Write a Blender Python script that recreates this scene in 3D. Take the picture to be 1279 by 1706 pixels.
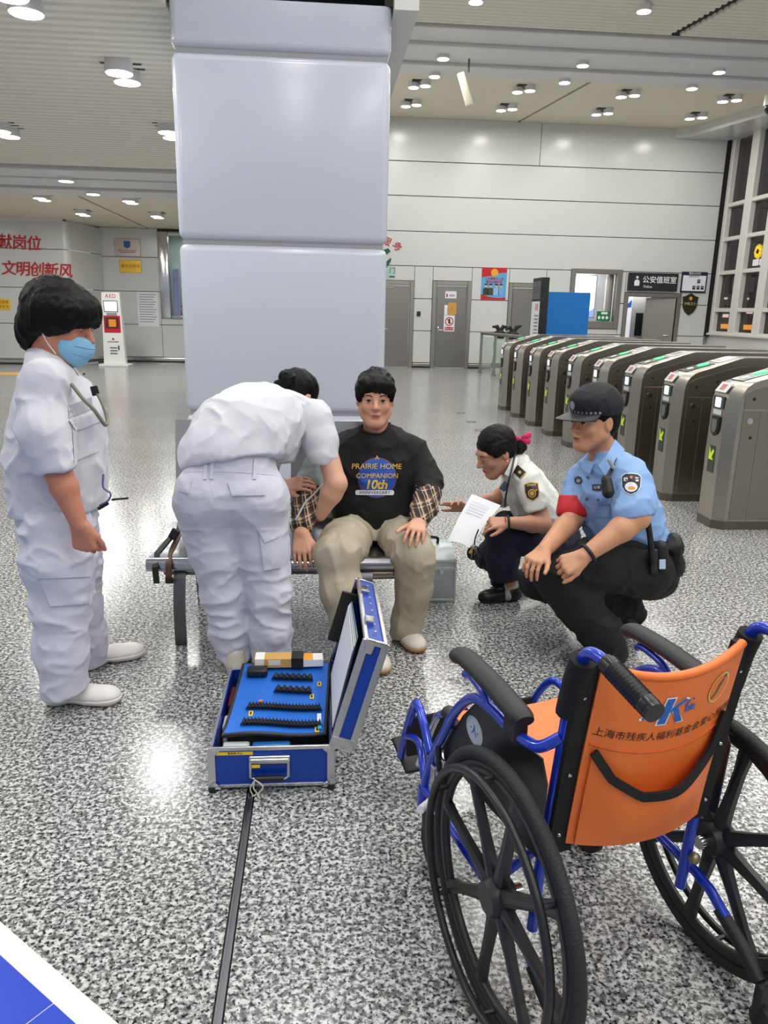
import bpy, bmesh, math, random
import numpy as np
from mathutils import Vector, Matrix
from mathutils.bvhtree import BVHTree
random.seed(7)
SC = bpy.context.scene
COL = SC.collection
for o in list(bpy.data.objects):
    bpy.data.objects.remove(o)

# ------------------------------------------------------------------ camera
CAM_F, CAM_H = 1275.0, 1.5
PITCH, ROLL, YAW = math.radians(14.72), math.radians(1.27), math.radians(4.8)
_f = Vector((math.sin(YAW) * math.cos(PITCH), math.cos(YAW) * math.cos(PITCH), -math.sin(PITCH)))
_r0 = Vector((math.cos(YAW), -math.sin(YAW), 0))
_u0 = _r0.cross(_f)
_r = _r0 * math.cos(ROLL) + _u0 * math.sin(ROLL)
_u = _u0 * math.cos(ROLL) - _r0 * math.sin(ROLL)
CAM_P = Vector((0, 0, CAM_H))
cd = bpy.data.cameras.new('camera')
cam = bpy.data.objects.new('camera', cd)
COL.objects.link(cam)
cd.sensor_fit = 'VERTICAL'
cd.sensor_height = 24.0
cd.lens = CAM_F / 1706 * 24.0
cd.clip_start = 0.05
cam.matrix_world = Matrix((( _r.x, _u.x, -_f.x, 0), (_r.y, _u.y, -_f.y, 0), (_r.z, _u.z, -_f.z, CAM_H), (0, 0, 0, 1)))
SC.camera = cam


def ray(x, y):
    return _f + _r * ((x - 639.5) / CAM_F) - _u * ((y - 853) / CAM_F)


def at(x, y, Y):            # the point of the photograph's sight line at world depth Y
    d = ray(x, y)
    return CAM_P + d * (Y / d.y)


def fl(x, y, z=0.0):        # ... at world height z
    d = ray(x, y)
    return CAM_P + d * ((z - CAM_H) / d.z)


# ------------------------------------------------------------------ world, light, exposure
w = bpy.data.worlds.new('night')  # even pale ambient, added as fill for the unseen rest of the hall
SC.world = w
w.use_nodes = True
w.node_tree.nodes['Background'].inputs[0].default_value = (0.86, 0.93, 1.0, 1)
w.node_tree.nodes['Background'].inputs[1].default_value = 0.40
SC.view_settings.view_transform = 'Standard'
SC.view_settings.look = 'None'
SC.view_settings.gamma = 1.0
SC.view_settings.use_curve_mapping = False
SC.view_settings.exposure = 0.2
SC.cycles.max_bounces = 8
SC.cycles.diffuse_bounces = 3
SC.cycles.glossy_bounces = 3
Z_LOW, Z_HIGH = 3.52, 6.35
LAMP_HIGH = 40.0
LAMP_LOW = 26.0


# ------------------------------------------------------------------ helpers
def lin(c):
    return tuple(((v / 255) / 12.92 if v / 255 <= 0.04045 else ((v / 255 + 0.055) / 1.055) ** 2.4) for v in c)


MATS = {}


def M(name, col=(200, 200, 200), rough=0.5, metal=0.0, spec=0.5, emit=None, estr=0.0, bump=None, var=None,
      alpha=1.0, trans=0.0, coat=0.0, aniso=None, sheen=0.0, sss=0.0, crease=None):
    if name in MATS:
        return MATS[name]
    m = bpy.data.materials.new(name)
    m.use_nodes = True
    nt = m.node_tree
    b = nt.nodes['Principled BSDF']
    c = lin(col)
    b.inputs['Base Color'].default_value = (*c, 1)
    b.inputs['Roughness'].default_value = rough
    b.inputs['Metallic'].default_value = metal
    b.inputs['Specular IOR Level'].default_value = spec
    b.inputs['Alpha'].default_value = alpha
    b.inputs['Transmission Weight'].default_value = trans
    b.inputs['Coat Weight'].default_value = coat
    b.inputs['Sheen Weight'].default_value = sheen
    if sss:
        b.inputs['Subsurface Weight'].default_value = sss
        b.inputs['Subsurface Radius'].default_value = (0.012, 0.005, 0.003)
        b.inputs['Subsurface Scale'].default_value = 1.0
    if emit is not None:
        b.inputs['Emission Color'].default_value = (*lin(emit), 1)
        b.inputs['Emission Strength'].default_value = estr
    tc = nt.nodes.new('ShaderNodeTexCoord')
    if var:                      # (scale, amount): slow colour variation of the stuff itself
        n = nt.nodes.new('ShaderNodeTexNoise')
        n.inputs['Scale'].default_value = var[0]
        n.inputs['Detail'].default_value = 4
        nt.links.new(tc.outputs['Object'], n.inputs['Vector'])
        r = nt.nodes.new('ShaderNodeValToRGB')
        a = var[1]
        r.color_ramp.elements[0].position = 0.3
        r.color_ramp.elements[1].position = 0.7
        r.color_ramp.elements[0].color = (*[v * (1 - a) for v in c], 1)
        r.color_ramp.elements[1].color = (*[min(1, v * (1 + a)) for v in c], 1)
        nt.links.new(n.outputs['Fac'], r.inputs['Fac'])
        nt.links.new(r.outputs['Color'], b.inputs['Base Color'])
    if bump:                     # (scale, strength, (sx, sy, sz))
        mp = nt.nodes.new('ShaderNodeMapping')
        mp.inputs['Scale'].default_value = bump[2] if len(bump) > 2 else (1, 1, 1)
        n = nt.nodes.new('ShaderNodeTexNoise')
        n.inputs['Scale'].default_value = bump[0]
        n.inputs['Detail'].default_value = 3
        nt.links.new(tc.outputs['Object'], mp.inputs['Vector'])
        nt.links.new(mp.outputs['Vector'], n.inputs['Vector'])
        bp = nt.nodes.new('ShaderNodeBump')
        bp.inputs['Strength'].default_value = bump[1]
        bp.inputs['Distance'].default_value = 0.01
        nt.links.new(n.outputs['Fac'], bp.inputs['Height'])
        nt.links.new(bp.outputs['Normal'], b.inputs['Normal'])
    if crease:                   # (scale, strength, (sx, sy, sz)): crumpled cloth
        mp = nt.nodes.new('ShaderNodeMapping')
        mp.inputs['Scale'].default_value = crease[2]
        n0 = nt.nodes.new('ShaderNodeTexNoise')
        n0.inputs['Scale'].default_value = crease[0] * 0.6
        ad = nt.nodes.new('ShaderNodeVectorMath')
        ad.operation = 'MULTIPLY_ADD'
        ad.inputs[1].default_value = (0.12, 0.12, 0.12)
        nt.links.new(tc.outputs['Object'], mp.inputs['Vector'])
        nt.links.new(mp.outputs['Vector'], n0.inputs['Vector'])
        nt.links.new(n0.outputs['Color'], ad.inputs[0])
        nt.links.new(mp.outputs['Vector'], ad.inputs[2])
        n = nt.nodes.new('ShaderNodeTexNoise')
        n.noise_type = 'RIDGED_MULTIFRACTAL'
        n.inputs['Scale'].default_value = crease[0]
        n.inputs['Detail'].default_value = 2.0
        n.inputs['Roughness'].default_value = 0.45
        nt.links.new(ad.outputs[0], n.inputs['Vector'])
        bp = nt.nodes.new('ShaderNodeBump')
        bp.inputs['Strength'].default_value = crease[1]
        bp.inputs['Distance'].default_value = 0.02
        nt.links.new(n.outputs['Fac'], bp.inputs['Height'])
        nt.links.new(bp.outputs['Normal'], b.inputs['Normal'])
    MATS[name] = m
    return m


def basis(d):
    d = Vector(d).normalized()
    a = Vector((0, 0, 1)) if abs(d.z) < 0.9 else Vector((1, 0, 0))
    x = a.cross(d).normalized()
    return x, d.cross(x), d


class MB:
    """collects shapes; build() links them as ONE mesh object"""

    def __init__(s):
        s.bm = bmesh.new()

    def box(s, lo, hi, bev=0.0, seg=2, rot=None, at_=None):
        c = [(lo[i] + hi[i]) / 2 for i in range(3)]
        sz = [abs(hi[i] - lo[i]) for i in range(3)]
        r = bmesh.ops.create_cube(s.bm, size=1)
        vs = r['verts']
        for v in vs:
            v.co = Vector((v.co.x * sz[0], v.co.y * sz[1], v.co.z * sz[2]))
        if bev > 0:
            es = list({e for v in vs for e in v.link_edges})
            rb = bmesh.ops.bevel(s.bm, geom=es, offset=min(bev, min(sz) * 0.45), segments=seg, profile=0.5, affect='EDGES')
            vs = list({v for f in rb['faces'] for v in f.verts} | {v for v in vs if v.is_valid})
        mm = Matrix.Translation(c)
        if rot is not None:
            mm = Matrix.Translation(at_ if at_ is not None else c) @ rot @ Matrix.Translation(Vector(c) - Vector(at_ if at_ is not None else c))
        bmesh.ops.transform(s.bm, matrix=mm, verts=vs)
        return s

    def frame(s, o, ux, uy, uz, sx, sy, sz, bev=0.0, seg=2):
        """box centred on o with axes ux,uy,uz and full sizes"""
        r = bmesh.ops.create_cube(s.bm, size=1)
        vs = r['verts']
        for v in vs:
            v.co = Vector((v.co.x * sx, v.co.y * sy, v.co.z * sz))
        if bev > 0:
            es = list({e for v in vs for e in v.link_edges})
            rb = bmesh.ops.bevel(s.bm, geom=es, offset=min(bev, min(sx, sy, sz) * 0.45), segments=seg, profile=0.5, affect='EDGES')
            vs = list({v for f in rb['faces'] for v in f.verts} | {v for v in vs if v.is_valid})
        ux, uy, uz = Vector(ux).normalized(), Vector(uy).normalized(), Vector(uz).normalized()
        for v in vs:
            v.co = Vector(o) + ux * v.co.x + uy * v.co.y + uz * v.co.z
        return s

    def cyl(s, a, b, r, r2=None, n=16, cap=True):
        return s.tube([a, b], [r, r if r2 is None else r2], n, cap)

    def tube(s, pts, rad, n=12, cap=True, closed=False, flat=None):
        """swept circle; flat=(normal, k): squashes the section along that normal"""
        pts = [Vector(p) for p in pts]
        m = len(pts)
        if not hasattr(rad, '__len__'):
            rad = [rad] * m
        rings = []
        prev = None
        for i in range(m):
            if closed:
                t = pts[(i + 1) % m] - pts[i - 1]
            else:
                t = pts[min(i + 1, m - 1)] - pts[max(i - 1, 0)]
            t.normalize()
            if prev is None:
                x, y, _ = basis(t)
            else:
                x = (prev - t * prev.dot(t)).normalized()
                y = t.cross(x)
            prev = x
            ring = []
            for k in range(n):
                a = 2 * math.pi * k / n
                off = (x * math.cos(a) + y * math.sin(a)) * rad[i]
                if flat:
                    nn = Vector(flat[0]).normalized()
                    off = off - nn * off.dot(nn) * (1 - flat[1])
                ring.append(s.bm.verts.new(pts[i] + off))
            rings.append(ring)
        for i in range(m if closed else m - 1):
            a, b = rings[i], rings[(i + 1) % m]
            for k in range(n):
                s.bm.faces.new((a[k], a[(k + 1) % n], b[(k + 1) % n], b[k]))
        if cap and not closed:
            s.bm.faces.new(rings[0][::-1])
            s.bm.faces.new(rings[-1])
        return s

    def ribbon(s, pts, width, thick, nrm):
        """flat strap along pts; nrm = face normal (vector or list)"""
        pts = [Vector(p) for p in pts]
        m = len(pts)
        rings = []
        for i in range(m):
            t = (pts[min(i + 1, m - 1)] - pts[max(i - 1, 0)]).normalized()
            nn = Vector(nrm[i] if isinstance(nrm, list) else nrm)
            nn = (nn - t * nn.dot(t)).normalized()
            w_ = t.cross(nn) * (width / 2)
            h = nn * (thick / 2)
            rings.append([s.bm.verts.new(p) for p in (pts[i] - w_ - h, pts[i] + w_ - h, pts[i] + w_ + h, pts[i] - w_ + h)])
        for i in range(m - 1):
            a, b = rings[i], rings[i + 1]
            for k in range(4):
                s.bm.faces.new((a[k], a[(k + 1) % 4], b[(k + 1) % 4], b[k]))
        s.bm.faces.new(rings[0][::-1])
        s.bm.faces.new(rings[-1])
        return s

    def prism(s, poly, o, ux, uy, uz, depth, bev=0.0):
        """polygon (2-D) in the plane ux,uy at o, thickness depth along uz"""
        o, ux, uy, uz = Vector(o), Vector(ux), Vector(uy), Vector(uz)
        a = [s.bm.verts.new(o + ux * p[0] + uy * p[1]) for p in poly]
        b = [s.bm.verts.new(o + ux * p[0] + uy * p[1] + uz * depth) for p in poly]
        n = len(poly)
        f1 = s.bm.faces.new(a[::-1])
        f2 = s.bm.faces.new(b)
        for k in range(n):
            s.bm.faces.new((a[k], a[(k + 1) % n], b[(k + 1) % n], b[k]))
        if bev > 0:
            es = list(set(f1.edges) | set(f2.edges))
            bmesh.ops.bevel(s.bm, geom=es, offset=bev, segments=2, profile=0.5, affect='EDGES')
        return s

    def lathe(s, prof, o, axis, n=24):
        """profile of (radius, height) turned about axis at o"""
        x, y, z = basis(axis)
        o = Vector(o)
        rings = []
        for r, h in prof:
            if r < 1e-6:
                rings.append([s.bm.verts.new(o + z * h)])
            else:
                rings.append([s.bm.verts.new(o + z * h + (x * math.cos(2 * math.pi * k / n) + y * math.sin(2 * math.pi * k / n)) * r) for k in range(n)])
        for a, b in zip(rings, rings[1:]):
            for k in range(n):
                if len(a) == 1 and len(b) == 1:
                    continue
                if len(a) == 1:
                    s.bm.faces.new((a[0], b[k], b[(k + 1) % n]))
                elif len(b) == 1:
                    s.bm.faces.new((a[k], a[(k + 1) % n], b[0]))
                else:
                    s.bm.faces.new((a[k], a[(k + 1) % n], b[(k + 1) % n], b[k]))
        return s

    def sphere(s, c, r, sc=(1, 1, 1), n=16):
        rr = bmesh.ops.create_uvsphere(s.bm, u_segments=n, v_segments=n // 2 + 2, radius=r)
        for v in rr['verts']:
            v.co = Vector((v.co.x * sc[0], v.co.y * sc[1], v.co.z * sc[2])) + Vector(c)
        return s

    def grid(s, fn, nu, nv):
        """surface fn(u,v) -> point"""
        vs = [[s.bm.verts.new(fn(i / nu, j / nv)) for j in range(nv + 1)] for i in range(nu + 1)]
        for i in range(nu):
            for j in range(nv):
                s.bm.faces.new((vs[i][j], vs[i + 1][j], vs[i + 1][j + 1], vs[i][j + 1]))
        return s

    def sheet(s, fn, nu, nv, thick):
        """closed thin sheet: fn(u,v) -> (point, normal)"""
        A, B = [], []
        for i in range(nu + 1):
            ra, rb = [], []
            for j in range(nv + 1):
                p, n = fn(i / nu, j / nv)
                p, n = Vector(p), Vector(n).normalized()
                ra.append(s.bm.verts.new(p + n * thick / 2))
                rb.append(s.bm.verts.new(p - n * thick / 2))
            A.append(ra)
            B.append(rb)
        F = s.bm.faces.new
        for i in range(nu):
            for j in range(nv):
                F((A[i][j], A[i + 1][j], A[i + 1][j + 1], A[i][j + 1]))
                F((B[i][j], B[i][j + 1], B[i + 1][j + 1], B[i + 1][j]))
        for i in range(nu):
            F((A[i][0], B[i][0], B[i + 1][0], A[i + 1][0]))
            F((A[i][nv], A[i + 1][nv], B[i + 1][nv], B[i][nv]))
        for j in range(nv):
            F((A[0][j], A[0][j + 1], B[0][j + 1], B[0][j]))
            F((A[nu][j], B[nu][j], B[nu][j + 1], A[nu][j + 1]))
        return s

    def build(s, name, mat, parent=None, smooth=None, kind=None):
        bmesh.ops.recalc_face_normals(s.bm, faces=s.bm.faces)
        me = bpy.data.meshes.new(name)
        s.bm.to_mesh(me)
        s.bm.free()
        return link(name, me, mat, parent, smooth, kind)


def link(name, me, mat, parent=None, smooth=None, kind=None):
    o = bpy.data.objects.new(name, me)
    COL.objects.link(o)
    if mat is not None and not me.materials:
        me.materials.append(mat)
    if smooth is not None and len(me.polygons):
        me.polygons.foreach_set('use_smooth', [True] * len(me.polygons))
        if smooth < 179:
            me.set_sharp_from_angle(angle=math.radians(smooth))
    if parent is not None:
        o.parent = parent
        o.matrix_parent_inverse = Matrix.Translation(-Vector(parent.location)) if parent.type == 'EMPTY' else Matrix.Identity(4)
    if kind:
        o['kind'] = kind
    return o


def tag(o, label, cat, group=None, kind=None):
    o['label'] = label
    o['category'] = cat
    if group:
        o['group'] = group
    if kind:
        o['kind'] = kind
    return o


def thing(name, label, cat, loc=(0, 0, 0), group=None):
    o = bpy.data.objects.new(name, None)
    o.empty_display_size = 0.1
    o.location = loc
    COL.objects.link(o)
    return tag(o, label, cat, group)


def copy_tree(root, off):
    """copy of a thing (empty + parts + sub-parts) moved by off"""
    r = root.copy()
    COL.objects.link(r)
    r.location = Vector(root.location) + Vector(off)
    for ch in root.children:
        c = ch.copy()
        COL.objects.link(c)
        c.parent = r
        c.matrix_parent_inverse = ch.matrix_parent_inverse.copy()
        for g in ch.children:
            d = g.copy()
            COL.objects.link(d)
            d.parent = c
            d.matrix_parent_inverse = g.matrix_parent_inverse.copy()
    return r


_FONT = None


def text_mesh(s, size, ext=0.0, align='CENTER', bold=0.0, spacing=1.0, shear=0.0):
    cu = bpy.data.curves.new('txt', 'FONT')
    cu.body = s
    cu.size = size
    cu.align_x = align
    cu.align_y = 'CENTER'
    cu.extrude = ext
    cu.offset = bold
    cu.space_character = spacing
    cu.shear = shear
    cu.resolution_u = 3
    o = bpy.data.objects.new('txt', cu)
    COL.objects.link(o)
    dg = bpy.context.evaluated_depsgraph_get()
    me = bpy.data.meshes.new_from_object(o.evaluated_get(dg))
    bpy.data.objects.remove(o)
    bpy.data.curves.remove(cu)
    me.materials.clear()
    return me


def text(name, s, size, o, ux, uy, mat, parent=None, ext=0.002, align='CENTER', bold=0.0, spacing=1.0, shear=0.0):
    me = text_mesh(s, size, ext, align, bold, spacing, shear)
    ux, uy = Vector(ux).normalized(), Vector(uy).normalized()
    uz = ux.cross(uy)
    mm = Matrix((( ux.x, uy.x, uz.x, o[0]), (ux.y, uy.y, uz.y, o[1]), (ux.z, uy.z, uz.z, o[2]), (0, 0, 0, 1)))
    me.transform(mm)
    return link(name, me, mat, parent)


def rrect(w_, h_, r, n=4):
    out = []
    for cx, cy, a0 in ((w_ / 2 - r, h_ / 2 - r, 0), (-w_ / 2 + r, h_ / 2 - r, 90), (-w_ / 2 + r, -h_ / 2 + r, 180), (w_ / 2 - r, -h_ / 2 + r, 270)):
        for k in range(n + 1):
            a = math.radians(a0 + 90 * k / n)
            out.append((cx + r * math.cos(a), cy + r * math.sin(a)))
    return out


def ell(rx, ry, n=24):
    return [(rx * math.cos(2 * math.pi * k / n), ry * math.sin(2 * math.pi * k / n)) for k in range(n)]


def smooth_path(pts, n=6):
    """Catmull-Rom through pts"""
    P = [Vector(p) for p in pts]
    P = [P[0] * 2 - P[1]] + P + [P[-1] * 2 - P[-2]]
    out = []
    for i in range(1, len(P) - 2):
        for k in range(n):
            t = k / n
            a, b, c, d = P[i - 1], P[i], P[i + 1], P[i + 2]
            out.append(0.5 * ((2 * b) + (c - a) * t + (2 * a - 5 * b + 4 * c - d) * t * t + (3 * b - a - 3 * c + d) * t ** 3))
    out.append(P[-2])
    return out


X_, Y_, Z_ = Vector((1, 0, 0)), Vector((0, 1, 0)), Vector((0, 0, 1))
# ------------------------------------------------------------------ shared materials
WHITE_PANEL = M('white_panel', (214, 215, 213), 0.22, 0, 0.5)
COL_PANEL = M('column_panel', (196, 200, 213), 0.2, 0, 0.5)
DARK_GAP = M('dark_joint', (70, 70, 70), 0.8)
STEEL = M('brushed_steel', (170, 166, 158), 0.32, 1.0, bump=(40, 0.05, (1, 1, 30)))
DOORSTEEL = M('door_steel', (150, 146, 140), 0.35, 1.0, bump=(60, 0.04, (1, 1, 0.05)))
CHROME = M('chrome', (205, 205, 208), 0.14, 1.0)
BLACK = M('black_plastic', (22, 22, 24), 0.45)
BLACKRUB = M('black_rubber', (26, 26, 27), 0.6)
WHITE = M('white_plastic', (240, 240, 238), 0.4)
RED = M('red_paint', (196, 24, 36), 0.5)
LAMP_E = M('lamp_glow', (255, 255, 255), 0.5, emit=(255, 252, 244), estr=9.0)
PAPER = M('paper', (238, 240, 246), 0.7)
YELLOW = M('yellow_label', (244, 206, 40), 0.5)
INK = M('ink_black', (25, 25, 30), 0.6)


def granite():
    m = bpy.data.materials.new('speckled_granite')
    m.use_nodes = True
    nt = m.node_tree
    b = nt.nodes['Principled BSDF']
    L = nt.links.new
    tc = nt.nodes.new('ShaderNodeTexCoord')

    def noise(sc, det, rough=0.6):
        n = nt.nodes.new('ShaderNodeTexNoise')
        n.inputs['Scale'].default_value = sc
        n.inputs['Detail'].default_value = det
        n.inputs['Roughness'].default_value = rough
        L(tc.outputs['Object'], n.inputs['Vector'])
        return n

    def ramp(src, stops):
        r = nt.nodes.new('ShaderNodeValToRGB')
        e = r.color_ramp.elements
        e[0].position, e[0].color = stops[0][0], (*lin((stops[0][1],) * 3), 1)
        e[1].position, e[1].color = stops[1][0], (*lin((stops[1][1],) * 3), 1)
        for p, c in stops[2:]:
            k = e.new(p)
            k.color = (*lin((c,) * 3), 1)
        L(src.outputs['Fac'], r.inputs['Fac'])
        return r

    def mul(a, c, fac=1.0):
        x = nt.nodes.new('ShaderNodeMix')
        x.data_type = 'RGBA'
        x.blend_type = 'MULTIPLY'
        x.inputs[0].default_value = fac
        L(a, x.inputs[6])
        L(c, x.inputs[7])
        return x.outputs[2]

    a = ramp(noise(62, 3), [(0.40, 104), (0.48, 150), (0.54, 206), (0.7, 226)])
    d = ramp(noise(105, 2, 0.5), [(0.34, 52), (0.41, 130), (0.47, 255), (1.0, 255)])
    big = ramp(noise(1.3, 2), [(0.3, 225), (0.7, 255)])
    c = mul(mul(a.outputs['Color'], d.outputs['Color'], 1.0), big.outputs['Color'], 0.7)
    tint = nt.nodes.new('ShaderNodeMix')
    tint.data_type = 'RGBA'
    tint.blend_type = 'MULTIPLY'
    tint.inputs[0].default_value = 1
    L(c, tint.inputs[6])
    tint.inputs[7].default_value = (0.97, 0.97, 0.95, 1)
    L(tint.outputs[2], b.inputs['Base Color'])
    b.inputs['Roughness'].default_value = 0.19
    b.inputs['Specular IOR Level'].default_value = 0.5
    return m


GRANITE = granite()

# ------------------------------------------------------------------ floor: big slabs, recessed joints, steel strip
SX, SY = -0.225, 4.44
floor = MB().box((-14, -6, -0.12), (18, 30, -0.02)).build('floor', DARK_GAP)
floor['kind'] = 'structure'
g = 0.0025
for (x0, x1, y0, y1) in ((-14, SX - 0.011, -6, SY), (SX + 0.011, 18, -6, SY), (-14, 18, SY, 30)):
    MB().box((x0 + g, y0 + g, -0.02), (x1 - g, y1 - g, 0.0)).build('floor_slab', GRANITE, floor)
strip = MB().box((SX - 0.009, -6, -0.02), (SX - 0.0045, SY, 0.0)).box((SX + 0.0045, -6, -0.02), (SX + 0.009, SY, 0.0)) \
    .box((SX - 0.0045, -6, -0.02), (SX + 0.0045, SY, -0.006)).build('trim_1', M('strip_steel', (120, 118, 122), 0.3, 1.0))
strip['kind'] = 'structure'

# ------------------------------------------------------------------ column
CX0, CX1, CYF = -1.045, 0.485, 6.0
colm = MB().box((CX0 + 0.03, CYF + 0.03, 0), (CX1 - 0.03, CYF + 1.5, 7.2)).build('column', M('column_core', (150, 152, 158), 0.6))
colm['kind'] = 'structure'
zs = [0.0, 0.709, 1.962, 3.218, 4.47, 5.72, 6.97]
for za, zb in zip(zs, zs[1:]):
    MB().box((CX0, CYF, za + 0.012), (CX1, CYF + 1.53, zb - 0.012), 0.055, 4).build('column_panel', COL_PANEL, colm, smooth=40)

# ------------------------------------------------------------------ ceilings
SLAT = M('ceiling_slat', (236, 233, 220), 0.45)
PLENUM = M('plenum_dark', (52, 50, 44), 0.9)
CREAM = M('ceiling_cream', (234, 227, 204), 0.5, bump=(300, 0.25, (0.0, 0.03, 1)))
TRAY = M('tray_white', (222, 222, 222), 0.4)
PITCH_S = 0.145


def slat_mesh(x0, x1, name):
    """one rounded baffle running along x, its middle at the origin of y"""
    b = MB()
    prof = [(-0.052, 0.0), (-0.05, -0.034), (-0.034, -0.054), (0.006, -0.062), (0.04, -0.054), (0.052, -0.03), (0.052, 0.0)]
    b.prism(prof, (x0, 0, 0), Y_, Z_, X_, x1 - x0)
    bmesh.ops.recalc_face_normals(b.bm, faces=b.bm.faces)
    me = bpy.data.meshes.new(name)
    b.bm.to_mesh(me)
    b.bm.free()
    me.materials.append(SLAT)
    return me


def slats(parent, segs, y0, y1, z):
    """segs: functions y -> (x0,x1) so that rows end in the stepped gap seen in the photo"""
    n = int((y1 - y0) / PITCH_S)
    cache = {}
    for i in range(n):
        y = y0 + (i + 0.5) * PITCH_S
        for sg in segs:
            a, b_ = sg(y)
            k = (round(a, 3), round(b_, 3))
            if k not in cache:
                cache[k] = slat_mesh(a, b_, 'slat')
            o = bpy.data.objects.new('slat', cache[k])
            COL.objects.link(o)
            o.location = (0, y, z)
            o.parent = parent


ceil_low = MB().box((-14, -6, Z_LOW + 0.02), (0.60, 22.2, Z_LOW + 0.12)).box((-14, 13.05, Z_LOW - 0.01), (0.60, 22.2, Z_LOW + 0.02))
# the low ceiling stops in front of the column
ceil_low = MB().box((-14, 6.0, Z_LOW + 0.02), (0.61, 22.2, Z_LOW + 0.12)).build('ceiling_low', PLENUM)
ceil_low['kind'] = 'structure'
MB().box((-14, 2, Z_LOW + 0.02), (CX0 - 0.02, 6.0, Z_LOW + 0.12)).build('ceiling_low_front', PLENUM)['kind'] = 'structure'
slats(ceil_low, [lambda y: (-14, 0.48) if y > 7.6 else (-14, CX0 - 0.02)], 2.2, 12.75, Z_LOW + 0.02)
MB().box((-14, 15.55, Z_LOW - 0.03), (-4.66, 22.2, Z_LOW + 0.02)).build('cream_panel', CREAM, ceil_low)
MB().box((-4.60, 15.55, Z_LOW - 0.03), (0.60, 22.2, Z_LOW + 0.02)).build('cream_panel', CREAM, ceil_low)
for ya, yb, dz in ((12.78, 13.5, 0.02), (13.55, 14.3, 0.0), (14.35, 14.7, 0.05), (14.75, 15.5, 0.0)):
    MB().box((-14, ya, Z_LOW - 0.10 + dz), (0.60, yb, Z_LOW + 0.02), 0.01, 1).build('tray', TRAY, ceil_low)
edge = MB().box((0.49, 5.9, Z_LOW - 0.03), (0.66, 22.0, Z_HIGH + 0.3)).build('wall_upper', WHITE_PANEL)
edge['kind'] = 'structure'

ceil_high = MB().box((-1.0, -6, Z_HIGH + 0.02), (11.2, 21.6, Z_HIGH + 0.14)).build('ceiling', PLENUM)
ceil_high['kind'] = 'structure'


def zz(y):
    return 6.86 - 0.031 * y * 1.0


def gapx(y):      # the stepped expansion gap drifts in x with every row
    return 6.448 - (y - 13.353) * (6.448 - 5.154) / (21.055 - 13.353)


slats(ceil_high, [lambda y: (0.66 if y > 6 else -1.0, gapx(y) - 0.09), lambda y: (gapx(y) + 0.09, 11.0)], 9.6, 14.95, Z_HIGH + 0.02)
MB().box((-1.0, -6, Z_HIGH - 0.02), (11.0, 9.55, Z_HIGH + 0.02)).build('cream_panel', CREAM, ceil_high)
for sgn in (0, 1):
    P = [(gapx(17.5), 17.5), (gapx(21.5), 21.5)]
    if sgn == 0:
        poly = [(0.66, 17.5), (P[0][0] - 0.04, 17.5), (P[1][0] - 0.04, 21.5), (0.66, 21.5)]
    else:
        poly = [(P[0][0] + 0.04, 17.5), (11, 17.5), (11, 21.5), (P[1][0] + 0.04, 21.5)]
    MB().prism(poly, (0, 0, Z_HIGH - 0.03), X_, Y_, Z_, 0.05).build('cream_panel', CREAM, ceil_high)
for ya, yb, dz in ((14.93, 15.62, 0.06), (15.66, 16.3, 0.0), (16.34, 16.78, 0.06), (16.82, 17.44, 0.0)):
    MB().box((0.66, ya, Z_HIGH - 0.12 + dz), (11.0, yb, Z_HIGH + 0.02), 0.012, 1).build('tray', TRAY, ceil_high)
bulk = MB().prism([(9.3, 21.45), (9.6, 21.2), (10.35, 18.4), (10.5, 8), (11.1, 8), (11.1, 21.45)], (0, 0, 6.08), X_, Y_, Z_, 0.3).build('trim_2', WHITE_PANEL)
bulk['kind'] = 'structure'

# ------------------------------------------------------------------ lamps
ORD = ['first', 'second', 'third', 'fourth', 'fifth', 'sixth', 'seventh', 'eighth', 'ninth', 'tenth', 'eleventh', 'twelfth']


def lamp(x, y, z, twin, power, label, group, drop=0.1):
    t = thing('ceiling_lamp', label, 'lamp', (x, y, z), group)
    if twin:
        MB().box((x - 0.17, y - 0.17, z - 0.028), (x + 0.17, y + 0.17, z + 0.0), 0.0).build('slot', BLACK, t)
        xs = [(0.0, 0.14), (0.0, -0.14)] if z < 4 else [(-0.12, 0.06), (0.12, -0.1)]
    else:
        xs = [(0, 0)]
    for dx, dy in xs:
        MB().cyl((x + dx, y + dy, z + 0.0), (x + dx, y + dy, z - drop - 0.02), 0.115, n=24).build('housing', TRAY, t, smooth=40)
        MB().cyl((x + dx, y + dy, z - drop - 0.018), (x + dx, y + dy, z - drop - 0.026), 0.108, n=24).build('diffuser', LAMP_E, t)
    ld = bpy.data.lights.new('lamp_light', 'AREA')
    ld.shape = 'DISK'
    ld.size = 0.4
    ld.energy = power
    ld.color = (1.0, 0.985, 0.95)
    lo = bpy.data.objects.new('lamp_light', ld)
    COL.objects.link(lo)
    lo.location = (0, 0, -drop - 0.06)
    lo.parent = t
    return t


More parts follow.
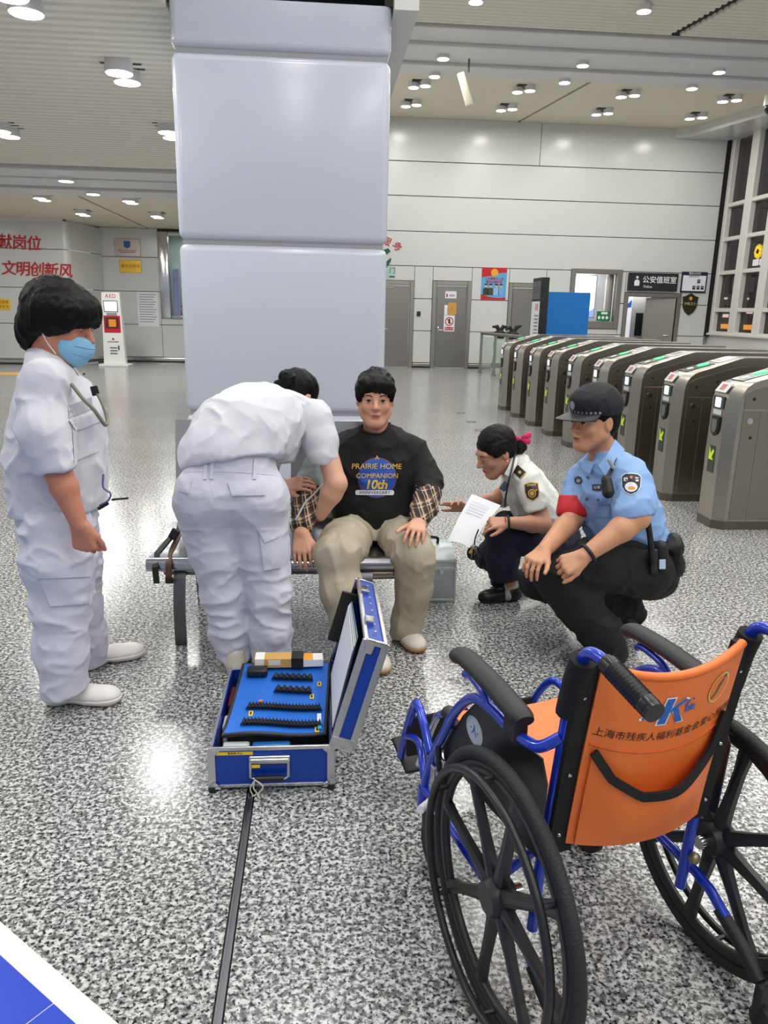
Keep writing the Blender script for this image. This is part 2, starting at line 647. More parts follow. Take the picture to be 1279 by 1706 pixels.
ROWN = {19.9: 'nearest the back wall', 18.3: 'second row from the back wall', 17.35: 'on the rear ceiling tray', 16.2: 'on the front ceiling tray'}
for yy in (19.9, 18.3):
    for i, xx in enumerate((2.1, 4.4, 6.75, 9.1)):
        lamp(xx, yy, Z_HIGH - 0.02, True, LAMP_HIGH * 0.45, 'twin recessed downlight in cream ceiling, %s, %s from the column' % (ROWN[yy], ORD[i]), 'downlights in the high ceiling')
for yy in (17.35, 16.2):
    for i, xx in enumerate((2.3, 5.03, 7.78)):
        lamp(xx, yy, Z_HIGH - 0.06, False, LAMP_HIGH * 0.45, 'round surface downlight %s, %s from the column' % (ROWN[yy], ORD[i]), 'downlights in the high ceiling')
k = 0
for yy in (13.5, 11.0, 8.4, 5.8, 3.2, 0.6, -2.0, -4.6):
    for xx in ((2.4, 5.12, 7.85) if yy > 6 else (-0.2, 2.4, 5.12, 7.85)):
        k += 1
        lab = 'round downlight hanging among the ceiling slats above the gates' if yy > 13 and xx == 5.12 else 'round downlight in the high ceiling, row %s toward the camera, %s from the column side' % (ORD[int((13.5 - yy) / 2.5)], ORD[int((xx + 0.2) / 2.6)])
        lamp(xx, yy, Z_HIGH - 0.02, False, LAMP_HIGH, lab, 'downlights in the high ceiling')
low_tw = [((205, 125), 'twin downlight in the slatted low ceiling beside the column'), ((8, 220), 'twin downlight in the slatted low ceiling at the left edge'),
          ((284, 222), 'twin downlight in the slatted low ceiling half behind the column'), ((30, 2), 'twin downlight in the slatted low ceiling at the upper left corner'),
          ((70, 330), 'twin downlight in the cream low ceiling, left of the black gap, nearer'), ((217, 335), 'twin downlight in the cream low ceiling, right of the black gap, nearer'),
          ((138, 356), 'twin downlight in the cream low ceiling above the wall corner'), ((262, 360), 'twin downlight in the cream low ceiling above the window')]
for p, lab in low_tw:
    q = fl(p[0], p[1], Z_LOW - 0.1)
    lamp(q.x, q.y, Z_LOW - 0.005, True, LAMP_LOW, lab, 'downlights in the low ceiling')
for p, lab in (((110, 300), 'round surface downlight on the tray of the low ceiling, nearer'), ((155, 322), 'round surface downlight under the tray of the low ceiling, farther')):
    q = fl(p[0], p[1], Z_LOW - 0.12)
    lamp(q.x, q.y, Z_LOW - 0.02, False, LAMP_LOW, lab, 'downlights in the low ceiling')
for i_, (xx, yy) in enumerate(((-4.2, 4.6), (-7, 4.6), (-2.6, 3.0), (-7, 8.3), (-7, 12), (-9, 17))):
    lamp(xx, yy, Z_LOW - 0.005, True, LAMP_LOW, 'twin downlight in the low ceiling beyond the left edge, %s one' % ORD[i_], 'downlights in the low ceiling')

# ------------------------------------------------------------------ back wall (right) with real openings
BW = 21.46
ZB = [0.13, 0.991, 1.842, 2.686, 3.566, 4.442, 5.284, 6.33]
OPEN = [(1.46, 2.49, 0, 2.30), (2.99, 4.06, 0, 2.32), (5.09, 6.12, 0, 2.31), (6.80, 8.24, 1.15, 2.686), (8.36, 9.99, 0, 2.14)]
XW0, XW1 = -2.0, 10.78


def free_rects(x0, x1, z0, z1):
    """the rectangles left of a band once the openings are taken out; full-height stretches stay whole"""
    xs = sorted({x0, x1} | {x for o_ in OPEN for x in o_[:2] if x0 < x < x1})
    out, run = [], None
    for a, b_ in zip(xs, xs[1:]):
        hit = [o_ for o_ in OPEN if o_[0] <= a + 1e-6 and o_[1] >= b_ - 1e-6 and o_[2] < z1 - 1e-6 and o_[3] > z0 + 1e-6]
        if not hit:
            run = [a, b_] if run is None else [run[0], b_]
            continue
        if run:
            out.append((run[0], run[1], z0, z1))
            run = None
        if hit[0][2] > z0:
            out.append((a, b_, z0, hit[0][2]))
        if hit[0][3] < z1:
            out.append((a, b_, hit[0][3], z1))
    if run:
        out.append((run[0], run[1], z0, z1))
    return out


mb = MB()
for r_ in free_rects(XW0, XW1, 0, 6.5):
    mb.box((r_[0], BW + 0.032, r_[2]), (r_[1], BW + 0.2, r_[3]))
wall_back = mb.build('wall_back', DARK_GAP)
wall_back['kind'] = 'structure'
for za, zb in zip(ZB, ZB[1:]):
    splits = [XW0, 5.71, XW1] if za > 5 else [XW0, XW1]
    for xa, xb in zip(splits, splits[1:]):
        for r_ in free_rects(xa, xb, za, zb):
            if r_[1] - r_[0] > 0.03 and r_[3] - r_[2] > 0.04:
                MB().box((r_[0] + 0.006, BW, r_[2] + 0.009), (r_[1] - 0.006, BW + 0.03, r_[3] - 0.009), 0.006, 1).build('panel', WHITE_PANEL, wall_back)
base = MB()
for r_ in free_rects(XW0, XW1, 0.0, 0.12):
    base.box((r_[0], BW - 0.06, 0.03), (r_[1], BW + 0.03, 0.125), 0.02, 3)
bb = base.build('baseboard_back', STEEL)
bb['kind'] = 'structure'


def steel_door(n, x0, x1, zt, handle_left=True, leaf=True):
    f = MB()
    f.box((x0, BW - 0.03, 0), (x0 + 0.11, BW + 0.16, zt), 0.008, 1).box((x1 - 0.11, BW - 0.03, 0), (x1, BW + 0.16, zt), 0.008, 1)
    f.box((x0 + 0.11, BW - 0.03, zt - 0.11), (x1 - 0.11, BW + 0.16, zt), 0.008, 1)
    d = thing('door_%d' % n, ['plain steel door half hidden by the column', 'steel door carrying three paper notices', 'steel door half hidden behind the black sign totem', 'open steel door of the duty room under the dark sign'][n - 1], 'door', ((x0 + x1) / 2, BW, 0))
    d['kind'] = 'structure'
    f.build('door_frame', M('frame_steel', (158, 154, 146), 0.38, 1.0), d)
    if leaf:
        lf = MB().box((x0 + 0.13, BW + 0.05, 0.012), (x1 - 0.13, BW + 0.10, zt - 0.14), 0.006, 1).build('door_leaf', DOORSTEEL, d)
        hx = x0 + 0.2 if handle_left else x1 - 0.2
        sx = 1 if handle_left else -1
        MB().box((hx - 0.02, BW + 0.035, 0.96), (hx + 0.02, BW + 0.055, 1.12), 0.004).tube([(hx, BW + 0.05, 1.03), (hx, BW, 1.03), (hx + sx * 0.12, BW, 1.02)], 0.012, 8).build('handle', CHROME, lf, smooth=40)
    return d


d1 = steel_door(1, 1.46, 2.49, 2.30)
d2 = steel_door(2, 2.99, 4.06, 2.32)
d3 = steel_door(3, 5.09, 6.12, 2.31)
MB().box((1.75, BW + 0.035, 2.08), (1.95, BW + 0.055, 2.17), 0.01).build('door_closer', STEEL, d1)
FR = -Y_     # faces the camera

# notices on door 2
def plate(name, label, cat, x0, x1, z0, z1, y, mat, th=0.012, group=None):
    t = thing(name, label, cat, ((x0 + x1) / 2, y, z0), group)
    MB().box((x0, y - th, z0), (x1, y, z1), 0.002, 1).build('sheet', mat, t)
    return t


yd = BW + 0.049
n1 = plate('notice', 'white paper notice at the top of the steel door', 'notice', 3.35, 3.66, 1.87, 2.06, yd, PAPER, 0.004)
MB().box((3.38, yd - 0.006, 1.90), (3.42, yd - 0.0035, 1.99)).build('picture', RED, n1)
MB().box((3.46, yd - 0.006, 1.95), (3.62, yd - 0.0035, 1.965)).box((3.46, yd - 0.006, 1.92), (3.6, yd - 0.0035, 1.93)).build('print', INK, n1)
n2 = plate('folder', 'white paper behind a brown envelope on the steel door', 'notice', 3.34, 3.66, 1.43, 1.69, yd, PAPER, 0.004)
n3 = plate('envelope', 'brown kraft envelope taped to the steel door', 'envelope', 3.43, 3.67, 1.44, 1.76, yd - 0.006, M('kraft', (206, 156, 74), 0.6), 0.012)
text('print', '1', 0.1, (3.55, yd - 0.0205, 1.6), X_, Z_, INK, n3)
n4 = plate('warning_sign', 'white no-entry warning notice with red circle on the steel door', 'sign', 3.34, 3.64, 0.99, 1.42, yd, PAPER, 0.006)
rg = MB().tube([(3.49 + 0.105 * math.cos(a * math.pi / 12), yd - 0.009, 1.26 + 0.105 * math.sin(a * math.pi / 12)) for a in range(24)], 0.012, 6, closed=True)
rg.tube([(3.42, yd - 0.009, 1.33), (3.56, yd - 0.009, 1.19)], 0.011, 6)
rg.build('prohibition_ring', RED, n4)
MB().sphere((3.49, yd - 0.008, 1.315), 0.022).box((3.465, yd - 0.010, 1.2), (3.515, yd - 0.006, 1.3), 0.01).build('figure', INK, n4)
r4 = MB().box((3.37, yd - 0.009, 1.02), (3.61, yd - 0.0055, 1.11)).build('red_band', RED, n4)
text('lettering', '禁止入内', 0.055, (3.49, yd - 0.0105, 1.065), X_, Z_, WHITE, r4, 0.001)

# card reader, small sign, round emblem half behind the column
t = thing('card_reader', 'small black card reader on the wall between two steel doors', 'card reader', (2.63, BW, 1.38))
MB().box((2.58, BW - 0.03, 1.38), (2.68, BW, 1.51), 0.01).build('body', BLACK, t)
MB().box((2.60, BW - 0.033, 1.46), (2.66, BW - 0.029, 1.49)).build('window', M('dark_grey', (70, 70, 74), 0.3), t)
t = plate('room_sign', 'small pale teal sign above the door beside the column', 'sign', 1.55, 1.96, 2.36, 2.66, BW, M('teal_sign', (176, 206, 202), 0.5), 0.012)
text('lettering', '门', 0.17, (1.88, BW - 0.0135, 2.54), X_, Z_, INK, t, 0.001)
MB().box((1.80, BW - 0.014, 2.38), (1.95, BW - 0.0115, 2.41)).build('line', INK, t)
t = thing('wall_emblem', 'green and red round emblem on the wall, mostly hidden by the column', 'emblem', (1.45, BW, 2.85))
GREEN = M('emblem_green', (10, 92, 56), 0.5)
ec = Vector((1.42, BW - 0.008, 3.02))
MB().prism([(0.05, -0.02), (0.34, 0.10), (0.40, 0.02), (0.26, -0.09), (0.05, -0.12)], ec, X_, Z_, FR, 0.012).build('leaf', GREEN, t)
MB().prism([(0.2, -0.32), (0.42, -0.14), (0.42, -0.22), (0.32, -0.38), (0.2, -0.46)], ec, X_, Z_, FR, 0.012).build('leaf', GREEN, t)
for i, (ch, a, rr) in enumerate((('服', 55, 0.52), ('务', 22, 0.62))):
    aa = math.radians(a)
    p = ec + Vector((math.cos(aa) * rr, 0, math.sin(aa) * rr * 0.62))
    b_ = math.radians(a - 80)
    text('character', ch, 0.23, p, (math.cos(b_), 0, math.sin(b_)), (-math.sin(b_), 0, math.cos(b_)), RED, t, 0.004, bold=0.002)

# poster
px0, px1, pz0, pz1 = 4.32, 5.01, 1.86, 2.70
t = plate('poster', 'red and blue safety poster with officers between the steel doors', 'poster', px0, px1, pz0, pz1, BW, M('poster_blue', (90, 170, 222), 0.4), 0.008)
yp = BW - 0.0095
MB().prism([(0, 0.84), (0.69, 0.84), (0.69, 0.72), (0.5, 0.70), (0.25, 0.62), (0.0, 0.58)], (px0, yp + 0.001, pz0), X_, Z_, FR, 0.002).build('red_header', RED, t)
MB().prism([(0, 0), (0.69, 0), (0.69, 0.07), (0.5, 0.05), (0.25, 0.07), (0, 0.14)], (px0, yp + 0.001, pz0), X_, Z_, FR, 0.002).build('red_footer', RED, t)
MB().prism(ell(0.10, 0.10), (px0 + 0.35, yp, pz0 + 0.71), X_, Z_, FR, 0.003).build('emblem', M('gold', (240, 170, 40), 0.4), t)
text('headline', '人民警察为人民', 0.075, (px0 + 0.35, yp - 0.003, pz0 + 0.545), X_, Z_, RED, t, 0.001, bold=0.001)
text('headline', '警民共建平安', 0.075, (px0 + 0.35, yp - 0.003, pz0 + 0.46), X_, Z_, RED, t, 0.001, bold=0.001)
for i, (dx, mt) in enumerate(((0.13, M('print_green', (40, 62, 44), 0.5)), (0.26, M('print_olive', (70, 74, 40), 0.5)), (0.42, M('print_sky', (150, 190, 236), 0.5)), (0.55, M('print_sky2', (120, 170, 230), 0.5)))):
    c = Vector((px0 + dx, yp, pz0 + 0.2))
    bd = MB().prism([(-0.075, -0.08), (0.075, -0.08), (0.07, 0.09), (0.0, 0.12), (-0.07, 0.09)], c, X_, Z_, FR, 0.003).build('printed_officer', mt, t)
    MB().prism(ell(0.04, 0.045, 12), c + Vector((0, 0, 0.155)), X_, Z_, FR, 0.003).build('face', M('print_skin', (222, 176, 146), 0.5), bd)
    MB().prism([(-0.048, 0.0), (0.048, 0.0), (0.04, 0.035), (-0.04, 0.035)], c + Vector((0, -0.002, 0.18)), X_, Z_, FR, 0.003).build('cap', INK, bd)

# ------------------------------------------------------------------ ticket booth window
ROOMW = M('room_white', (236, 238, 240), 0.5)
booth = thing('window_1', 'steel framed booth window with a bright lightbox inside', 'window', (7.5, BW, 1.15))
booth['kind'] = 'structure'
bx0, bx1, bz0, bz1 = 6.80, 8.24, 1.15, 2.735
f = MB()
f.box((bx0, BW - 0.04, bz0), (bx0 + 0.13, BW + 0.2, bz1), 0.01, 1).box((bx1 - 0.13, BW - 0.04, bz0), (bx1, BW + 0.2, bz1), 0.01, 1)
f.box((bx0 + 0.13, BW - 0.04, bz1 - 0.13), (bx1 - 0.13, BW + 0.2, bz1), 0.01, 1).box((bx0 + 0.13, BW - 0.04, bz0), (bx1 - 0.13, BW + 0.2, bz0 + 0.2), 0.01, 1)
f.build('window_frame', M('frame_steel', (158, 154, 146), 0.38, 1.0), booth)
MB().box((6.5, 22.7, 0.9), (8.34, 22.8, 3.0)).box((6.5, 21.7, 0.9), (6.6, 22.7, 3.0)).box((8.26, 21.7, 0.9), (8.34, 22.7, 3.0)).box((6.5, 21.7, 2.95), (8.34, 22.7, 3.0)).box((6.5, 21.7, 0.9), (8.34, 22.7, 1.0)).build('booth_room', ROOMW, booth)
MB().box((7.93, 21.72, 1.0), (8.13, 21.95, 2.9), 0.05, 3).build('steel_post', STEEL, booth, smooth=40)
MB().box((6.95, 21.70, 1.30), (8.10, 21.705, 2.6)).build('pane', M('clear_pane', (255, 255, 255), 0.03, 0, 0.5, alpha=0.08), booth)
t = thing('lightbox', 'bright white lightbox screen inside the booth window', 'screen', (7.3, 22.3, 1.4))
MB().box((7.0, 22.30, 1.42), (7.85, 22.36, 2.62), 0.01).build('case', M('grey_frame', (150, 150, 158), 0.4), t)
MB().box((7.04, 22.292, 1.46), (7.81, 22.30, 2.58)).build('screen', M('screen_white', (255, 255, 255), 0.4, emit=(248, 250, 255), estr=1.3), t)
MB().prism([(0.0, 0.0), (0.77, 0.0), (0.77, 0.24), (0.55, 0.1), (0.2, 0.2), (0, 0.08)], (7.04, 22.291, 1.46), X_, Z_, FR, 0.003).build('blue_print', M('screen_blue', (120, 160, 225), 0.5, emit=(110, 150, 225), estr=0.7), t)
t = thing('desk_box', 'beige box on the booth window sill', 'box', (7.3, 21.75, 1.35))
MB().box((7.05, 21.72, 1.353), (7.38, 21.9, 1.58), 0.02).build('body', M('beige_box', (214, 200, 168), 0.6), t)
MB().box((7.2, 21.716, 1.353), (7.21, 21.72, 1.58)).build('seam', INK, t)
t = plate('notice', 'small green and white emergency notice at the foot of the booth window', 'sign', 7.6, 7.96, 1.36, 1.62, BW - 0.045, M('sign_green', (20, 120, 70), 0.4), 0.01)
for i in range(3):
    MB().prism(ell(0.04, 0.045, 10), (7.67 + i * 0.11, BW - 0.056, 1.45), X_, Z_, FR, 0.002).build('pictogram', WHITE, t)
MB().box((7.72, BW - 0.058, 1.54), (7.9, BW - 0.0555, 1.6)).build('white_field', WHITE, t)

# ------------------------------------------------------------------ duty room doorway
d4 = steel_door(4, 8.36, 9.99, 2.14, leaf=False)
MB().box((8.30, 23.4, 0), (10.9, 23.5, 2.6)).box((8.30, 21.7, 0), (8.40, 23.4, 2.6)).box((8.30, 21.7, 2.4), (10.9, 23.4, 2.6)).box((10.8, 21.7, 0), (10.9, 23.4, 2.6)).build('room_shell', ROOMW, d4)
lf = MB().frame((9.50, 21.66, 1.02), Vector((0.93, -0.36, 0)), Vector((0.36, 0.93, 0)), Z_, 0.80, 0.05, 2.0, 0.008).build('door_leaf', DOORSTEEL, d4)
MB().tube([(9.74, 21.55, 1.0), (9.72, 21.47, 1.0), (9.60, 21.51, 0.99)], 0.014, 8).build('handle', CHROME, lf, smooth=40)
t = thing('display_board', 'white board with a blue swoosh inside the duty room', 'board', (8.8, 22.4, 0))
MB().box((8.44, 22.4, 0.0), (8.98, 22.46, 2.13), 0.008).build('panel', M('board_white_glow', (244, 244, 250), 0.4, emit=(240, 244, 255), estr=0.35), t)  # white panel given a faint glow of its own
MB().prism([(0, 1.72), (0.15, 1.74), (0.36, 1.82), (0.5, 1.98), (0.5, 1.76), (0.3, 1.72)], (8.46, 22.399, 0), X_, Z_, FR, 0.003).build('blue_swoosh', M('swoosh_blue', (40, 120, 210), 0.5), t)
t = thing('locker', 'grey locker with a dark glass door inside the duty room', 'cabinet', (9.2, 23.0, 0))
MB().box((8.98, 22.6, 0.85), (9.62, 23.2, 2.35), 0.01).build('body', M('locker_grey', (160, 160, 158), 0.5), t)
MB().box((9.2, 22.59, 0.95), (9.42, 22.602, 1.6), 0.004).build('glass_door', M('dark_glass', (28, 34, 32), 0.15), t)
MB().box((8.98, 22.6, 0.0), (9.62, 23.2, 0.85), 0.01).build('base_unit', WHITE, t)
for nm, lc, e in (('room_light', (7.4, 22.1, 2.85), 12), ('room_light', (9.2, 22.4, 2.35), 14)):
    ld = bpy.data.lights.new(nm, 'AREA')
    ld.size = 0.6
    ld.energy = e
    lo = bpy.data.objects.new(nm, ld)
    COL.objects.link(lo)
    lo.location = lc
    lo.parent = booth if lc[0] < 8 else d4
    lo.matrix_parent_inverse = Matrix.Translation(-lo.parent.location)

SIGNBLK = M('sign_black', (36, 34, 40), 0.4)
t = thing('duty_room_sign', 'dark sign with white lettering over the open steel door', 'sign', (9.08, BW, 2.2))
MB().box((8.40, BW - 0.10, 2.19), (9.80, BW, 2.665), 0.01).build('panel', SIGNBLK, t)
ys = BW - 0.102
text('lettering', '公安值班室', 0.195, (9.27, ys, 2.475), X_, Z_, WHITE, t, 0.002, bold=0.002)
text('lettering', 'Police', 0.10, (8.83, ys, 2.30), X_, Z_, WHITE, t, 0.002, align='LEFT')
ic = MB().sphere((8.63, ys, 2.54), 0.035, (1, 0.15, 1))
ic.prism([(-0.07, -0.13), (0.07, -0.13), (0.075, -0.02), (0.04, 0.03), (-0.04, 0.03), (-0.075, -0.02)], (8.63, ys, 2.45), X_, Z_, FR, 0.003)
ic.build('officer_icon', WHITE, t)
t = thing('notice_board', 'dark framed white police notice board in the wall corner', 'notice board', (10.3, BW, 2.2))
MB().box((9.92, BW - 0.03, 2.17), (10.66, BW, 2.73), 0.008).build('frame', M('navy_frame', (38, 34, 62), 0.4), t)
MB().box((9.96, BW - 0.033, 2.22), (10.62, BW - 0.029, 2.63)).build('sheet', PAPER, t)
text('lettering', '警务公开栏', 0.07, (10.29, BW - 0.034, 2.68), X_, Z_, WHITE, t, 0.001)
text('lettering', '值班民警公示', 0.05, (10.27, BW - 0.034, 2.60), X_, Z_, INK, t, 0.001)
for i, (dx, dz) in enumerate(((10.42, 2.48), (10.30, 2.31), (10.42, 2.31), (10.54, 2.31))):
    ph = MB().box((dx - 0.04, BW - 0.036, dz - 0.05), (dx + 0.04, BW - 0.032, dz + 0.05)).build('portrait', M('portrait_navy', (34, 36, 52), 0.4), t)
    MB().prism(ell(0.016, 0.02, 10), (dx, BW - 0.0365, dz + 0.012), X_, Z_, FR, 0.001).build('face', M('print_skin', (222, 176, 146), 0.5), ph)
t = thing('shield_plaque', 'dark shield shaped plaque with gold crest on the wall', 'plaque', (10.26, BW, 1.6))
sh = [(0, -0.30), (0.12, -0.22), (0.2, -0.08), (0.21, 0.1), (0.23, 0.2), (0.13, 0.22), (0, 0.30), (-0.13, 0.22), (-0.23, 0.2), (-0.21, 0.1), (-0.2, -0.08), (-0.12, -0.22)]
MB().prism(sh, (10.25, BW - 0.001, 1.86), X_, Z_, FR, 0.03, 0.006).build('shield', M('bronze_dark', (62, 58, 46), 0.35, 0.6), t)
MB().prism(ell(0.045, 0.05, 12), (10.25, BW - 0.031, 2.02), X_, Z_, FR, 0.006).build('crest', M('gold', (240, 170, 40), 0.4), t)
text('lettering', '护路卫士', 0.085, (10.25, BW - 0.033, 1.87), X_, Z_, M('pale_gold', (206, 196, 150), 0.4), t, 0.002)

# ------------------------------------------------------------------ window wall (right)
WX = 10.9
MULL = M('mullion_white', (222, 218, 212), 0.4)
wr = MB().box((WX, 4, 0), (WX + 0.3, 21.7, 1.08)).box((WX, 4, 6.1), (WX + 0.3, 21.7, 6.5)).build('wall_right', WHITE_PANEL)
wr['kind'] = 'structure'
MB().box((WX - 0.1, 4, 1.04), (WX + 0.05, 21.45, 1.10), 0.01, 1).build('sill', MULL, wr)
MB().box((10.79, 21.38, 1.0), (WX + 0.0, 21.5, 6.3)).build('corner_gap', M('gap_black', (14, 14, 14), 0.8), wr)
GLASS = M('night_glass', (20, 18, 20), 0.05, 0, 0.5, alpha=0.5)
nwin = 2
zt = [1.10, 1.72, 2.70, 3.57, 4.44, 6.12]
ycols = [21.40, 20.20, 19.02, 17.84, 16.66, 15.48]
for i, (yb, ya) in enumerate(zip(ycols, ycols[1:])):
    wn = thing('window_%d' % (nwin + i), 'tall white framed night window, %s from the back wall corner' % ORD[i], 'window', (WX, (ya + yb) / 2, 1.1))
    wn['kind'] = 'structure'
    MB().box((WX - 0.04, yb - 0.17, 1.08), (WX + 0.22, yb + 0.17 if i else yb, 6.14), 0.015, 1).build('mullion', MULL, wn)
    for j, (za, zb) in enumerate(zip(zt, zt[1:])):
        MB().box((WX - 0.02, ya + 0.1, za - 0.05), (WX + 0.18, yb - 0.17, za + 0.05), 0.01, 1).build('transom', MULL, wn)
        MB().box((WX + 0.10, ya + 0.12, za + 0.05), (WX + 0.115, yb - 0.17, zb - 0.05)).build('pane', GLASS, wn)

# night outside: added wall keeps the pale world out of the panes
fac = thing('night_backdrop', 'dark building backdrop added outside the windows with strips of orange light', 'building', (19, 24, 0))
MB().box((18, 5, -3), (18.4, 60, 14)).build('wall', M('backdrop_reflection', (112, 96, 92), 0.9), fac)  # brown-grey puts the hall's reflection in the panes into the wall colour
ORG = M('street_orange', (255, 170, 60), 0.5, emit=(255, 168, 60), estr=2.2)
STW = M('street_white', (255, 235, 225), 0.5, emit=(255, 226, 206), estr=2.0)
for yy in np.arange(26, 40, 0.65):
    MB().box((17.90, yy, 1.62 + 0.12 * math.sin(yy * 5)), (18.0, yy + 0.34, 1.76 + 0.12 * math.sin(yy * 5))).build('light', STW, fac)
MB().box((17.92, 24, 1.06), (18.0, 42, 1.26)).build('light_strip', ORG, fac)
MB().box((17.92, 24, 0.5), (18.0, 42, 0.56)).build('light_strip', ORG, fac)
for yy in np.arange(26, 40, 0.9):
    MB().box((17.92, yy, 2.25 + 0.08 * math.sin(yy * 3)), (18.0, yy + 0.2, 2.33 + 0.08 * math.sin(yy * 3))).build('light', STW, fac)
ns = thing('neon_sign', 'yellow flower and red neon sign on the building outside the window', 'sign', (17.8, 29.5, 3.6))
npnt = ray(1264, 419)
npnt = CAM_P + npnt * (17.8 / npnt.x)
NX = -X_
for k in range(8):
    a = k * math.pi / 4
    MB().prism(ell(0.11, 0.11, 10), npnt + Vector((0, -0.18 * math.cos(a), 0.18 * math.sin(a))), -Y_, Z_, NX, 0.05).build('petal', M('neon_yellow', (255, 210, 30), 0.5, emit=(255, 205, 20), estr=2.2), ns)
MB().prism(ell(0.1, 0.1, 10), npnt + Vector((-0.02, 0, 0)), -Y_, Z_, NX, 0.05).build('flower_centre', M('neon_dark', (80, 40, 10), 0.5), ns)
MB().box((npnt.x - 0.05, npnt.y - 1.6, npnt.z - 0.1), (npnt.x, npnt.y - 0.4, npnt.z + 0.22)).build('red_panel', M('neon_red', (255, 70, 100), 0.5, emit=(255, 60, 95), estr=2.0), ns)
for k in range(4):
    MB().box((npnt.x - 0.05, npnt.y + 0.3 - k * 0.5, npnt.z - 0.55), (npnt.x, npnt.y + 0.3 - k * 0.5 - 0.4, npnt.z - 0.3), 0.02).build('white_letter', M('neon_white', (255, 255, 255), 0.5, emit=(255, 245, 250), estr=2.0), ns)

# ------------------------------------------------------------------ left far walls
LY, L2 = 20.4, 22.0
cA, cB = -6.28, -5.85
wl = MB().box((-14, LY + 0.03, 0), (cA, LY + 0.2, Z_LOW + 0.1)).build('wall_left', DARK_GAP)
wl['kind'] = 'structure'
zl = [0.13, 1.0, 1.87, 2.79, Z_LOW - 0.06]
for za, zb in zip(zl, zl[1:]):
    MB().box((-14, LY, za + 0.007), (cA - 0.08, LY + 0.03, zb - 0.007), 0.006, 1).build('panel', WHITE_PANEL, wl)
    n_ = 6
    # rounded return running back to the second wall
    arc = [(cA - 0.08, LY)] + [(cA - 0.08 + 0.16 * math.sin(a * math.pi / 2 / n_), LY + 0.16 * (1 - math.cos(a * math.pi / 2 / n_))) for a in range(1, n_ + 1)] + [(cB, L2 - 0.03)]
    arc2 = [(p[0] - 0.03, p[1] + 0.03) for p in arc[::-1]]
    MB().prism(arc + arc2, (0, 0, za + 0.007), X_, Y_, Z_, zb - za - 0.014).build('panel', WHITE_PANEL, wl, smooth=40)
MB().box((-14, LY - 0.02, Z_LOW - 0.1), (cA - 0.02, LY + 0.03, Z_LOW), 0.01).build('cornice', TRAY, wl)
w2 = MB().box((cB - 0.3, L2 + 0.03, 0), (-4.38, L2 + 0.2, Z_LOW + 0.1)).box((-4.38, L2 + 0.03, 0), (0.6, L2 + 0.2, 1.2)).box((-4.38, L2 + 0.03, 3.42), (0.6, L2 + 0.2, Z_LOW + 0.1)).box((-2.6, L2 + 0.03, 0), (0.6, L2 + 0.2, Z_LOW + 0.1)).build('wall_left_rear', DARK_GAP)
w2['kind'] = 'structure'
zl2 = [0.13, 1.0, 1.87, 2.75, Z_LOW - 0.03]
for za, zb in zip(zl2, zl2[1:]):
    MB().box((cB - 0.02, L2, za + 0.007), (-4.38, L2 + 0.03, zb - 0.007), 0.006, 1).build('panel', WHITE_PANEL, w2)
MB().box((-4.37, L2, 0.13), (0.6, L2 + 0.03, 0.993), 0.006, 1).build('panel', WHITE_PANEL, w2)
MB().box((-4.37, L2, 1.007), (0.6, L2 + 0.03, 1.17), 0.006, 1).build('panel', WHITE_PANEL, w2)
MB().box((-2.6, L2, 1.2), (0.6, L2 + 0.03, 3.4), 0.006, 1).build('panel', WHITE_PANEL, w2)
bl = MB().box((-14, LY - 0.07, 0.02), (cA - 0.05, LY, 0.13), 0.03, 3).box((cB, L2 - 0.07, 0.02), (0.6, L2, 0.13), 0.03, 3)
bl.frame(((cA + cB) / 2 + 0.03, (LY + L2) / 2, 0.075), Vector((cB - cA, L2 - LY, 0)), Vector((L2 - LY, cA - cB, 0)), Z_, 1.62, 0.07, 0.11, 0.03, 3)
bl = bl.build('baseboard_left', CHROME)
bl['kind'] = 'structure'
t = thing('wall_lettering', 'red calligraphic slogan lettering on the white wall at left', 'lettering', (-7.3, LY, 2.1))
for i, ch in enumerate('献岗位'):
    p = at(7 + i * 24.5, 404 + i * 1.5, LY - 0.012)
    text('character', ch, 0.36, p, X_, Z_, RED, t, 0.006, bold=0.004, shear=0.12)
for i, ch in enumerate('文明创新风'):
    p = at(14 + i * 23.6, 448 + i * 1.2, LY - 0.012)
    text('character', ch, 0.36, p, X_, Z_, RED, t, 0.006, bold=0.004, shear=0.12)
t = thing('yellow_sign', 'small yellow sign with red print at the left edge of the wall', 'sign', at(4, 516, LY - 0.01))
p = at(3, 507, LY - 0.001)
MB().prism(rrect(0.42, 0.26, 0.04), p, X_, Z_, FR, 0.012).build('plate', YELLOW, t)
text('print', '请勿倚靠', 0.09, p + Vector((0, -0.0135, 0.05)), X_, Z_, RED, t, 0.001)
text('print', '注意安全', 0.09, p + Vector((0, -0.0135, -0.06)), X_, Z_, RED, t, 0.001)
# plaques
t = thing('silver_plaque', 'silver plaque with a blue crest on the far wall', 'plaque', (-5.1, L2, 2.8))
MB().box((-5.50, L2 - 0.03, 2.77), (-4.83, L2, 3.21), 0.006).build('plate', M('plaque_silver', (186, 172, 164), 0.35, 0.7), t)
MB().prism([(0, -0.11), (0.08, -0.07), (0.09, 0.06), (0.05, 0.09), (0, 0.08), (-0.05, 0.09), (-0.09, 0.06), (-0.08, -0.07)], (-5.17, L2 - 0.03, 3.07), X_, Z_, FR, 0.006).build('crest', M('crest_blue', (30, 88, 170), 0.4), t)
text('lettering', '安全文明示范单位', 0.06, (-5.17, L2 - 0.032, 2.9), X_, Z_, M('plaque_brown', (88, 50, 40), 0.5), t, 0.001)
MB().box((-5.36, L2 - 0.033, 2.855), (-4.98, L2 - 0.0295, 2.868)).build('line', M('plaque_brown', (88, 50, 40), 0.5), t)
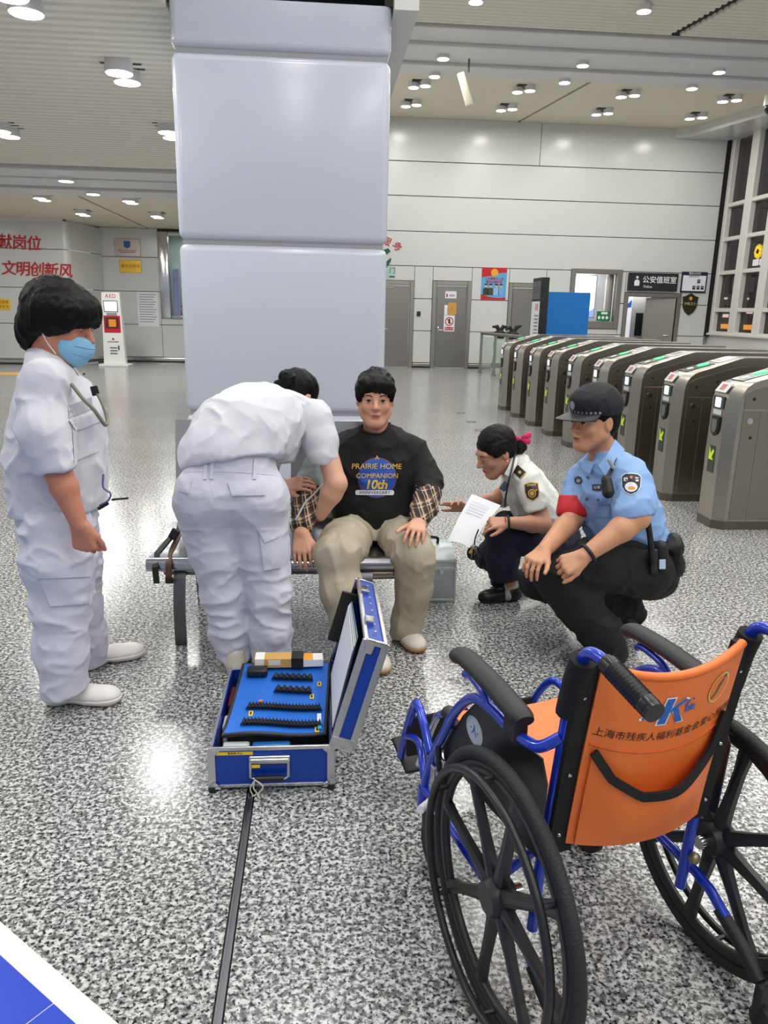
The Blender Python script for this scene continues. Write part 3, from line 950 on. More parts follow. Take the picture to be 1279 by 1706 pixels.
t = thing('gold_plaque', 'gold plaque with red lettering below the silver plaque', 'plaque', (-5.1, L2, 2.35))
MB().box((-5.40, L2 - 0.03, 2.35), (-4.84, L2, 2.67), 0.006).build('plate', M('plaque_gold', (214, 170, 62), 0.3, 0.8), t)
text('lettering', '青年文明号', 0.10, (-5.12, L2 - 0.032, 2.51), X_, Z_, M('plaque_red', (150, 24, 16), 0.6), t, 0.001, shear=0.15)
# window beside the column
t = thing('window_8', 'tall window with a blue curtain beside the column', 'window', (-4.0, L2, 1.2))
t['kind'] = 'structure'
MB().box((-4.38, L2 - 0.05, 1.17), (-4.10, L2 + 0.15, 3.42), 0.03, 3).box((-4.1, L2 - 0.05, 3.32), (-2.6, L2 + 0.15, 3.42), 0.02, 2).box((-4.1, L2 - 0.05, 1.17), (-2.6, L2 + 0.15, 1.25), 0.02, 2).build('window_frame', CHROME, t, smooth=40)
MB().box((-4.08, L2 + 0.09, 1.25), (-2.6, L2 + 0.10, 3.32)).build('pane', M('clear_pane', (255, 255, 255), 0.03, 0, 0.5, alpha=0.08), t)
MB().box((-4.5, 23.6, 0.8), (-2.2, 23.7, 3.5)).box((-4.5, 22.3, 0.8), (-4.4, 23.6, 3.5)).box((-4.5, 22.3, 3.45), (-2.2, 23.6, 3.5)).box((-4.5, 22.3, 0.8), (-2.2, 23.6, 0.9)).build('room_shell', M('room_teal', (150, 176, 170), 0.5), t)
MB().sheet(lambda u, v: (Vector((-4.06 + 0.17 * u, L2 + 0.2 + 0.02 * math.sin(u * 20), 1.27 + 1.2 * v)), Vector((0, -1, 0))), 14, 2, 0.008).build('curtain', M('curtain_blue', (150, 160, 220), 0.8), t)
tp = thing('desk_plants', 'cluster of dark green potted leaves inside the tall window', 'plant', (-3.7, 22.6, 1.2))
MB().box((-3.98, 22.5, 1.252), (-3.5, 22.75, 1.34), 0.02).build('pot', M('pot_brown', (110, 90, 70), 0.6), tp)
rnd = random.Random(3)
lf_ = MB()
for k in range(40):
    c = Vector((-3.74 + rnd.uniform(-0.24, 0.24), 22.62 + rnd.uniform(-0.1, 0.1), 1.42 + rnd.uniform(-0.1, 0.12)))
    d_ = Vector((rnd.uniform(-1, 1), rnd.uniform(-1, 1), rnd.uniform(0, 1))).normalized()
    x_, y_, z_ = basis(d_)
    lf_.prism([(0, -0.07), (0.03, 0), (0, 0.07), (-0.03, 0)], c, x_, z_, y_, 0.006)
lf_.build('leaves', M('leaf_dark', (40, 62, 40), 0.5), tp, kind='stuff')
ld = bpy.data.lights.new('room_light', 'AREA')
ld.size = 0.8
ld.energy = 16
lo = bpy.data.objects.new('room_light', ld)
COL.objects.link(lo)
lo.location = (-3.4, 22.9, 3.4)
lo.parent = t
lo.matrix_parent_inverse = Matrix.Translation(-t.location)
# paper notice on the wall
t = plate('wall_notice', 'white printed notice sheet on the wall beside the tall window', 'notice', -5.0, -4.44, 0.95, 1.86, L2, PAPER, 0.006)
for k in range(12):
    MB().box((-4.95, L2 - 0.0085, 1.78 - k * 0.065), (-4.49 - 0.04 * (k % 3), L2 - 0.0055, 1.80 - k * 0.065)).build('print_line', M('print_grey', (150, 150, 155), 0.6), t)

# AED stand
ax, ay = -5.22, 20.25
t = thing('defibrillator_stand', 'slim white defibrillator stand with screen and red cabinet', 'stand', (ax, ay, 0))
MB().box((ax - 0.36, ay - 0.26, 0.0), (ax + 0.36, ay + 0.26, 0.055), 0.01).build('base', WHITE, t)
MB().prism([(-0.27, 0.055), (0.27, 0.055), (0.22, 1.80), (-0.22, 1.80)], (ax, ay + 0.1, 0), X_, Z_, FR, 0.2, 0.012).build('body', WHITE, t)
yf = ay - 0.1015
MB().box((ax - 0.18, yf - 0.004, 1.33), (ax + 0.16, yf, 1.60), 0.002).build('bezel', BLACK, t)
MB().box((ax - 0.16, yf - 0.007, 1.35), (ax + 0.14, yf - 0.0045, 1.58)).build('screen', M('screen_white', (255, 255, 255), 0.4, emit=(248, 250, 255), estr=1.3), t)
MB().box((ax - 0.12, yf - 0.006, 1.24), (ax + 0.13, yf - 0.002, 1.31)).build('grille', M('print_grey', (150, 150, 155), 0.6), t)
rc = MB().box((ax - 0.2, yf - 0.012, 0.83), (ax + 0.2, yf, 1.24), 0.004).build('red_cabinet', RED, t)
MB().box((ax - 0.16, yf - 0.015, 0.93), (ax + 0.16, yf - 0.011, 1.20)).build('cabinet_glass', M('cab_glass', (84, 44, 50), 0.15), rc)
MB().box((ax - 0.08, yf - 0.02, 0.97), (ax + 0.10, yf - 0.0145, 1.15), 0.006).build('orange_unit', M('unit_orange', (238, 150, 40), 0.5), rc)
text('lettering', 'AED', 0.13, (ax, yf - 0.002, 1.71), X_, Z_, RED, t, 0.001, spacing=1.1)
MB().box((ax - 0.03, yf - 0.004, 0.66), (ax + 0.03, yf - 0.001, 0.68)).box((ax - 0.01, yf - 0.004, 0.64), (ax + 0.01, yf - 0.001, 0.70)).build('red_cross', RED, t)
text('print', '自动体外除颤仪', 0.04, (ax, yf - 0.002, 0.60), X_, Z_, INK, t, 0.001)
for k in range(3):
    MB().box((ax - 0.09, yf - 0.003, 0.30 + k * 0.07), (ax + 0.09, yf - 0.001, 0.33 + k * 0.07)).build('printed_rows', M('print_grey2', (110, 110, 115), 0.6), t)
MB().box((ax + 0.11, yf - 0.006, 0.40), (ax + 0.14, yf - 0.001, 0.51)).build('slot', BLACK, t)

# ------------------------------------------------------------------ hanging sensor, dome camera
t = thing('hanging_antenna', 'cream paddle shaped antenna hanging from a rod under the ceiling', 'antenna', (2.84, 16.42, 5.6))
hx, hy = 2.84, 16.42
MB().cyl((hx, hy, Z_HIGH - 0.06), (hx, hy, Z_HIGH - 0.32), 0.02, n=8).build('rod', M('rod_grey', (120, 120, 118), 0.4, 0.6), t)
MB().frame((hx - 0.05, hy, Z_HIGH - 0.62), Vector((1, 0, 0.35)), Y_, Vector((-0.35, 0, 1)), 0.16, 0.07, 0.62, 0.05, 3).build('paddle', M('cream_plastic', (226, 224, 200), 0.4), t, smooth=40)
t = thing('dome_camera', 'white dome security camera hanging near the window wall', 'camera', (9.57, 17.6, 5.9))
hx, hy = 9.62, 17.4
MB().cyl((hx, hy, Z_HIGH - 0.0), (hx, hy, Z_HIGH - 0.2), 0.05, n=12).build('mount', BLACK, t)
MB().cyl((hx, hy, Z_HIGH - 0.2), (hx, hy, Z_HIGH - 0.42), 0.17, 0.18, n=20).build('housing', WHITE, t, smooth=40)
MB().sphere((hx, hy, Z_HIGH - 0.45), 0.15, n=20).build('dome', M('dome_black', (18, 18, 20), 0.08), t, smooth=180)

# ------------------------------------------------------------------ floor marks
q0 = fl(0, 1537)
q1 = fl(195, 1706)
t = thing('floor_sticker', 'blue floor panel with white border in the lower left corner', 'floor mat', (-0.9, 1.0, 0))
dv = (q1 - q0).normalized()
nv = Vector((-dv.y, dv.x, 0))
if nv.y > 0:
    nv = -nv
MB().frame(q0 + dv * 0.0 + nv * 0.75 + Vector((0, 0, 0.002)), dv, nv, Z_, 3.0, 1.5, 0.004).build('border', M('mat_white', (228, 230, 232), 0.4), t)
cc = q0 + nv * (0.055 + 0.7)
cut = (fl(115, 1655) - q0).dot(dv)
for a, b_ in ((-1.4, cut - 0.002), (cut + 0.002, 1.4)):
    MB().frame(cc + dv * ((a + b_) / 2) + Vector((0, 0, 0.0045)), dv, nv, Z_, b_ - a, 1.4, 0.003).build('blue_sheet', M('mat_blue', (44, 72, 190), 0.35), t)
t = thing('floor_arrow', 'faded orange guide mark on the floor at the far left', 'floor mark', fl(10, 622))
MB().prism([(-0.8, -0.2), (0.5, -0.5), (0.9, -0.2), (0.5, 0.35), (-0.8, 0.25)], fl(5, 622) + Vector((0, 0, 0.001)), X_, Y_, Z_, 0.003).build('paint', M('orange_paint', (232, 178, 92), 0.4), t)
for i, (px, py, lab) in enumerate(((767, 688, 'small dark round floor outlet farthest from the crouching woman'), (785, 703, 'small round floor outlet ring in the middle of three'), (800, 717, 'small round floor outlet ring just behind the crouching woman'))):
    q = fl(px, py)
    t = thing('floor_outlet', lab, 'floor outlet', q, 'floor outlets')
    MB().lathe([(0.055, 0.0), (0.075, 0.0), (0.075, 0.003), (0.055, 0.003), (0.055, 0.0)], q, Z_, 20).build('ring', M('dark_metal', (84, 84, 86), 0.4, 0.8), t)
    MB().cyl(q, q + Vector((0, 0, 0.0015)), 0.055, n=20).build('lid', STEEL, t)
# ------------------------------------------------------------------ ticket gates
GATE = M('gate_steel', (172, 166, 156), 0.3, 1.0, bump=(50, 0.06, (1, 1, 25)))
GATEP = M('gate_panel', (150, 144, 134), 0.34, 1.0, bump=(50, 0.06, (25, 25, 1)))
GGREEN = M('gate_green', (40, 230, 120), 0.4, emit=(30, 225, 110), estr=1.4)
GARROW = M('gate_arrow', (190, 220, 30), 0.4, emit=(180, 215, 20), estr=0.3)
GSCR = M('gate_screen', (245, 248, 250), 0.3, emit=(240, 245, 250), estr=1.0)
GLABEL = M('gate_label', (220, 224, 224), 0.4)
GL = 1.75


def gate_body(mb, prof, ys):
    """loft an (x, z) outline across y; front points are drawn back on the outer sections"""
    rings = []
    for y, ins in ys:
        rings.append([mb.bm.verts.new((x + ins * max(0, 1 - x / 0.6), y, z)) for x, z in prof])
    n = len(prof)
    for a, b_ in zip(rings, rings[1:]):
        for k_ in range(n):
            mb.bm.faces.new((a[k_], a[(k_ + 1) % n], b_[(k_ + 1) % n], b_[k_]))
    mb.bm.faces.new(rings[0][::-1])
    mb.bm.faces.new(rings[-1])
    return mb


def top_pt(s, y):
    """a point on the sloping head: s runs 0..1 from the front corner to the flat top"""
    a, b_ = Vector((0.12, y, 1.075)), Vector((0.50, y, 1.185))
    return a.lerp(b_, s)


def make_gate(o):
    t = thing('ticket_gate', 'x', 'ticket gate', o, 'row of steel ticket gates')
    ys = [(-0.15, 0.075), (-0.10, 0.0), (0.10, 0.0), (0.15, 0.075)]

    def at_o(mb):
        for v in mb.bm.verts:
            v.co += Vector(o)
        return mb
    prof = [(0.0, 0.06), (-0.005, 0.55), (0.0, 0.93), (0.012, 0.985), (0.04, 1.03), (0.085, 1.062), (0.12, 1.075), (0.50, 1.185), (0.56, 1.195), (GL, 1.195), (GL, 0.06)]
    at_o(gate_body(MB(), prof, ys)).build('body', GATE, t, smooth=30)
    pp = [(-0.004, 0.0), (-0.004, 0.062), (GL, 0.062), (GL, 0.0)]
    at_o(gate_body(MB(), pp, [(-0.154, 0.075), (-0.102, 0), (0.102, 0), (0.154, 0.075)])).build('plinth', M('plinth_steel', (120, 114, 104), 0.4, 1.0), t)
    for sd in (-1, 1):
        y0, y1 = sorted((sd * 0.1495, sd * 0.1535))
        for x0, x1 in ((0.105, 0.225), (0.232, 0.80), (0.807, 1.72)):
            pl = at_o(MB().box((x0, y0, 0.075), (x1, y1, 0.875), 0.001, 1)).build('side_panel', GATEP, t)
        at_o(MB().prism([(0.105, 0.883), (0.80, 0.883), (0.80, 1.13), (0.50, 1.12), (0.16, 1.02), (0.105, 0.985)], (0, y0, 0), X_, Z_, Y_, 0.004)).build('upper_panel', GATEP, t)
        for x, z in ((0.16, 0.80), (0.36, 0.50)):
            at_o(MB().cyl((x, sd * 0.15, z), (x, sd * 0.158, z), 0.022, n=16)).build('lock', CHROME, t)
        for x, z in ((0.17, 0.955), (0.34, 1.0), (0.55, 1.05), (0.18, 0.68), (0.42, 0.68)):
            at_o(MB().cyl((x, sd * 0.15, z), (x, sd * 0.1555, z), 0.012, n=10)).build('sensor', BLACK, t)
    # front face, looking along -x
    nx = -X_
    fy = -Y_
    at_o(MB().prism(rrect(0.145, 0.09, 0.01), (-0.002, 0, 0.915), fy, Z_, nx, 0.006)).build('screen_bezel', M('bezel_grey', (60, 74, 72), 0.3), t)
    at_o(MB().prism(rrect(0.075, 0.07, 0.008), (-0.008, 0, 0.915), fy, Z_, nx, 0.003)).build('screen', GSCR, t)
    at_o(MB().prism(rrect(0.11, 0.035, 0.004), (-0.004, 0, 0.845), fy, Z_, nx, 0.004)).build('caption', GLABEL, t)
    slot = [(-0.055, 0.07), (0.055, 0.07), (0.055, -0.02), (0.04, -0.055), (0, -0.075), (-0.04, -0.055), (-0.055, -0.02)]
    sl = at_o(MB().prism(slot, (-0.003, 0, 0.745), fy, Z_, nx, 0.012, 0.003)).build('card_slot', BLACK, t)
    at_o(MB().prism([(p[0] * 0.6, p[1] * 0.68) for p in slot], (-0.0155, 0, 0.745), fy, Z_, nx, 0.004)).build('slot_face', M('slot_grey', (112, 112, 110), 0.35), sl)
    dp = at_o(MB().box((-0.008, -0.045, 0.40), (-0.002, 0.045, 0.60), 0.002, 1)).build('arrow_display', M('display_dark', (44, 56, 52), 0.25), t)
    arrow = [(-0.03, -0.02), (0.01, -0.02), (0.0, -0.03), (0.03, 0.03), (0.036, 0.02), (0.036, -0.06), (-0.03, -0.06)]
    arrow = [(-0.034, 0.06), (-0.034, -0.035), (0.03, -0.035), (0.008, -0.014), (0.034, 0.03), (0.018, 0.045), (-0.012, 0.008)]
    at_o(MB().prism([(p[0], p[1] + 0.03) for p in arrow], (-0.0085, 0, 0.50), fy, Z_, nx, 0.002)).build('arrow', GARROW, dp)
    # label on the rounded nose
    d_ = Vector((0.085 - 0.005, 0, 1.062 - 0.955)).normalized()
    nn = Vector((-d_.z, 0, d_.x))
    lb = at_o(MB().frame(Vector((0.026, 0, 1.018)) + nn * 0.007, d_, Y_, nn, 0.085, 0.15, 0.006, 0.002)).build('label', GLABEL, t)
    at_o(MB().frame(Vector((0.026, 0, 1.018)) + nn * 0.011, d_, Y_, nn, 0.045, 0.06, 0.003)).build('label_print', M('label_red', (206, 120, 116), 0.4), lb)
    # head
    d_ = (top_pt(1, 0) - top_pt(0, 0)).normalized()
    nn = Vector((-d_.z, 0, d_.x))
    hp = at_o(MB().frame(top_pt(0.27, 0) + nn * 0.003, d_, Y_, nn, 0.24, 0.17, 0.005, 0.002)).build('reader_panel', M('reader_black', (40, 46, 44), 0.2), t)
    at_o(MB().prism(ell(0.05, 0.045, 20), top_pt(0.42, 0) + nn * 0.0055, d_, Y_, nn, 0.004)).build('green_light', GGREEN, hp)
    at_o(MB().prism(ell(0.028, 0.03, 16), top_pt(0.14, 0) + nn * 0.0055, d_, Y_, nn, 0.002)).build('card_icon', GLABEL, hp)
    at_o(MB().frame(top_pt(0.85, 0) + nn * 0.003, d_, Y_, nn, 0.15, 0.17, 0.005, 0.002)).build('top_display', GLABEL, t)
    at_o(MB().frame(top_pt(0.85, 0) + nn * 0.006, d_, Y_, nn, 0.10, 0.12, 0.003)).build('top_screen', M('lcd', (150, 158, 150), 0.2), t)
    return t


g0 = make_gate((2.86, 5.34, 0))
GORD = ['nearest', 'second nearest', 'third nearest', 'fourth nearest', 'fifth nearest', 'sixth nearest', 'seventh nearest', 'second farthest', 'farthest']
g0['label'] = 'steel ticket gate with green light, %s of the row' % GORD[0]
for i in range(1, 9):
    gg = copy_tree(g0, (0, 0.86 * i, 0))
    gg['label'] = 'steel ticket gate with green light, %s of the row' % GORD[i]

# ------------------------------------------------------------------ things beyond the gates
t = thing('sign_totem', 'tall black sign totem with a white timetable face behind the gates', 'sign', (3.84, 13.8, 0))
MB().box((3.78, 13.5, 0.0), (3.91, 14.1, 2.12), 0.008).build('body', BLACK, t)
MB().box((3.774, 13.56, 0.5), (3.781, 14.06, 1.72)).build('white_face', PAPER, t)
MB().box((3.773, 13.56, 1.76), (3.781, 14.06, 2.06)).build('header', M('header_grey', (96, 96, 94), 0.4), t)
MB().box((3.771, 13.66, 1.86), (3.774, 13.95, 1.98)).build('header_window', M('dark_grey', (70, 70, 74), 0.3), t)
for k in range(14):
    MB().box((3.772, 13.60, 1.46 - k * 0.06), (3.7745, 13.84, 1.49 - k * 0.06)).build('timetable_row', M('print_grey', (150, 150, 155), 0.6), t)
MB().box((3.772, 13.66, 1.56), (3.7745, 13.70, 1.68)).box((3.772, 13.75, 1.56), (3.7745, 13.79, 1.68)).build('red_mark', RED, t)

p0, p1 = at(914, 486, 14.4), at(984, 488, 14.4)
t = thing('blue_board', 'bright blue freestanding board behind the ticket gates', 'board', (p0.x, 14.4, 0))
MB().box((p0.x, 14.4, 0.25), (p1.x, 14.45, p0.z), 0.004).build('panel', M('board_blue', (0, 112, 192), 0.45), t)
MB().prism([(p0.x - 0.16, 14.62), (p0.x, 14.40), (p0.x, 14.45), (p0.x - 0.13, 14.64)], (0, 0, 0.25), X_, Y_, Z_, p0.z - 0.25).build('side_wing', M('board_lightblue', (66, 156, 214), 0.45), t)
for x in (p0.x + 0.05, p1.x - 0.05):
    MB().box((x - 0.02, 14.42, 0.0), (x + 0.02, 14.47, 0.27)).build('leg', STEEL, t)

t = thing('guard_rail', 'low steel guard rail with glass panes beyond the gates', 'railing', (4.3, 18, 0))
ra = [at(803, 548, 20.0), at(826, 552, 19.0), at(846, 555, 18.2), at(868, 557, 17.4)]
for q in ra:
    MB().cyl((q.x, q.y, 0), (q.x, q.y, 0.98), 0.035, n=10).build('post', STEEL, t, smooth=40)
    MB().cyl((q.x, q.y, 0), (q.x, q.y, 0.02), 0.07, n=12).build('post_base', STEEL, t)
MB().tube([(q.x, q.y, 1.0) for q in ra], 0.04, 10).build('rail', STEEL, t, smooth=40)
for qa, qb in zip(ra, ra[1:]):
    dd = Vector((qb.x - qa.x, qb.y - qa.y, 0))
    MB().frame(Vector(((qa.x + qb.x) / 2, (qa.y + qb.y) / 2, 0.52)), dd, Vector((-dd.y, dd.x, 0)), Z_, dd.length - 0.14, 0.012, 0.8).build('glass_pane', M('rail_glass', (206, 226, 214), 0.05, alpha=0.3), t)
for i, (px, Y, lab) in enumerate(((832, 19.6, 'black topped white potted stand behind the guard rail, left'), (854, 18.9, 'black topped white potted stand behind the guard rail, right'))):
    q = at(px, 560, Y)
    t = thing('potted_stand', lab, 'planter', (q.x, Y, 0), 'stands behind the guard rail')
    MB().lathe([(0.16, 0), (0.17, 0.3), (0.12, 0.55), (0.16, 0.72), (0.13, 0.86), (0.0, 0.88)], (q.x, Y, 0), Z_, 16).build('white_pot', M('pot_white', (222, 226, 220), 0.5), t, smooth=60)
    MB().sphere((q.x, Y, 0.98), 0.16, (1, 1, 0.75)).build('dark_crown', M('crown_black', (20, 22, 20), 0.7), t, smooth=180)
    for sx in (-1, 1):
        MB().tube([(q.x, Y, 1.05), (q.x + sx * 0.08, Y, 1.18), (q.x + sx * 0.2, Y, 1.17 + 0.05 * (i == 1) * sx)], [0.05, 0.055, 0.02], 8).build('leaf', M('crown_black', (20, 22, 20), 0.7), t, smooth=60)
    MB().lathe([(0.172, 0.16), (0.19, 0.22), (0.172, 0.28)], (q.x, Y, 0), Z_, 16).build('dark_band', M('crown_black', (20, 22, 20), 0.7), t)

# ------------------------------------------------------------------ bench
SEATST = M('seat_steel', (172, 174, 182), 0.22, 1.0)
SEATDK = M('seat_dark', (112, 112, 116), 0.35, 1.0)
bx0, bxm, bx1, by0, by1, bz = -0.765, -0.19, 0.36, 3.25, 3.86, 0.42
t = thing('steel_bench', 'polished steel waiting bench with curved legs, the man sits on it', 'bench', (-0.2, 3.55, 0))
for xa, xb in ((bx0, bxm - 0.01), (bxm + 0.01, bx1)):
    def seatf(u, v, xa=xa, xb=xb):
        x = xa + (xb - xa) * u
        s = v * 1.0
        y = by0 + (by1 - by0) * s
        z = bz + 0.006 - 0.035 * math.sin(min(1, s * 1.3) * math.pi) * 0.6
        return Vector((x, y, z)), Z_
    st = MB().sheet(seatf, 4, 16, 0.008).build('seat', SEATST, t, smooth=40)
    MB().tube([(xa, by0 + 0.012, bz - 0.02), (xb, by0 + 0.012, bz - 0.02)], 0.031, 16).build('front_roll', SEATST, t, smooth=40)

    def backf(u, v, xa=xa, xb=xb):
        z = bz + 0.02 + 0.50 * v
        return Vector((xa + 0.02 + (xb - xa - 0.04) * u, by1 + 0.01 + 0.10 * v, z)), Vector((0, -1, 0.2))
    MB().sheet(backf, 3, 8, 0.012).build('backrest', M('back_steel', (176, 176, 178), 0.28, 1.0), t, smooth=40)
    MB().box((xa + 0.05, by1 - 0.02, bz - 0.02), (xb - 0.05, by1 + 0.02, bz + 0.03)).build('back_bracket', SEATDK, t)
MB().box((bx0 + 0.10, 3.50, 0.30), (bx1 - 0.02, 3.58, 0.36), 0.01).build('beam', SEATDK, t)
MB().box((bx0 + 0.06, 3.30, 0.335), (bx1 - 0.03, 3.36, 0.375), 0.008).build('front_beam', SEATDK, t)
for lx in (-0.63, 0.20):
    LEGM = SEATDK
    MB().ribbon(smooth_path([(lx, 3.30, 0.385), (lx + 0.004, 3.255, 0.33), (lx, 3.245, 0.22), (lx - 0.006, 3.27, 0.09), (lx - 0.012, 3.305, 0.0)], 5), 0.05, 0.022, Vector((0, -1, 0.05))).build('leg', LEGM, t, smooth=40)
    MB().ribbon([(lx + 0.01, 3.70, 0.40), (lx + 0.01, 3.78, 0.2), (lx + 0.01, 3.83, 0.0)], 0.05, 0.022, Vector((0, -1, 0.3))).build('leg', LEGM, t)
MB().tube(smooth_path([(0.10, 3.285, 0.345), (0.30, 3.285, 0.345), (0.36, 3.29, 0.352), (0.372, 3.33, 0.40)], 5), 0.026, 14).build('end_tube', M('tube_warm', (150, 140, 128), 0.25, 1.0), t, smooth=40)

# ------------------------------------------------------------------ backpack on the bench
NAVY = M('pack_navy', (24, 28, 46), 0.75, bump=(300, 0.15))
STRAP = M('strap_black', (30, 27, 26), 0.7)
BROWN = M('strap_brown', (92, 66, 52), 0.65)
t = thing('backpack', 'dark navy backpack with brown and black straps lying on the bench', 'backpack', (-0.5, 3.6, bz))
MB().frame((-0.50, 3.63, bz + 0.115), X_, Vector((0, 0.96, -0.1)), Vector((0, 0.1, 0.96)), 0.34, 0.28, 0.21, 0.08, 4).build('body', NAVY, t, smooth=60)
MB().frame((-0.50, 3.52, bz + 0.075), X_, Vector((0, 0.96, -0.1)), Vector((0, 0.1, 0.96)), 0.26, 0.10, 0.13, 0.04, 4).build('front_pocket', NAVY, t, smooth=60)
a_ = [at(312, 848, 3.62), at(300, 880, 3.55), at(285, 895, 3.45), at(262, 922, 3.32)]
MB().ribbon(smooth_path(a_, 5), 0.035, 0.008, Vector((-0.4, -0.7, 0.5))).build('shoulder_strap', STRAP, t, smooth=50)
b1 = [at(308, 855, 3.60), at(298, 890, 3.48), at(286, 918, 3.36), at(281, 935, 3.222), at(281, 955, 3.205), at(281, 971, 3.208)]
MB().ribbon(smooth_path(b1, 5), 0.028, 0.006, Vector((-0.2, -0.9, 0.3))).build('webbing', BROWN, t, smooth=50)
MB().frame(at(282, 967, 3.2), X_, Y_, Z_, 0.034, 0.012, 0.028, 0.003).build('strap_end', STRAP, t)
MB().ribbon([at(262, 922, 3.30), at(258, 945, 3.215), at(261, 972, 3.21)], 0.026, 0.006, Vector((-0.1, -1, 0))).build('webbing', STRAP, t)
MB().frame(at(290, 890, 3.42), Vector((1, 0, -0.6)), Y_, Vector((0.6, 0, 1)), 0.04, 0.02, 0.05, 0.006).build('buckle', BLACK, t)

# ------------------------------------------------------------------ silver case
ALU = M('aluminium', (186, 190, 194), 0.38, 0.85, bump=(160, 0.1, (1, 1, 6)))
ALUE = M('aluminium_edge', (206, 208, 210), 0.25, 1.0)
t = thing('silver_case', 'silver aluminium case standing behind the seated man', 'case', (0.58, 3.92, 0))
sx0, sx1, sy0, sy1 = 0.43, 0.705, 3.80, 4.05
MB().box((sx0, sy0, 0.004), (sx1, sy1, 0.195), 0.006).build('body', ALU, t)
def lidp(u, v):
    return u
prof = [(sy0, 0.198), (sy0, 0.238), (sy0 + 0.03, 0.268), (sy0 + 0.09, 0.288), (sy1 - 0.06, 0.292), (sy1, 0.255), (sy1, 0.198)]
MB().prism([(p[0], p[1]) for p in prof], (sx0 + 0.004, 0, 0), Y_, Z_, X_, sx1 - sx0 - 0.008).build('lid', M('lid_grey', (196, 206, 206), 0.4, 0.3), t, smooth=40)
for z in (0.01, 0.19, 0.232):
    MB().box((sx0 - 0.004, sy0 - 0.005, z - 0.008), (sx1 + 0.004, sy0 + 0.004, z + 0.008), 0.002).build('trim_rail', ALUE, t)
for x in (sx0, sx1):
    MB().box((x - 0.006, sy0 - 0.006, 0.0), (x + 0.006, sy0 + 0.006, 0.24), 0.002).build('corner_rail', ALUE, t)
    MB().box((x - 0.006, sy1 - 0.006, 0.0), (x + 0.006, sy1 + 0.006, 0.24), 0.002).build('corner_rail', ALUE, t)
for x in (0.63,):
    MB().prism([(-0.016, 0.014), (0.016, 0.014), (0.01, -0.01), (0, -0.016), (-0.01, -0.01)], (x, sy0 - 0.004, 0.175), X_, Z_, -Y_, 0.012, 0.002).build('latch', CHROME, t)
MB().tube(smooth_path([(sx0 + 0.08, sy0 + 0.13, 0.29), (sx0 + 0.09, sy0 + 0.12, 0.325), (sx1 - 0.09, sy0 + 0.12, 0.325), (sx1 - 0.08, sy0 + 0.13, 0.29)], 4), 0.008, 8).build('handle', BLACK, t, smooth=60)

# ------------------------------------------------------------------ blue medical case
CBLUE = M('case_blue', (0, 58, 160), 0.32)
kx0, kx1, ky0, ky1, kz0, kz1 = -0.348, 0.030, 2.18, 2.73, 0.012, 0.155
t = thing('medical_case', 'open blue medical case with aluminium edges and lid raised to the right', 'case', ((kx0 + kx1) / 2, 2.45, 0))
th_ = 0.006
MB().box((kx0, ky0, kz0), (kx1, ky1, kz0 + th_)).box((kx0, ky0, kz0), (kx1, ky0 + th_, kz1)).box((kx0, ky1 - th_, kz0), (kx1, ky1, kz1)).box((kx0, ky0, kz0), (kx0 + th_, ky1, kz1)).box((kx1 - th_, ky0, kz0), (kx1, ky1, kz1)).build('tray', CBLUE, t)
MB().box((kx0 + th_, ky0 + th_, kz0 + th_), (kx1 - th_, ky1 - th_, kz0 + th_ + 0.002)).build('lining', BLACK, t)
ed = 0.011
for z in (kz0, kz1):
    for a, b_ in (((kx0, ky0), (kx1, ky0)), ((kx0, ky1), (kx1, ky1)), ((kx0, ky0), (kx0, ky1)), ((kx1, ky0), (kx1, ky1))):
        lo_ = (min(a[0], b_[0]) - 0.004, min(a[1], b_[1]) - 0.004, z - ed if z == kz1 else z)
        hi_ = (max(a[0], b_[0]) + 0.004, max(a[1], b_[1]) + 0.004, z + 0.002 if z == kz1 else z + ed)
        MB().box(lo_, hi_, 0.002).build('edge_rail', ALUE, t)
for x in (kx0, kx1):
    for y in (ky0, ky1):
        MB().box((x - 0.013, y - 0.007, kz0), (x + 0.013, y + 0.007, kz1), 0.003).build('edge_rail', ALUE, t)
        sx = 1 if x < -0.1 else -1
        for z, dz in ((kz0, 1), (kz1, -1)):
            if y == ky0:
                cp = MB().prism([(0, 0), (sx * 0.034, 0), (sx * 0.03, dz * 0.012), (sx * 0.012, dz * 0.03), (0, dz * 0.034)], (x - sx * 0.005, y - 0.005, z - dz * 0.002), X_, Z_, -Y_, 0.004).build('corner_plate', CHROME, t)
                MB().sphere((x + sx * 0.014, y - 0.010, z + dz * 0.014), 0.004, n=8).build('rivet', ALUE, cp)
        MB().cyl((x, y, 0), (x, y, kz0 + 0.004), 0.014, n=12).build('foot', BLACKRUB, t)
MB().box((kx0 + 0.015, ky0 - 0.0015, 0.128), (kx0 + 0.13, ky0 + 0.001, 0.139)).build('yellow_label', YELLOW, t)
text('print', '急救箱 中心', 0.009, (kx0 + 0.075, ky0 - 0.0017, 0.1335), X_, Z_, INK, t, 0.0003)
cxm = -0.165
MB().box((cxm - 0.065, ky0 - 0.012, 0.098), (cxm + 0.065, ky0, 0.126), 0.004).box((cxm - 0.06, ky0 - 0.016, 0.106), (cxm + 0.06, ky0 - 0.01, 0.118), 0.003).build('handle_plate', ALUE, t)
hd = MB().tube([(cxm - 0.06, ky0 - 0.012, 0.108), (cxm - 0.06, ky0 - 0.022, 0.062), (cxm - 0.05, ky0 - 0.022, 0.054), (cxm + 0.05, ky0 - 0.022, 0.054), (cxm + 0.06, ky0 - 0.022, 0.062), (cxm + 0.06, ky0 - 0.012, 0.108)], 0.005, 8).build('handle', CHROME, t, smooth=60)
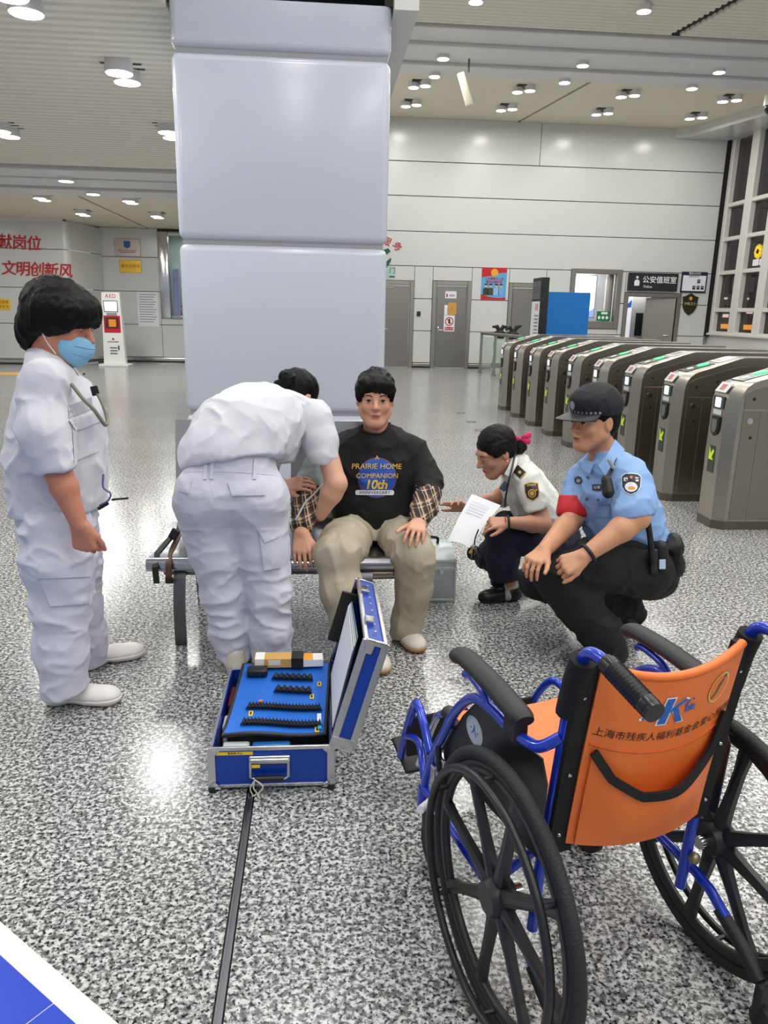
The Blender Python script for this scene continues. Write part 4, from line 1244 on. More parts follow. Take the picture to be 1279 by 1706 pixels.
MB().tube([(cxm - 0.045, ky0 - 0.022, 0.054), (cxm + 0.045, ky0 - 0.022, 0.054)], 0.0095, 10).build('grip', BLACK, hd, smooth=60)
MB().box((cxm - 0.06, ky0 - 0.015, 0.088), (cxm - 0.03, ky0 - 0.012, 0.098), 0.001).build('yellow_tag', YELLOW, t)
MB().tube(smooth_path([(cxm - 0.045, ky0 - 0.028, 0.056), (cxm - 0.05, ky0 - 0.034, 0.03), (cxm - 0.04, ky0 - 0.035, 0.01), (cxm - 0.055, ky0 - 0.04, 0.003)], 5), 0.0025, 6).tube(smooth_path([(cxm - 0.045, ky0 - 0.03, 0.056), (cxm - 0.02, ky0 - 0.036, 0.035), (cxm - 0.035, ky0 - 0.04, 0.012), (cxm - 0.03, ky0 - 0.05, 0.003)], 5), 0.0025, 6).tube(smooth_path([(cxm - 0.045, ky0 - 0.03, 0.056), (cxm - 0.06, ky0 - 0.036, 0.03), (cxm - 0.052, ky0 - 0.04, 0.006)], 5), 0.002, 6).build('tie_strings', M('string', (206, 202, 184), 0.8), t)
for y in (2.33, 2.58):
    MB().box((kx0 - 0.012, y - 0.025, 0.105), (kx0, y + 0.025, 0.15), 0.003).build('latch', CHROME, t)
# lid: tray hinged on the right edge
LA = math.radians(16)
hz = Vector((kx1 + 0.004, 0, kz1))
lu = Vector((math.sin(LA), 0, math.cos(LA)))       # up along the lid
ln = Vector((math.cos(LA), 0, -math.sin(LA)))      # outward (to the right)
LW, LD = 0.375, 0.062


def lidpt(s, y, d):
    return Vector((hz.x, y, hz.z)) + lu * s + ln * d


def lidbox(name, s0, s1, y0, y1, d0, d1, mat, parent, bev=0.0):
    c = lidpt((s0 + s1) / 2, (y0 + y1) / 2, (d0 + d1) / 2)
    return MB().frame(c, lu, Y_, ln, s1 - s0, y1 - y0, d1 - d0, bev).build(name, mat, parent)


lid = thing('case_lid', '', '', (0, 0, 0))
bpy.data.objects.remove(lid)
lid = MB()
c = lidpt(LW / 2, (ky0 + ky1) / 2, LD - 0.003)
lid.frame(c, lu, Y_, ln, LW, ky1 - ky0, 0.006)
for y in (ky0 + 0.003, ky1 - 0.003):
    lid.frame(lidpt(LW / 2, y, LD / 2), lu, Y_, ln, LW, 0.006, LD)
for s_ in (0.003, LW - 0.003):
    lid.frame(lidpt(s_, (ky0 + ky1) / 2, LD / 2), lu, Y_, ln, 0.006, ky1 - ky0, LD)
lid = lid.build('lid', CBLUE, t)
lidbox('lid_lining', 0.006, LW - 0.006, ky0 + 0.006, ky1 - 0.006, LD - 0.012, LD - 0.006, BLACK, lid)
for d in (0.0, LD):
    for s_ in (0, LW):
        lidbox('edge_rail', s_ - 0.006, s_ + 0.006, ky0 - 0.004, ky1 + 0.004, d - 0.007, d + 0.007, ALUE, lid, 0.002)
    for y in (ky0, ky1):
        lidbox('edge_rail', -0.004, LW + 0.004, y - 0.006, y + 0.006, d - 0.012, d + 0.012, ALUE, lid, 0.002)
for s_ in (0.0, LW):
    for y in (ky0, ky1):
        lidbox('corner_plate', s_ - 0.01 if s_ else -0.006, s_ + 0.006 if s_ else 0.035, y - 0.008, y + 0.008, -0.006, LD + 0.006, CHROME, lid, 0.003)
        if s_:
            lidbox('corner_plate', s_ - 0.04, s_ + 0.007, y - 0.0075, y + 0.0075, 0.0, 0.03, CHROME, lid, 0.003)
for y in (ky0 + 0.15, ky1 - 0.12):
    lidbox('clasp', LW - 0.004, LW + 0.016, y - 0.025, y + 0.025, 0.0, 0.03, CHROME, lid, 0.004)
for y in np.arange(ky0 + 0.07, ky1 - 0.05, 0.06):
    lidbox('stud', LW + 0.0055, LW + 0.0085, y - 0.004, y + 0.004, 0.028, 0.036, ALUE, lid, 0.001)
lidbox('stay_strap', 0.13, 0.33, ky1 - 0.05, ky1 - 0.035, -0.05, 0.01, STRAP, lid)
# papers leaning in the lid
pp = thing('paper_sheets', 'stack of white paper sheets leaning inside the open case lid', 'paper', (0.02, 2.45, 0.17))
for i in range(4):
    a = Vector((0.034 + 0.006 * i, 2.22 + 0.02 * i, 0.182))
    pu = Vector((math.sin(LA * 0.8), 0.02 * i, math.cos(LA * 0.8))).normalized()
    MB().frame(a + pu * 0.145 + Vector((0, 0.20, 0)) - ln * 0.0 , pu, (Y_ - pu * pu.y).normalized(), pu.cross(Y_), 0.28, 0.38, 0.0015).build('sheet', PAPER if i != 3 else M('folder_teal', (150, 190, 200), 0.5), pp)

# blue organiser lying on the case with elastic loops
OBLUE = M('organiser_blue', (14, 102, 204), 0.6, bump=(400, 0.1))
t = thing('organiser', 'bright blue padded organiser panel with black elastic loops lying in the case', 'organiser', (-0.14, 2.46, 0.16))


def orgf(u, v):
    x = -0.315 + 0.325 * u + 0.02 * v
    y = 2.225 + 0.47 * v
    z = 0.158 + 0.03 * v ** 2 + 0.006 * math.sin(u * 6) * (1 - v) + 0.012 * (1 - v) ** 3
    return Vector((x, y, z)), Vector((0, -0.08, 1))


def orgp(u, v, h=0.0):
    p, n = orgf(u, v)
    return p + n.normalized() * h


MB().sheet(orgf, 16, 16, 0.012).build('panel', OBLUE, t, smooth=50)
edge_pts = [orgp(u, 0) for u in np.linspace(0, 1, 12)] + [orgp(1, v) for v in np.linspace(0.08, 1, 12)] + [orgp(u, 1) for u in np.linspace(0.92, 0, 12)] + [orgp(0, v) for v in np.linspace(0.92, 0.08, 11)]
MB().tube(edge_pts, 0.008, 8, closed=True).build('piping', BLACK, t, smooth=60)


def loops(u0, u1, v, n, h):
    el = MB()
    pts = []
    for i in range(n * 6 + 1):
        s = i / (n * 6)
        pts.append(orgp(u0 + (u1 - u0) * s, v - 0.02 * s, 0.010 + 1.25 * h * abs(math.sin(s * n * math.pi))))
    el.ribbon(pts, 0.036, 0.003, Vector((0, 0, 1)))
    return el.build('elastic_loops', BLACKRUB, t, smooth=60)


loops(0.16, 0.96, 0.13, 22, 0.009)
loops(0.17, 0.94, 0.36, 22, 0.009)
loops(0.42, 0.82, 0.60, 6, 0.01)
loops(0.37, 0.82, 0.78, 7, 0.01)
for u, v in ((0.90, 0.69), (0.83, 0.52), (0.22, 0.27), (0.92, 0.05)):
    yl = MB().frame(orgp(u, v, 0.0075), X_, Y_, Z_, 0.014, 0.032, 0.002).build('yellow_tag', YELLOW, t)
    MB().frame(orgp(u, v, 0.009), X_, Y_, Z_, 0.006, 0.018, 0.001).build('tag_print', INK, yl)
MB().frame(orgp(0.19, 0.83, 0.022), X_, Y_, Vector((0, -0.1, 1)), 0.075, 0.05, 0.03, 0.008).build('black_pouch', BLACK, t, smooth=50)
MB().frame(orgp(0.30, 0.40, 0.02), X_, Y_, Z_, 0.012, 0.012, 0.006).build('clip', M('clip_orange', (230, 120, 50), 0.5), t)
MB().frame(orgp(0.93, 0.21, 0.009), X_, Y_, Z_, 0.014, 0.05, 0.004).build('white_tag', PAPER, t)
MB().frame(orgp(0.945, 0.09, 0.013), X_, Y_, Z_, 0.014, 0.05, 0.008, 0.003).build('blue_tube', M('tube_blue', (60, 160, 230), 0.4), t)
# medicine boxes on the far edge
bxa = thing('medicine_box', 'long cardboard medicine box strapped on the organiser', 'box', orgp(0.5, 0.96, 0.01))
c = orgp(0.40, 0.955, 0.033)
MB().frame(c, X_, Y_, Z_, 0.17, 0.06, 0.036, 0.002).build('carton', M('carton_tan', (206, 164, 92), 0.6), bxa)
MB().frame(c + Vector((-0.065, 0, 0.0005)), X_, Y_, Z_, 0.035, 0.061, 0.037, 0.002).build('white_end', WHITE, bxa)
MB().frame(c + Vector((-0.01, -0.0302, 0.003)), X_, Y_, Z_, 0.045, 0.002, 0.02).build('barcode_label', M('label_pale', (226, 226, 206), 0.5), bxa)
MB().frame(c + Vector((0.075, 0, 0.001)), X_, Y_, Z_, 0.045, 0.066, 0.042, 0.003).build('elastic_band', BLACKRUB, bxa)
bxb = thing('medicine_box', 'white and orange medicine box beside the strapped carton', 'box', orgp(0.75, 0.96, 0.01))
c = orgp(0.795, 0.955, 0.031)
MB().frame(c, Vector((1, 0.05, 0)), Vector((-0.05, 1, 0)), Z_, 0.085, 0.055, 0.03, 0.002).build('carton', WHITE, bxb)
MB().frame(c + Vector((-0.018, 0, 0.0004)), Vector((1, 0.05, 0)), Vector((-0.05, 1, 0)), Z_, 0.045, 0.056, 0.031, 0.002).build('orange_print', M('print_orange', (240, 160, 40), 0.5), bxb)
# things in the tray in front of and beside the organiser
for i, (nm, lab, cat, lo_, hi_, mt) in enumerate((
        ('dressing_pack', 'clear plastic pack at the front of the case', 'pack', (-0.315, 2.192, 0.10), (-0.23, 2.225, 0.152), M('plastic_clear', (206, 214, 214), 0.2, alpha=0.75)),
        ('bandage_pack', 'blue wrapped pack at the front of the case', 'pack', (-0.222, 2.192, 0.09), (-0.10, 2.225, 0.150), M('pack_blue', (30, 100, 170), 0.3)),
        ('supply_box', 'dark red supply box at the left side of the case', 'box', (-0.336, 2.50, 0.05), (-0.318, 2.64, 0.13), M('box_darkred', (110, 40, 40), 0.5)),
        ('gauze_roll', 'white gauze pack at the left side of the case', 'pack', (-0.336, 2.35, 0.05), (-0.318, 2.43, 0.13), PAPER))):
    tt = thing(nm, lab, cat, ((lo_[0] + hi_[0]) / 2, (lo_[1] + hi_[1]) / 2, lo_[2]))
    MB().box(lo_, hi_, 0.008, 3).build('wrapper', mt, tt, smooth=50)
    MB().box((lo_[0] + 0.004, lo_[1] + 0.004, kz0 + 0.009), (hi_[0] - 0.004, hi_[1] - 0.004, lo_[2] + 0.004)).build('filling', M('pack_inner', (60, 66, 72), 0.6), tt)

# ------------------------------------------------------------------ wheelchair
WO = Vector((0.652, 1.411, 0))
WT = 0.271
wr_, wf_ = Vector((math.cos(WT), math.sin(WT), 0)), Vector((-math.sin(WT), math.cos(WT), 0))


def W(r, f, z):
    return WO + wr_ * r + wf_ * f + Vector((0, 0, z))


FBLUE = M('frame_blue', (16, 58, 186), 0.25, 0.25, 0.6, coat=0.5)
ORANGE = M('vinyl_orange', (240, 120, 50), 0.45, bump=(14, 0.25))
WBLACK = M('wheel_black', (36, 36, 38), 0.42)
TYRE = M('tyre_black', (34, 34, 35), 0.65, bump=(220, 0.3))
PADB = M('pad_black', (29, 29, 31), 0.55)
CLOTHB = M('sleeve_black', (18, 18, 19), 0.85)
wc = thing('wheelchair', 'orange backed wheelchair with blue frame standing in the foreground', 'wheelchair', WO)


def wtube(name, pts, rad, mat, n=6, parent=None, seg=12):
    return MB().tube(smooth_path([W(*p) for p in pts], n), rad, seg).build(name, mat, parent or wc, smooth=60)


RW, WHR = 0.31, 0.291
for sd in (-1, 1):
    R_ = sd * 0.245
    # back post with push handle
    B_ = sd * 0.2
    wtube('back_post', [(B_, 0.0, 0.20), (B_, -0.01, 0.36), (B_, -0.022, 0.447), (B_, -0.045, 0.64), (B_, -0.059, 0.76), (B_, -0.078, 0.85), (B_, -0.098, 0.895), (B_, -0.13, 0.908), (B_, -0.18, 0.903)], 0.0125, FBLUE)
    MB().tube([W(B_, -0.155, 0.907), W(B_, -0.18, 0.903), W(B_, -0.285, 0.882)], [0.0165, 0.0175, 0.0165], 14).build('grip_core', BLACK, wc, smooth=60)
    gp = MB()
    pa, pb = W(B_, -0.165, 0.906), W(B_, -0.292, 0.880)
    d_ = (pb - pa)
    prof = []
    nr = 16
    for k in range(nr * 4 + 1):
        s = k / (nr * 4)
        rr = 0.0185 + (0.0016 * math.cos(s * nr * 2 * math.pi) if 0.12 < s < 0.8 else 0.001)
        if s > 0.93:
            rr *= 0.96
        prof.append((rr, s * d_.length))
    gp.lathe([(0, 0)] + prof + [(0, d_.length)], pa, d_, 20)
    gp.build('grip', M('grip_black', (20, 20, 21), 0.3), wc, smooth=35)
    MB().tube(smooth_path([W(B_, -0.059, 0.755), W(B_, -0.074, 0.83), W(B_, -0.09, 0.882)], 4), [0.025] * 9, 12).build('post_sleeve', CLOTHB, wc, smooth=60)
    MB().ribbon([W(sd * 0.178, -0.034, 0.42), W(sd * 0.178, -0.060, 0.64), W(sd * 0.178, -0.096, 0.875)], 0.056, 0.014, -wf_).build('back_channel', CLOTHB, wc)
    for z_, f_ in ((0.80, -0.082), (0.62, -0.060), (0.47, -0.042)):
        MB().sphere(W(sd * 0.188, f_ - 0.006, z_), 0.005, n=8).build('screw', CHROME, wc)
    # side tube: front upright, arc under the armrest, dip behind it
    wtube('side_tube', [(R_, 0.505, 0.20), (R_, 0.492, 0.27), (R_, 0.45, 0.37), (R_, 0.40, 0.45), (R_, 0.33, 0.56), (R_, 0.25, 0.635), (R_, 0.17, 0.655), (R_, 0.06, 0.655), (R_, 0.0, 0.665), (sd * 0.235, -0.03, 0.672), (sd * 0.205, -0.052, 0.70)], 0.0125, FBLUE)
    MB().cyl(W(R_, 0.502, 0.235), W(R_, 0.508, 0.17), 0.0165, n=12).build('caster_tube', FBLUE, wc, smooth=40)
    # armrest
    wtube('arm_tube', [(R_, 0.17, 0.655), (R_, 0.20, 0.675), (R_, 0.27, 0.685), (R_, 0.295, 0.675)], 0.0095, FBLUE)
    ap = MB()
    pts = smooth_path([W(R_, 0.335, 0.695), W(R_, 0.32, 0.712), W(R_, 0.28, 0.718), W(R_, 0.16, 0.716), W(R_, 0.06, 0.706), W(R_, 0.02, 0.700)], 4)
    ap.tube(pts, [0.018, 0.022, 0.026, 0.028] + [0.029] * (len(pts) - 7) + [0.028, 0.026, 0.022], 16, flat=(Z_, 0.62))
    ap.build('armrest_pad', PADB, wc, smooth=60)
    MB().frame(W(R_, 0.055, 0.665), wf_, wr_, Z_, 0.06, 0.03, 0.05, 0.008).build('armrest_block', PADB, wc)
    # clothing guard
    R2 = sd * 0.230
    poly = [(-0.045, 0.42), (-0.055, 0.60), (-0.03, 0.645), (0.05, 0.635), (0.18, 0.635), (0.26, 0.615), (0.32, 0.55), (0.40, 0.43), (0.42, 0.385), (0.15, 0.40)]
    sp = MB().prism(poly, WO + wr_ * (R2 - 0.002), wf_, Z_, wr_, 0.004).build('side_panel', M('panel_black', (30, 30, 32), 0.4), wc)
    st_ = MB().prism(ell(0.042, 0.034), WO + wr_ * (R2 + sd * 0.0021) + wf_ * 0.255 + Z_ * 0.545, wf_, Z_, wr_ * sd, 0.001).build('oval_sticker', M('sticker_grey', (196, 202, 210), 0.35), sp)
    xs = wf_ * (-1 if sd > 0 else 1)
    text('sticker_mark', '·人·', 0.028, WO + wr_ * (R2 + sd * 0.0034) + wf_ * 0.255 + Z_ * 0.545, -wf_ if sd < 0 else wf_, Z_, M('logo_blue', (20, 100, 190), 0.4), st_, 0.0003, bold=0.0006)
    # seat rail, lower rail, front structure
    wtube('seat_rail', [(sd * 0.21, 0.42, 0.485), (sd * 0.21, 0.0, 0.455)], 0.0125, FBLUE, 2)
    MB().tube(smooth_path([W(sd * 0.21, 0.36, 0.482), W(sd * 0.21, 0.43, 0.487), W(sd * 0.21, 0.455, 0.486)], 4), [0.019] * 8 + [0.015], 12).build('rail_cap', BLACK, wc, smooth=60)
    wtube('lower_rail', [(R_, 0.50, 0.235), (R_, 0.3, 0.23), (R_, 0.0, 0.225), (R_, -0.10, 0.185)], 0.0125, FBLUE, 3)
    wtube('tip_bar', [(R_, -0.08, 0.19), (R_, -0.15, 0.155), (R_, -0.21, 0.115)], 0.0155, PADB, 4)
    MB().lathe([(0.0, -0.013), (0.022, -0.013), (0.032, -0.008), (0.032, 0.008), (0.022, 0.013), (0, 0.013)], W(R_, -0.235, 0.034), wr_, 16).build('tip_wheel', TYRE, wc, smooth=40)
    MB().frame(W(R_, -0.222, 0.075), Vector((0, 0, 1)), wr_, wf_, 0.09, 0.034, 0.02, 0.006).build('tip_fork', PADB, wc)
    wtube('front_tube', [(sd * 0.21, 0.40, 0.485), (sd * 0.21, 0.47, 0.47), (sd * 0.20, 0.55, 0.40), (sd * 0.195, 0.66, 0.20)], 0.011, M('tube_chrome', (200, 200, 204), 0.15, 1.0), 5)
    # footrest hanger
    wtube('footrest_hanger', [(R_, 0.47, 0.36), (sd * 0.235, 0.55, 0.41), (sd * 0.225, 0.62, 0.425), (sd * 0.215, 0.68, 0.36), (sd * 0.21, 0.74, 0.24), (sd * 0.205, 0.78, 0.155)], 0.0125, FBLUE)
    wtube('hanger_brace', [(R_, 0.505, 0.26), (sd * 0.222, 0.60, 0.31), (sd * 0.21, 0.735, 0.255)], 0.011, FBLUE, 3)
    MB().frame(W(sd * 0.12, 0.80, 0.145), wr_, (wf_ + Z_ * 0.35).normalized(), (Z_ - wf_ * 0.35).normalized(), 0.17, 0.14, 0.018, 0.008).build('footplate', PADB, wc, smooth=40)
    MB().frame(W(sd * 0.12, 0.70, 0.27), wr_, wf_, Z_, 0.2, 0.012, 0.13, 0.005).build('calf_strap', CLOTHB, wc)
    # clamp and brake in bright metal
    MB().frame(W(sd * 0.235, 0.40, 0.365), wf_, wr_, Z_, 0.05, 0.03, 0.05, 0.006).frame(W(sd * 0.24, 0.435, 0.30), wf_, wr_, Z_, 0.03, 0.03, 0.09, 0.006).frame(W(sd * 0.245, 0.40, 0.31), (wf_ + Z_).normalized(), wr_, (Z_ - wf_).normalized(), 0.09, 0.012, 0.02, 0.003).build('brake_clamp', CHROME, wc)
    MB().cyl(W(sd * 0.25, 0.44, 0.235), W(sd * 0.30, 0.40, 0.245), 0.011, n=12).build('brake_shoe', WHITE, wc, smooth=40)
    MB().tube(smooth_path([W(sd * 0.25, 0.40, 0.35), W(sd * 0.25, 0.41, 0.40), W(sd * 0.245, 0.43, 0.43)], 4), 0.008, 8).build('brake_lever', BLACK, wc, smooth=60)
    # big wheel: tyre with rim, hub, spokes and hand rim
    hub = W(sd * WHR, 0, RW)

    def ring(rad, dr, n=64):
        return [hub + wr_ * dr + wf_ * (math.cos(2 * math.pi * k / n) * rad) + Z_ * (math.sin(2 * math.pi * k / n) * rad) for k in range(n)]
    wheel = MB().tube(ring(RW - 0.0155, 0), 0.0155, 12, closed=True).build('rear_wheel', TYRE, wc, smooth=60)
    MB().tube(ring(RW - 0.042, 0), 0.016, 10, closed=True, flat=(wr_, 0.7)).build('rim', WBLACK, wheel, smooth=60)
    MB().lathe([(0, -0.03), (0.034, -0.03), (0.04, -0.02), (0.045, 0.0), (0.04, 0.02), (0.034, 0.03), (0, 0.032)], hub, wr_ * sd, 24).build('hub', WBLACK, wheel, smooth=40)
    for k in range(8):
        a = 2 * math.pi * k / 8 + 0.18
        d_ = wf_ * math.cos(a) + Z_ * math.sin(a)
        q_ = wr_.cross(d_)
        sb = MB()
        rings = []
        for s_, wd, tk in ((0.03, 0.036, 0.032), (0.12, 0.027, 0.024), (0.20, 0.025, 0.022), (0.265, 0.036, 0.022)):
            c_ = hub + d_ * s_
            rings.append([sb.bm.verts.new(c_ + q_ * (x * wd / 2) + wr_ * (y * tk / 2)) for x, y in ((-1, -0.6), (-0.35, -1), (0.35, -1), (1, -0.6), (1, 0.6), (0.35, 1), (-0.35, 1), (-1, 0.6))])
        for A_, B_ in zip(rings, rings[1:]):
            for j in range(8):
                sb.bm.faces.new((A_[j], A_[(j + 1) % 8], B_[(j + 1) % 8], B_[j]))
        sb.bm.faces.new(rings[0])
        sb.bm.faces.new(rings[-1])
        sb.build('spoke', WBLACK, wheel)
    MB().tube(ring(0.268, sd * 0.042), 0.0095, 10, closed=True).build('hand_rim', M('rim_black', (30, 30, 32), 0.35), wheel, smooth=60)
    for k in range(6):
        a = 2 * math.pi * k / 6 + 0.4
        d_ = wf_ * math.cos(a) + Z_ * math.sin(a)
        MB().cyl(hub + d_ * 0.266 + wr_ * (sd * 0.04), hub + d_ * 0.268 + wr_ * (sd * 0.008), 0.006, n=8).build('rim_bracket', WBLACK, wheel)
    MB().cyl(hub, hub - wr_ * sd * 0.055, 0.016, n=12).build('axle', CHROME, wheel, smooth=40)
    # caster
    cc_ = W(sd * 0.225, 0.455, 0.078) if sd < 0 else W(0.225, 0.40, 0.078)
    cs = MB().lathe([(0, -0.014), (0.05, -0.014), (0.066, -0.016), (0.078, -0.008), (0.078, 0.008), (0.066, 0.016), (0.05, 0.014), (0, 0.014)], cc_, wr_, 28).build('caster', TYRE, wc, smooth=35)
    for s2 in (-1, 1):
        MB().ribbon([cc_ + wr_ * (s2 * 0.022), W(sd * 0.225 + s2 * 0.022, 0.48, 0.13), W(sd * 0.225 + s2 * 0.016, 0.505, 0.175)], 0.032, 0.006, wr_).build('fork', PADB, cs)
    MB().cyl(cc_ - wr_ * 0.027, cc_ + wr_ * 0.027, 0.006, n=10).build('bolt', CHROME, cs)

# cross brace
MB().tube([W(-0.2, 0.14, 0.225), W(0.2, 0.14, 0.45)], 0.0115, 10).tube([W(0.2, 0.17, 0.225), W(-0.2, 0.17, 0.45)], 0.0115, 10).build('cross_brace', FBLUE, wc, smooth=60)
MB().sphere(W(0.2, -0.03, 0.30), 0.014, n=12).build('knob', M('knob_brass', (150, 140, 110), 0.3, 0.8), wc, smooth=180)


def seatfn(u, v):
    r = -0.215 + 0.43 * u
    s = 4 * u * (1 - u)
    return W(r, 0.0 + 0.42 * v, 0.468 + 0.03 * v - 0.022 * s), Z_


MB().sheet(seatfn, 12, 10, 0.02).build('seat', ORANGE, wc, smooth=60)


def backfn(u, v, off=0.0):
    """u across (-1..1), v up (0..1); off = distance behind the sling"""
    s = 1 - u * u
    z = 0.447 + (0.43 - 0.035 * s) * v - 0.012 * s * (1 - v)
    f = -0.035 - 0.06 * max(0.0, (z - 0.447) / 0.43) ** 1.15 - 0.03 * s
    return W(0.168 * u, f - off - 0.008, z)


def backn(u, v):
    e = 0.01
    a = backfn(u + e, v) - backfn(u - e, v)
    b_ = backfn(u, min(1, v + e)) - backfn(u, max(0, v - e))
    n = a.cross(b_)
    return n if n.dot(wf_) < 0 else -n


back = MB().sheet(lambda u, v: (backfn(2 * u - 1, v), backn(2 * u - 1, v)), 20, 18, 0.014).build('backrest', ORANGE, wc, smooth=60)
# pocket on the back
def pocket_top(u):
    return float(np.interp(u, (-1, -0.75, -0.35, 0.1, 0.6, 0.85, 1), (0.55, 0.43, 0.35, 0.375, 0.43, 0.48, 0.64)))


pk = MB().sheet(lambda u, v: (backfn((2 * u - 1) * 0.93, 0.01 + (pocket_top((2 * u - 1)) - 0.01) * v, 0.012 + 0.030 * (1 - (2 * u - 1) ** 2) * math.sin(min(1, v * 1.0) * math.pi * 0.62) * (1 + 0.25 * math.sin(u * 9 + v * 3) * v)), backn(2 * u - 1, v)), 24, 12, 0.006).build('back_pocket', ORANGE, back, smooth=60)
MB().ribbon([backfn((2 * u - 1) * 0.93, pocket_top(2 * u - 1), 0.016 + 0.030 * (1 - (2 * u - 1) ** 2) * math.sin(math.pi * 0.62) * (1 + 0.25 * math.sin(u * 9 + 3))) for u in np.linspace(0, 1, 25)], 0.018, 0.008, -wf_).build('pocket_piping', CLOTHB, back, smooth=60)
MB().tube([backfn(u, 0.565 + 0.02 * u * u, 0.008) for u in np.linspace(-0.97, 0.97, 20)], 0.002, 6).build('seam', M('vinyl_seam', (212, 98, 40), 0.5), back)
MB().tube([backfn(u, 0.99, 0.002) for u in np.linspace(-1, 1, 16)], 0.009, 8).build('top_hem', ORANGE, back, smooth=60)


def on_back(me, u0, v0, mat, name):
    """bend flat lettering (metres) onto the sling, centred at u0, v0"""
    bm = bmesh.new()
    bm.from_mesh(me)
    for v in bm.verts:
        v.co = backfn(u0 + v.co.x / 0.168, v0 + v.co.y / 0.425, 0.0085)
    m2 = bpy.data.meshes.new(name)
    bm.to_mesh(m2)
    bm.free()
    return link(name, m2, mat, back)


on_back(text_mesh('上海市残疾人福利基金会爱心捐赠', 0.0222, 0, shear=0.1), 0.02, 0.655, INK, 'lettering')
LOGOB = M('logo_blue', (20, 100, 190), 0.4)
def poly_mesh(poly):
    b = bmesh.new()
    vs = [b.verts.new((p[0], p[1], 0)) for p in poly]
    b.faces.new(vs)
    bmesh.ops.triangulate(b, faces=b.faces)
    me = bpy.data.meshes.new('p')
    b.to_mesh(me)
    b.free()
    return me
def on_back2(poly, u0, v0, mat, name, off=0.009):
    me = poly_mesh(poly)
    for v in me.vertices:
        v.co = backfn(u0 + v.co.x / 0.168, v0 + v.co.y / 0.425, off)
    return link(name, me, mat, back)
for poly_, u_ in (([(-0.024, -0.03), (-0.006, -0.03), (0.006, 0.03), (-0.012, 0.03)], -0.07), ([(-0.004, -0.004), (0.0, 0.008), (0.028, 0.026), (0.036, 0.02)], -0.05),
                  ([(0.0, 0.006), (0.012, 0.01), (0.032, -0.03), (0.016, -0.03)], -0.05), ([(-0.055, -0.02), (-0.03, 0.004), (0.0, 0.010), (-0.03, 0.010), (-0.058, -0.014)], -0.09)):
    mx, my = sum(p[0] for p in poly_) / len(poly_), sum(p[1] for p in poly_) / len(poly_)
    on_back2([(mx + (p[0] - mx) * 1.12 + (0.0022 if p[0] > mx else -0.0022), my + (p[1] - my) * 1.05 + (0.0018 if p[1] > my else -0.0018)) for p in poly_], u_, 0.80, WHITE, 'logo_outline', 0.0086)
    on_back2(poly_, u_, 0.80, LOGOB, 'logo_stroke', 0.0094)
on_back(text_mesh('佳', 0.03, 0, bold=0.001, shear=0.1), 0.22, 0.805, LOGOB, 'logo_character')
GL_ = M('logo_green', (24, 96, 50), 0.4)
on_back2(ell(0.028, 0.034), 0.66, 0.835, M('logo_cream', (240, 206, 120), 0.4), 'logo_disc')
on_back2(ell(0.0245, 0.030), 0.66, 0.835, ORANGE, 'logo_ring_gap', 0.0094)
on_back2([(-0.016, -0.022), (-0.004, -0.012), (0.004, 0.004), (0.012, 0.014), (0.008, 0.018), (-0.002, 0.008), (-0.008, -0.008), (-0.02, -0.016)], 0.66, 0.835, GL_, 'logo_figure', 0.0098)
on_back2([(p[0] + 0.012, p[1] + 0.022) for p in ell(0.004, 0.005, 10)], 0.66, 0.835, GL_, 'logo_figure', 0.0098)
# ------------------------------------------------------------------ signed-distance modelling for figures
def V3(p):
    return np.array([p[0], p[1], p[2]], np.float32)


def cone(a, b, ra, rb, k=0.02, flat=None):
    """tapered capsule; flat=(axis, factor): factor>1 widens the section along axis"""
    return ('cone', V3(a), V3(b), ra, rb, k, None if flat is None else (V3(Vector(flat[0]).normalized()), flat[1]))


def elps(c, r, k=0.02, R=None, sub=False):
    """ellipsoid; R = (x, y, z) axes"""
    Rm = np.eye(3, dtype=np.float32) if R is None else np.array([V3(Vector(a).normalized()) for a in R], np.float32)
    return ('ell', V3(c), np.array(r, np.float32), k, Rm, sub)


def cutp(c, n, lo=None, hi=None, k=0.004):
    """remove everything on the n side of the plane, inside the box lo..hi"""
    if lo is not None:
        lo, hi = [min(lo[i], hi[i]) for i in range(3)], [max(lo[i], hi[i]) for i in range(3)]
    return ('cut', V3(c), V3(Vector(n).normalized()), None if lo is None else V3(lo), None if hi is None else V3(hi), k)


def hem(c, n=(0, 0, -1), r=0.12, below=0.25, above=0.05):
    c = Vector(c)
    return cutp(c, n, (c.x - r, c.y - r, c.z - below), (c.x + r, c.y + r, c.z + above))


def chain(pts, rads, k=0.02, flat=None):
    return [cone(pts[i], pts[i + 1], rads[i], rads[i + 1], k, flat) for i in range(len(pts) - 1)]


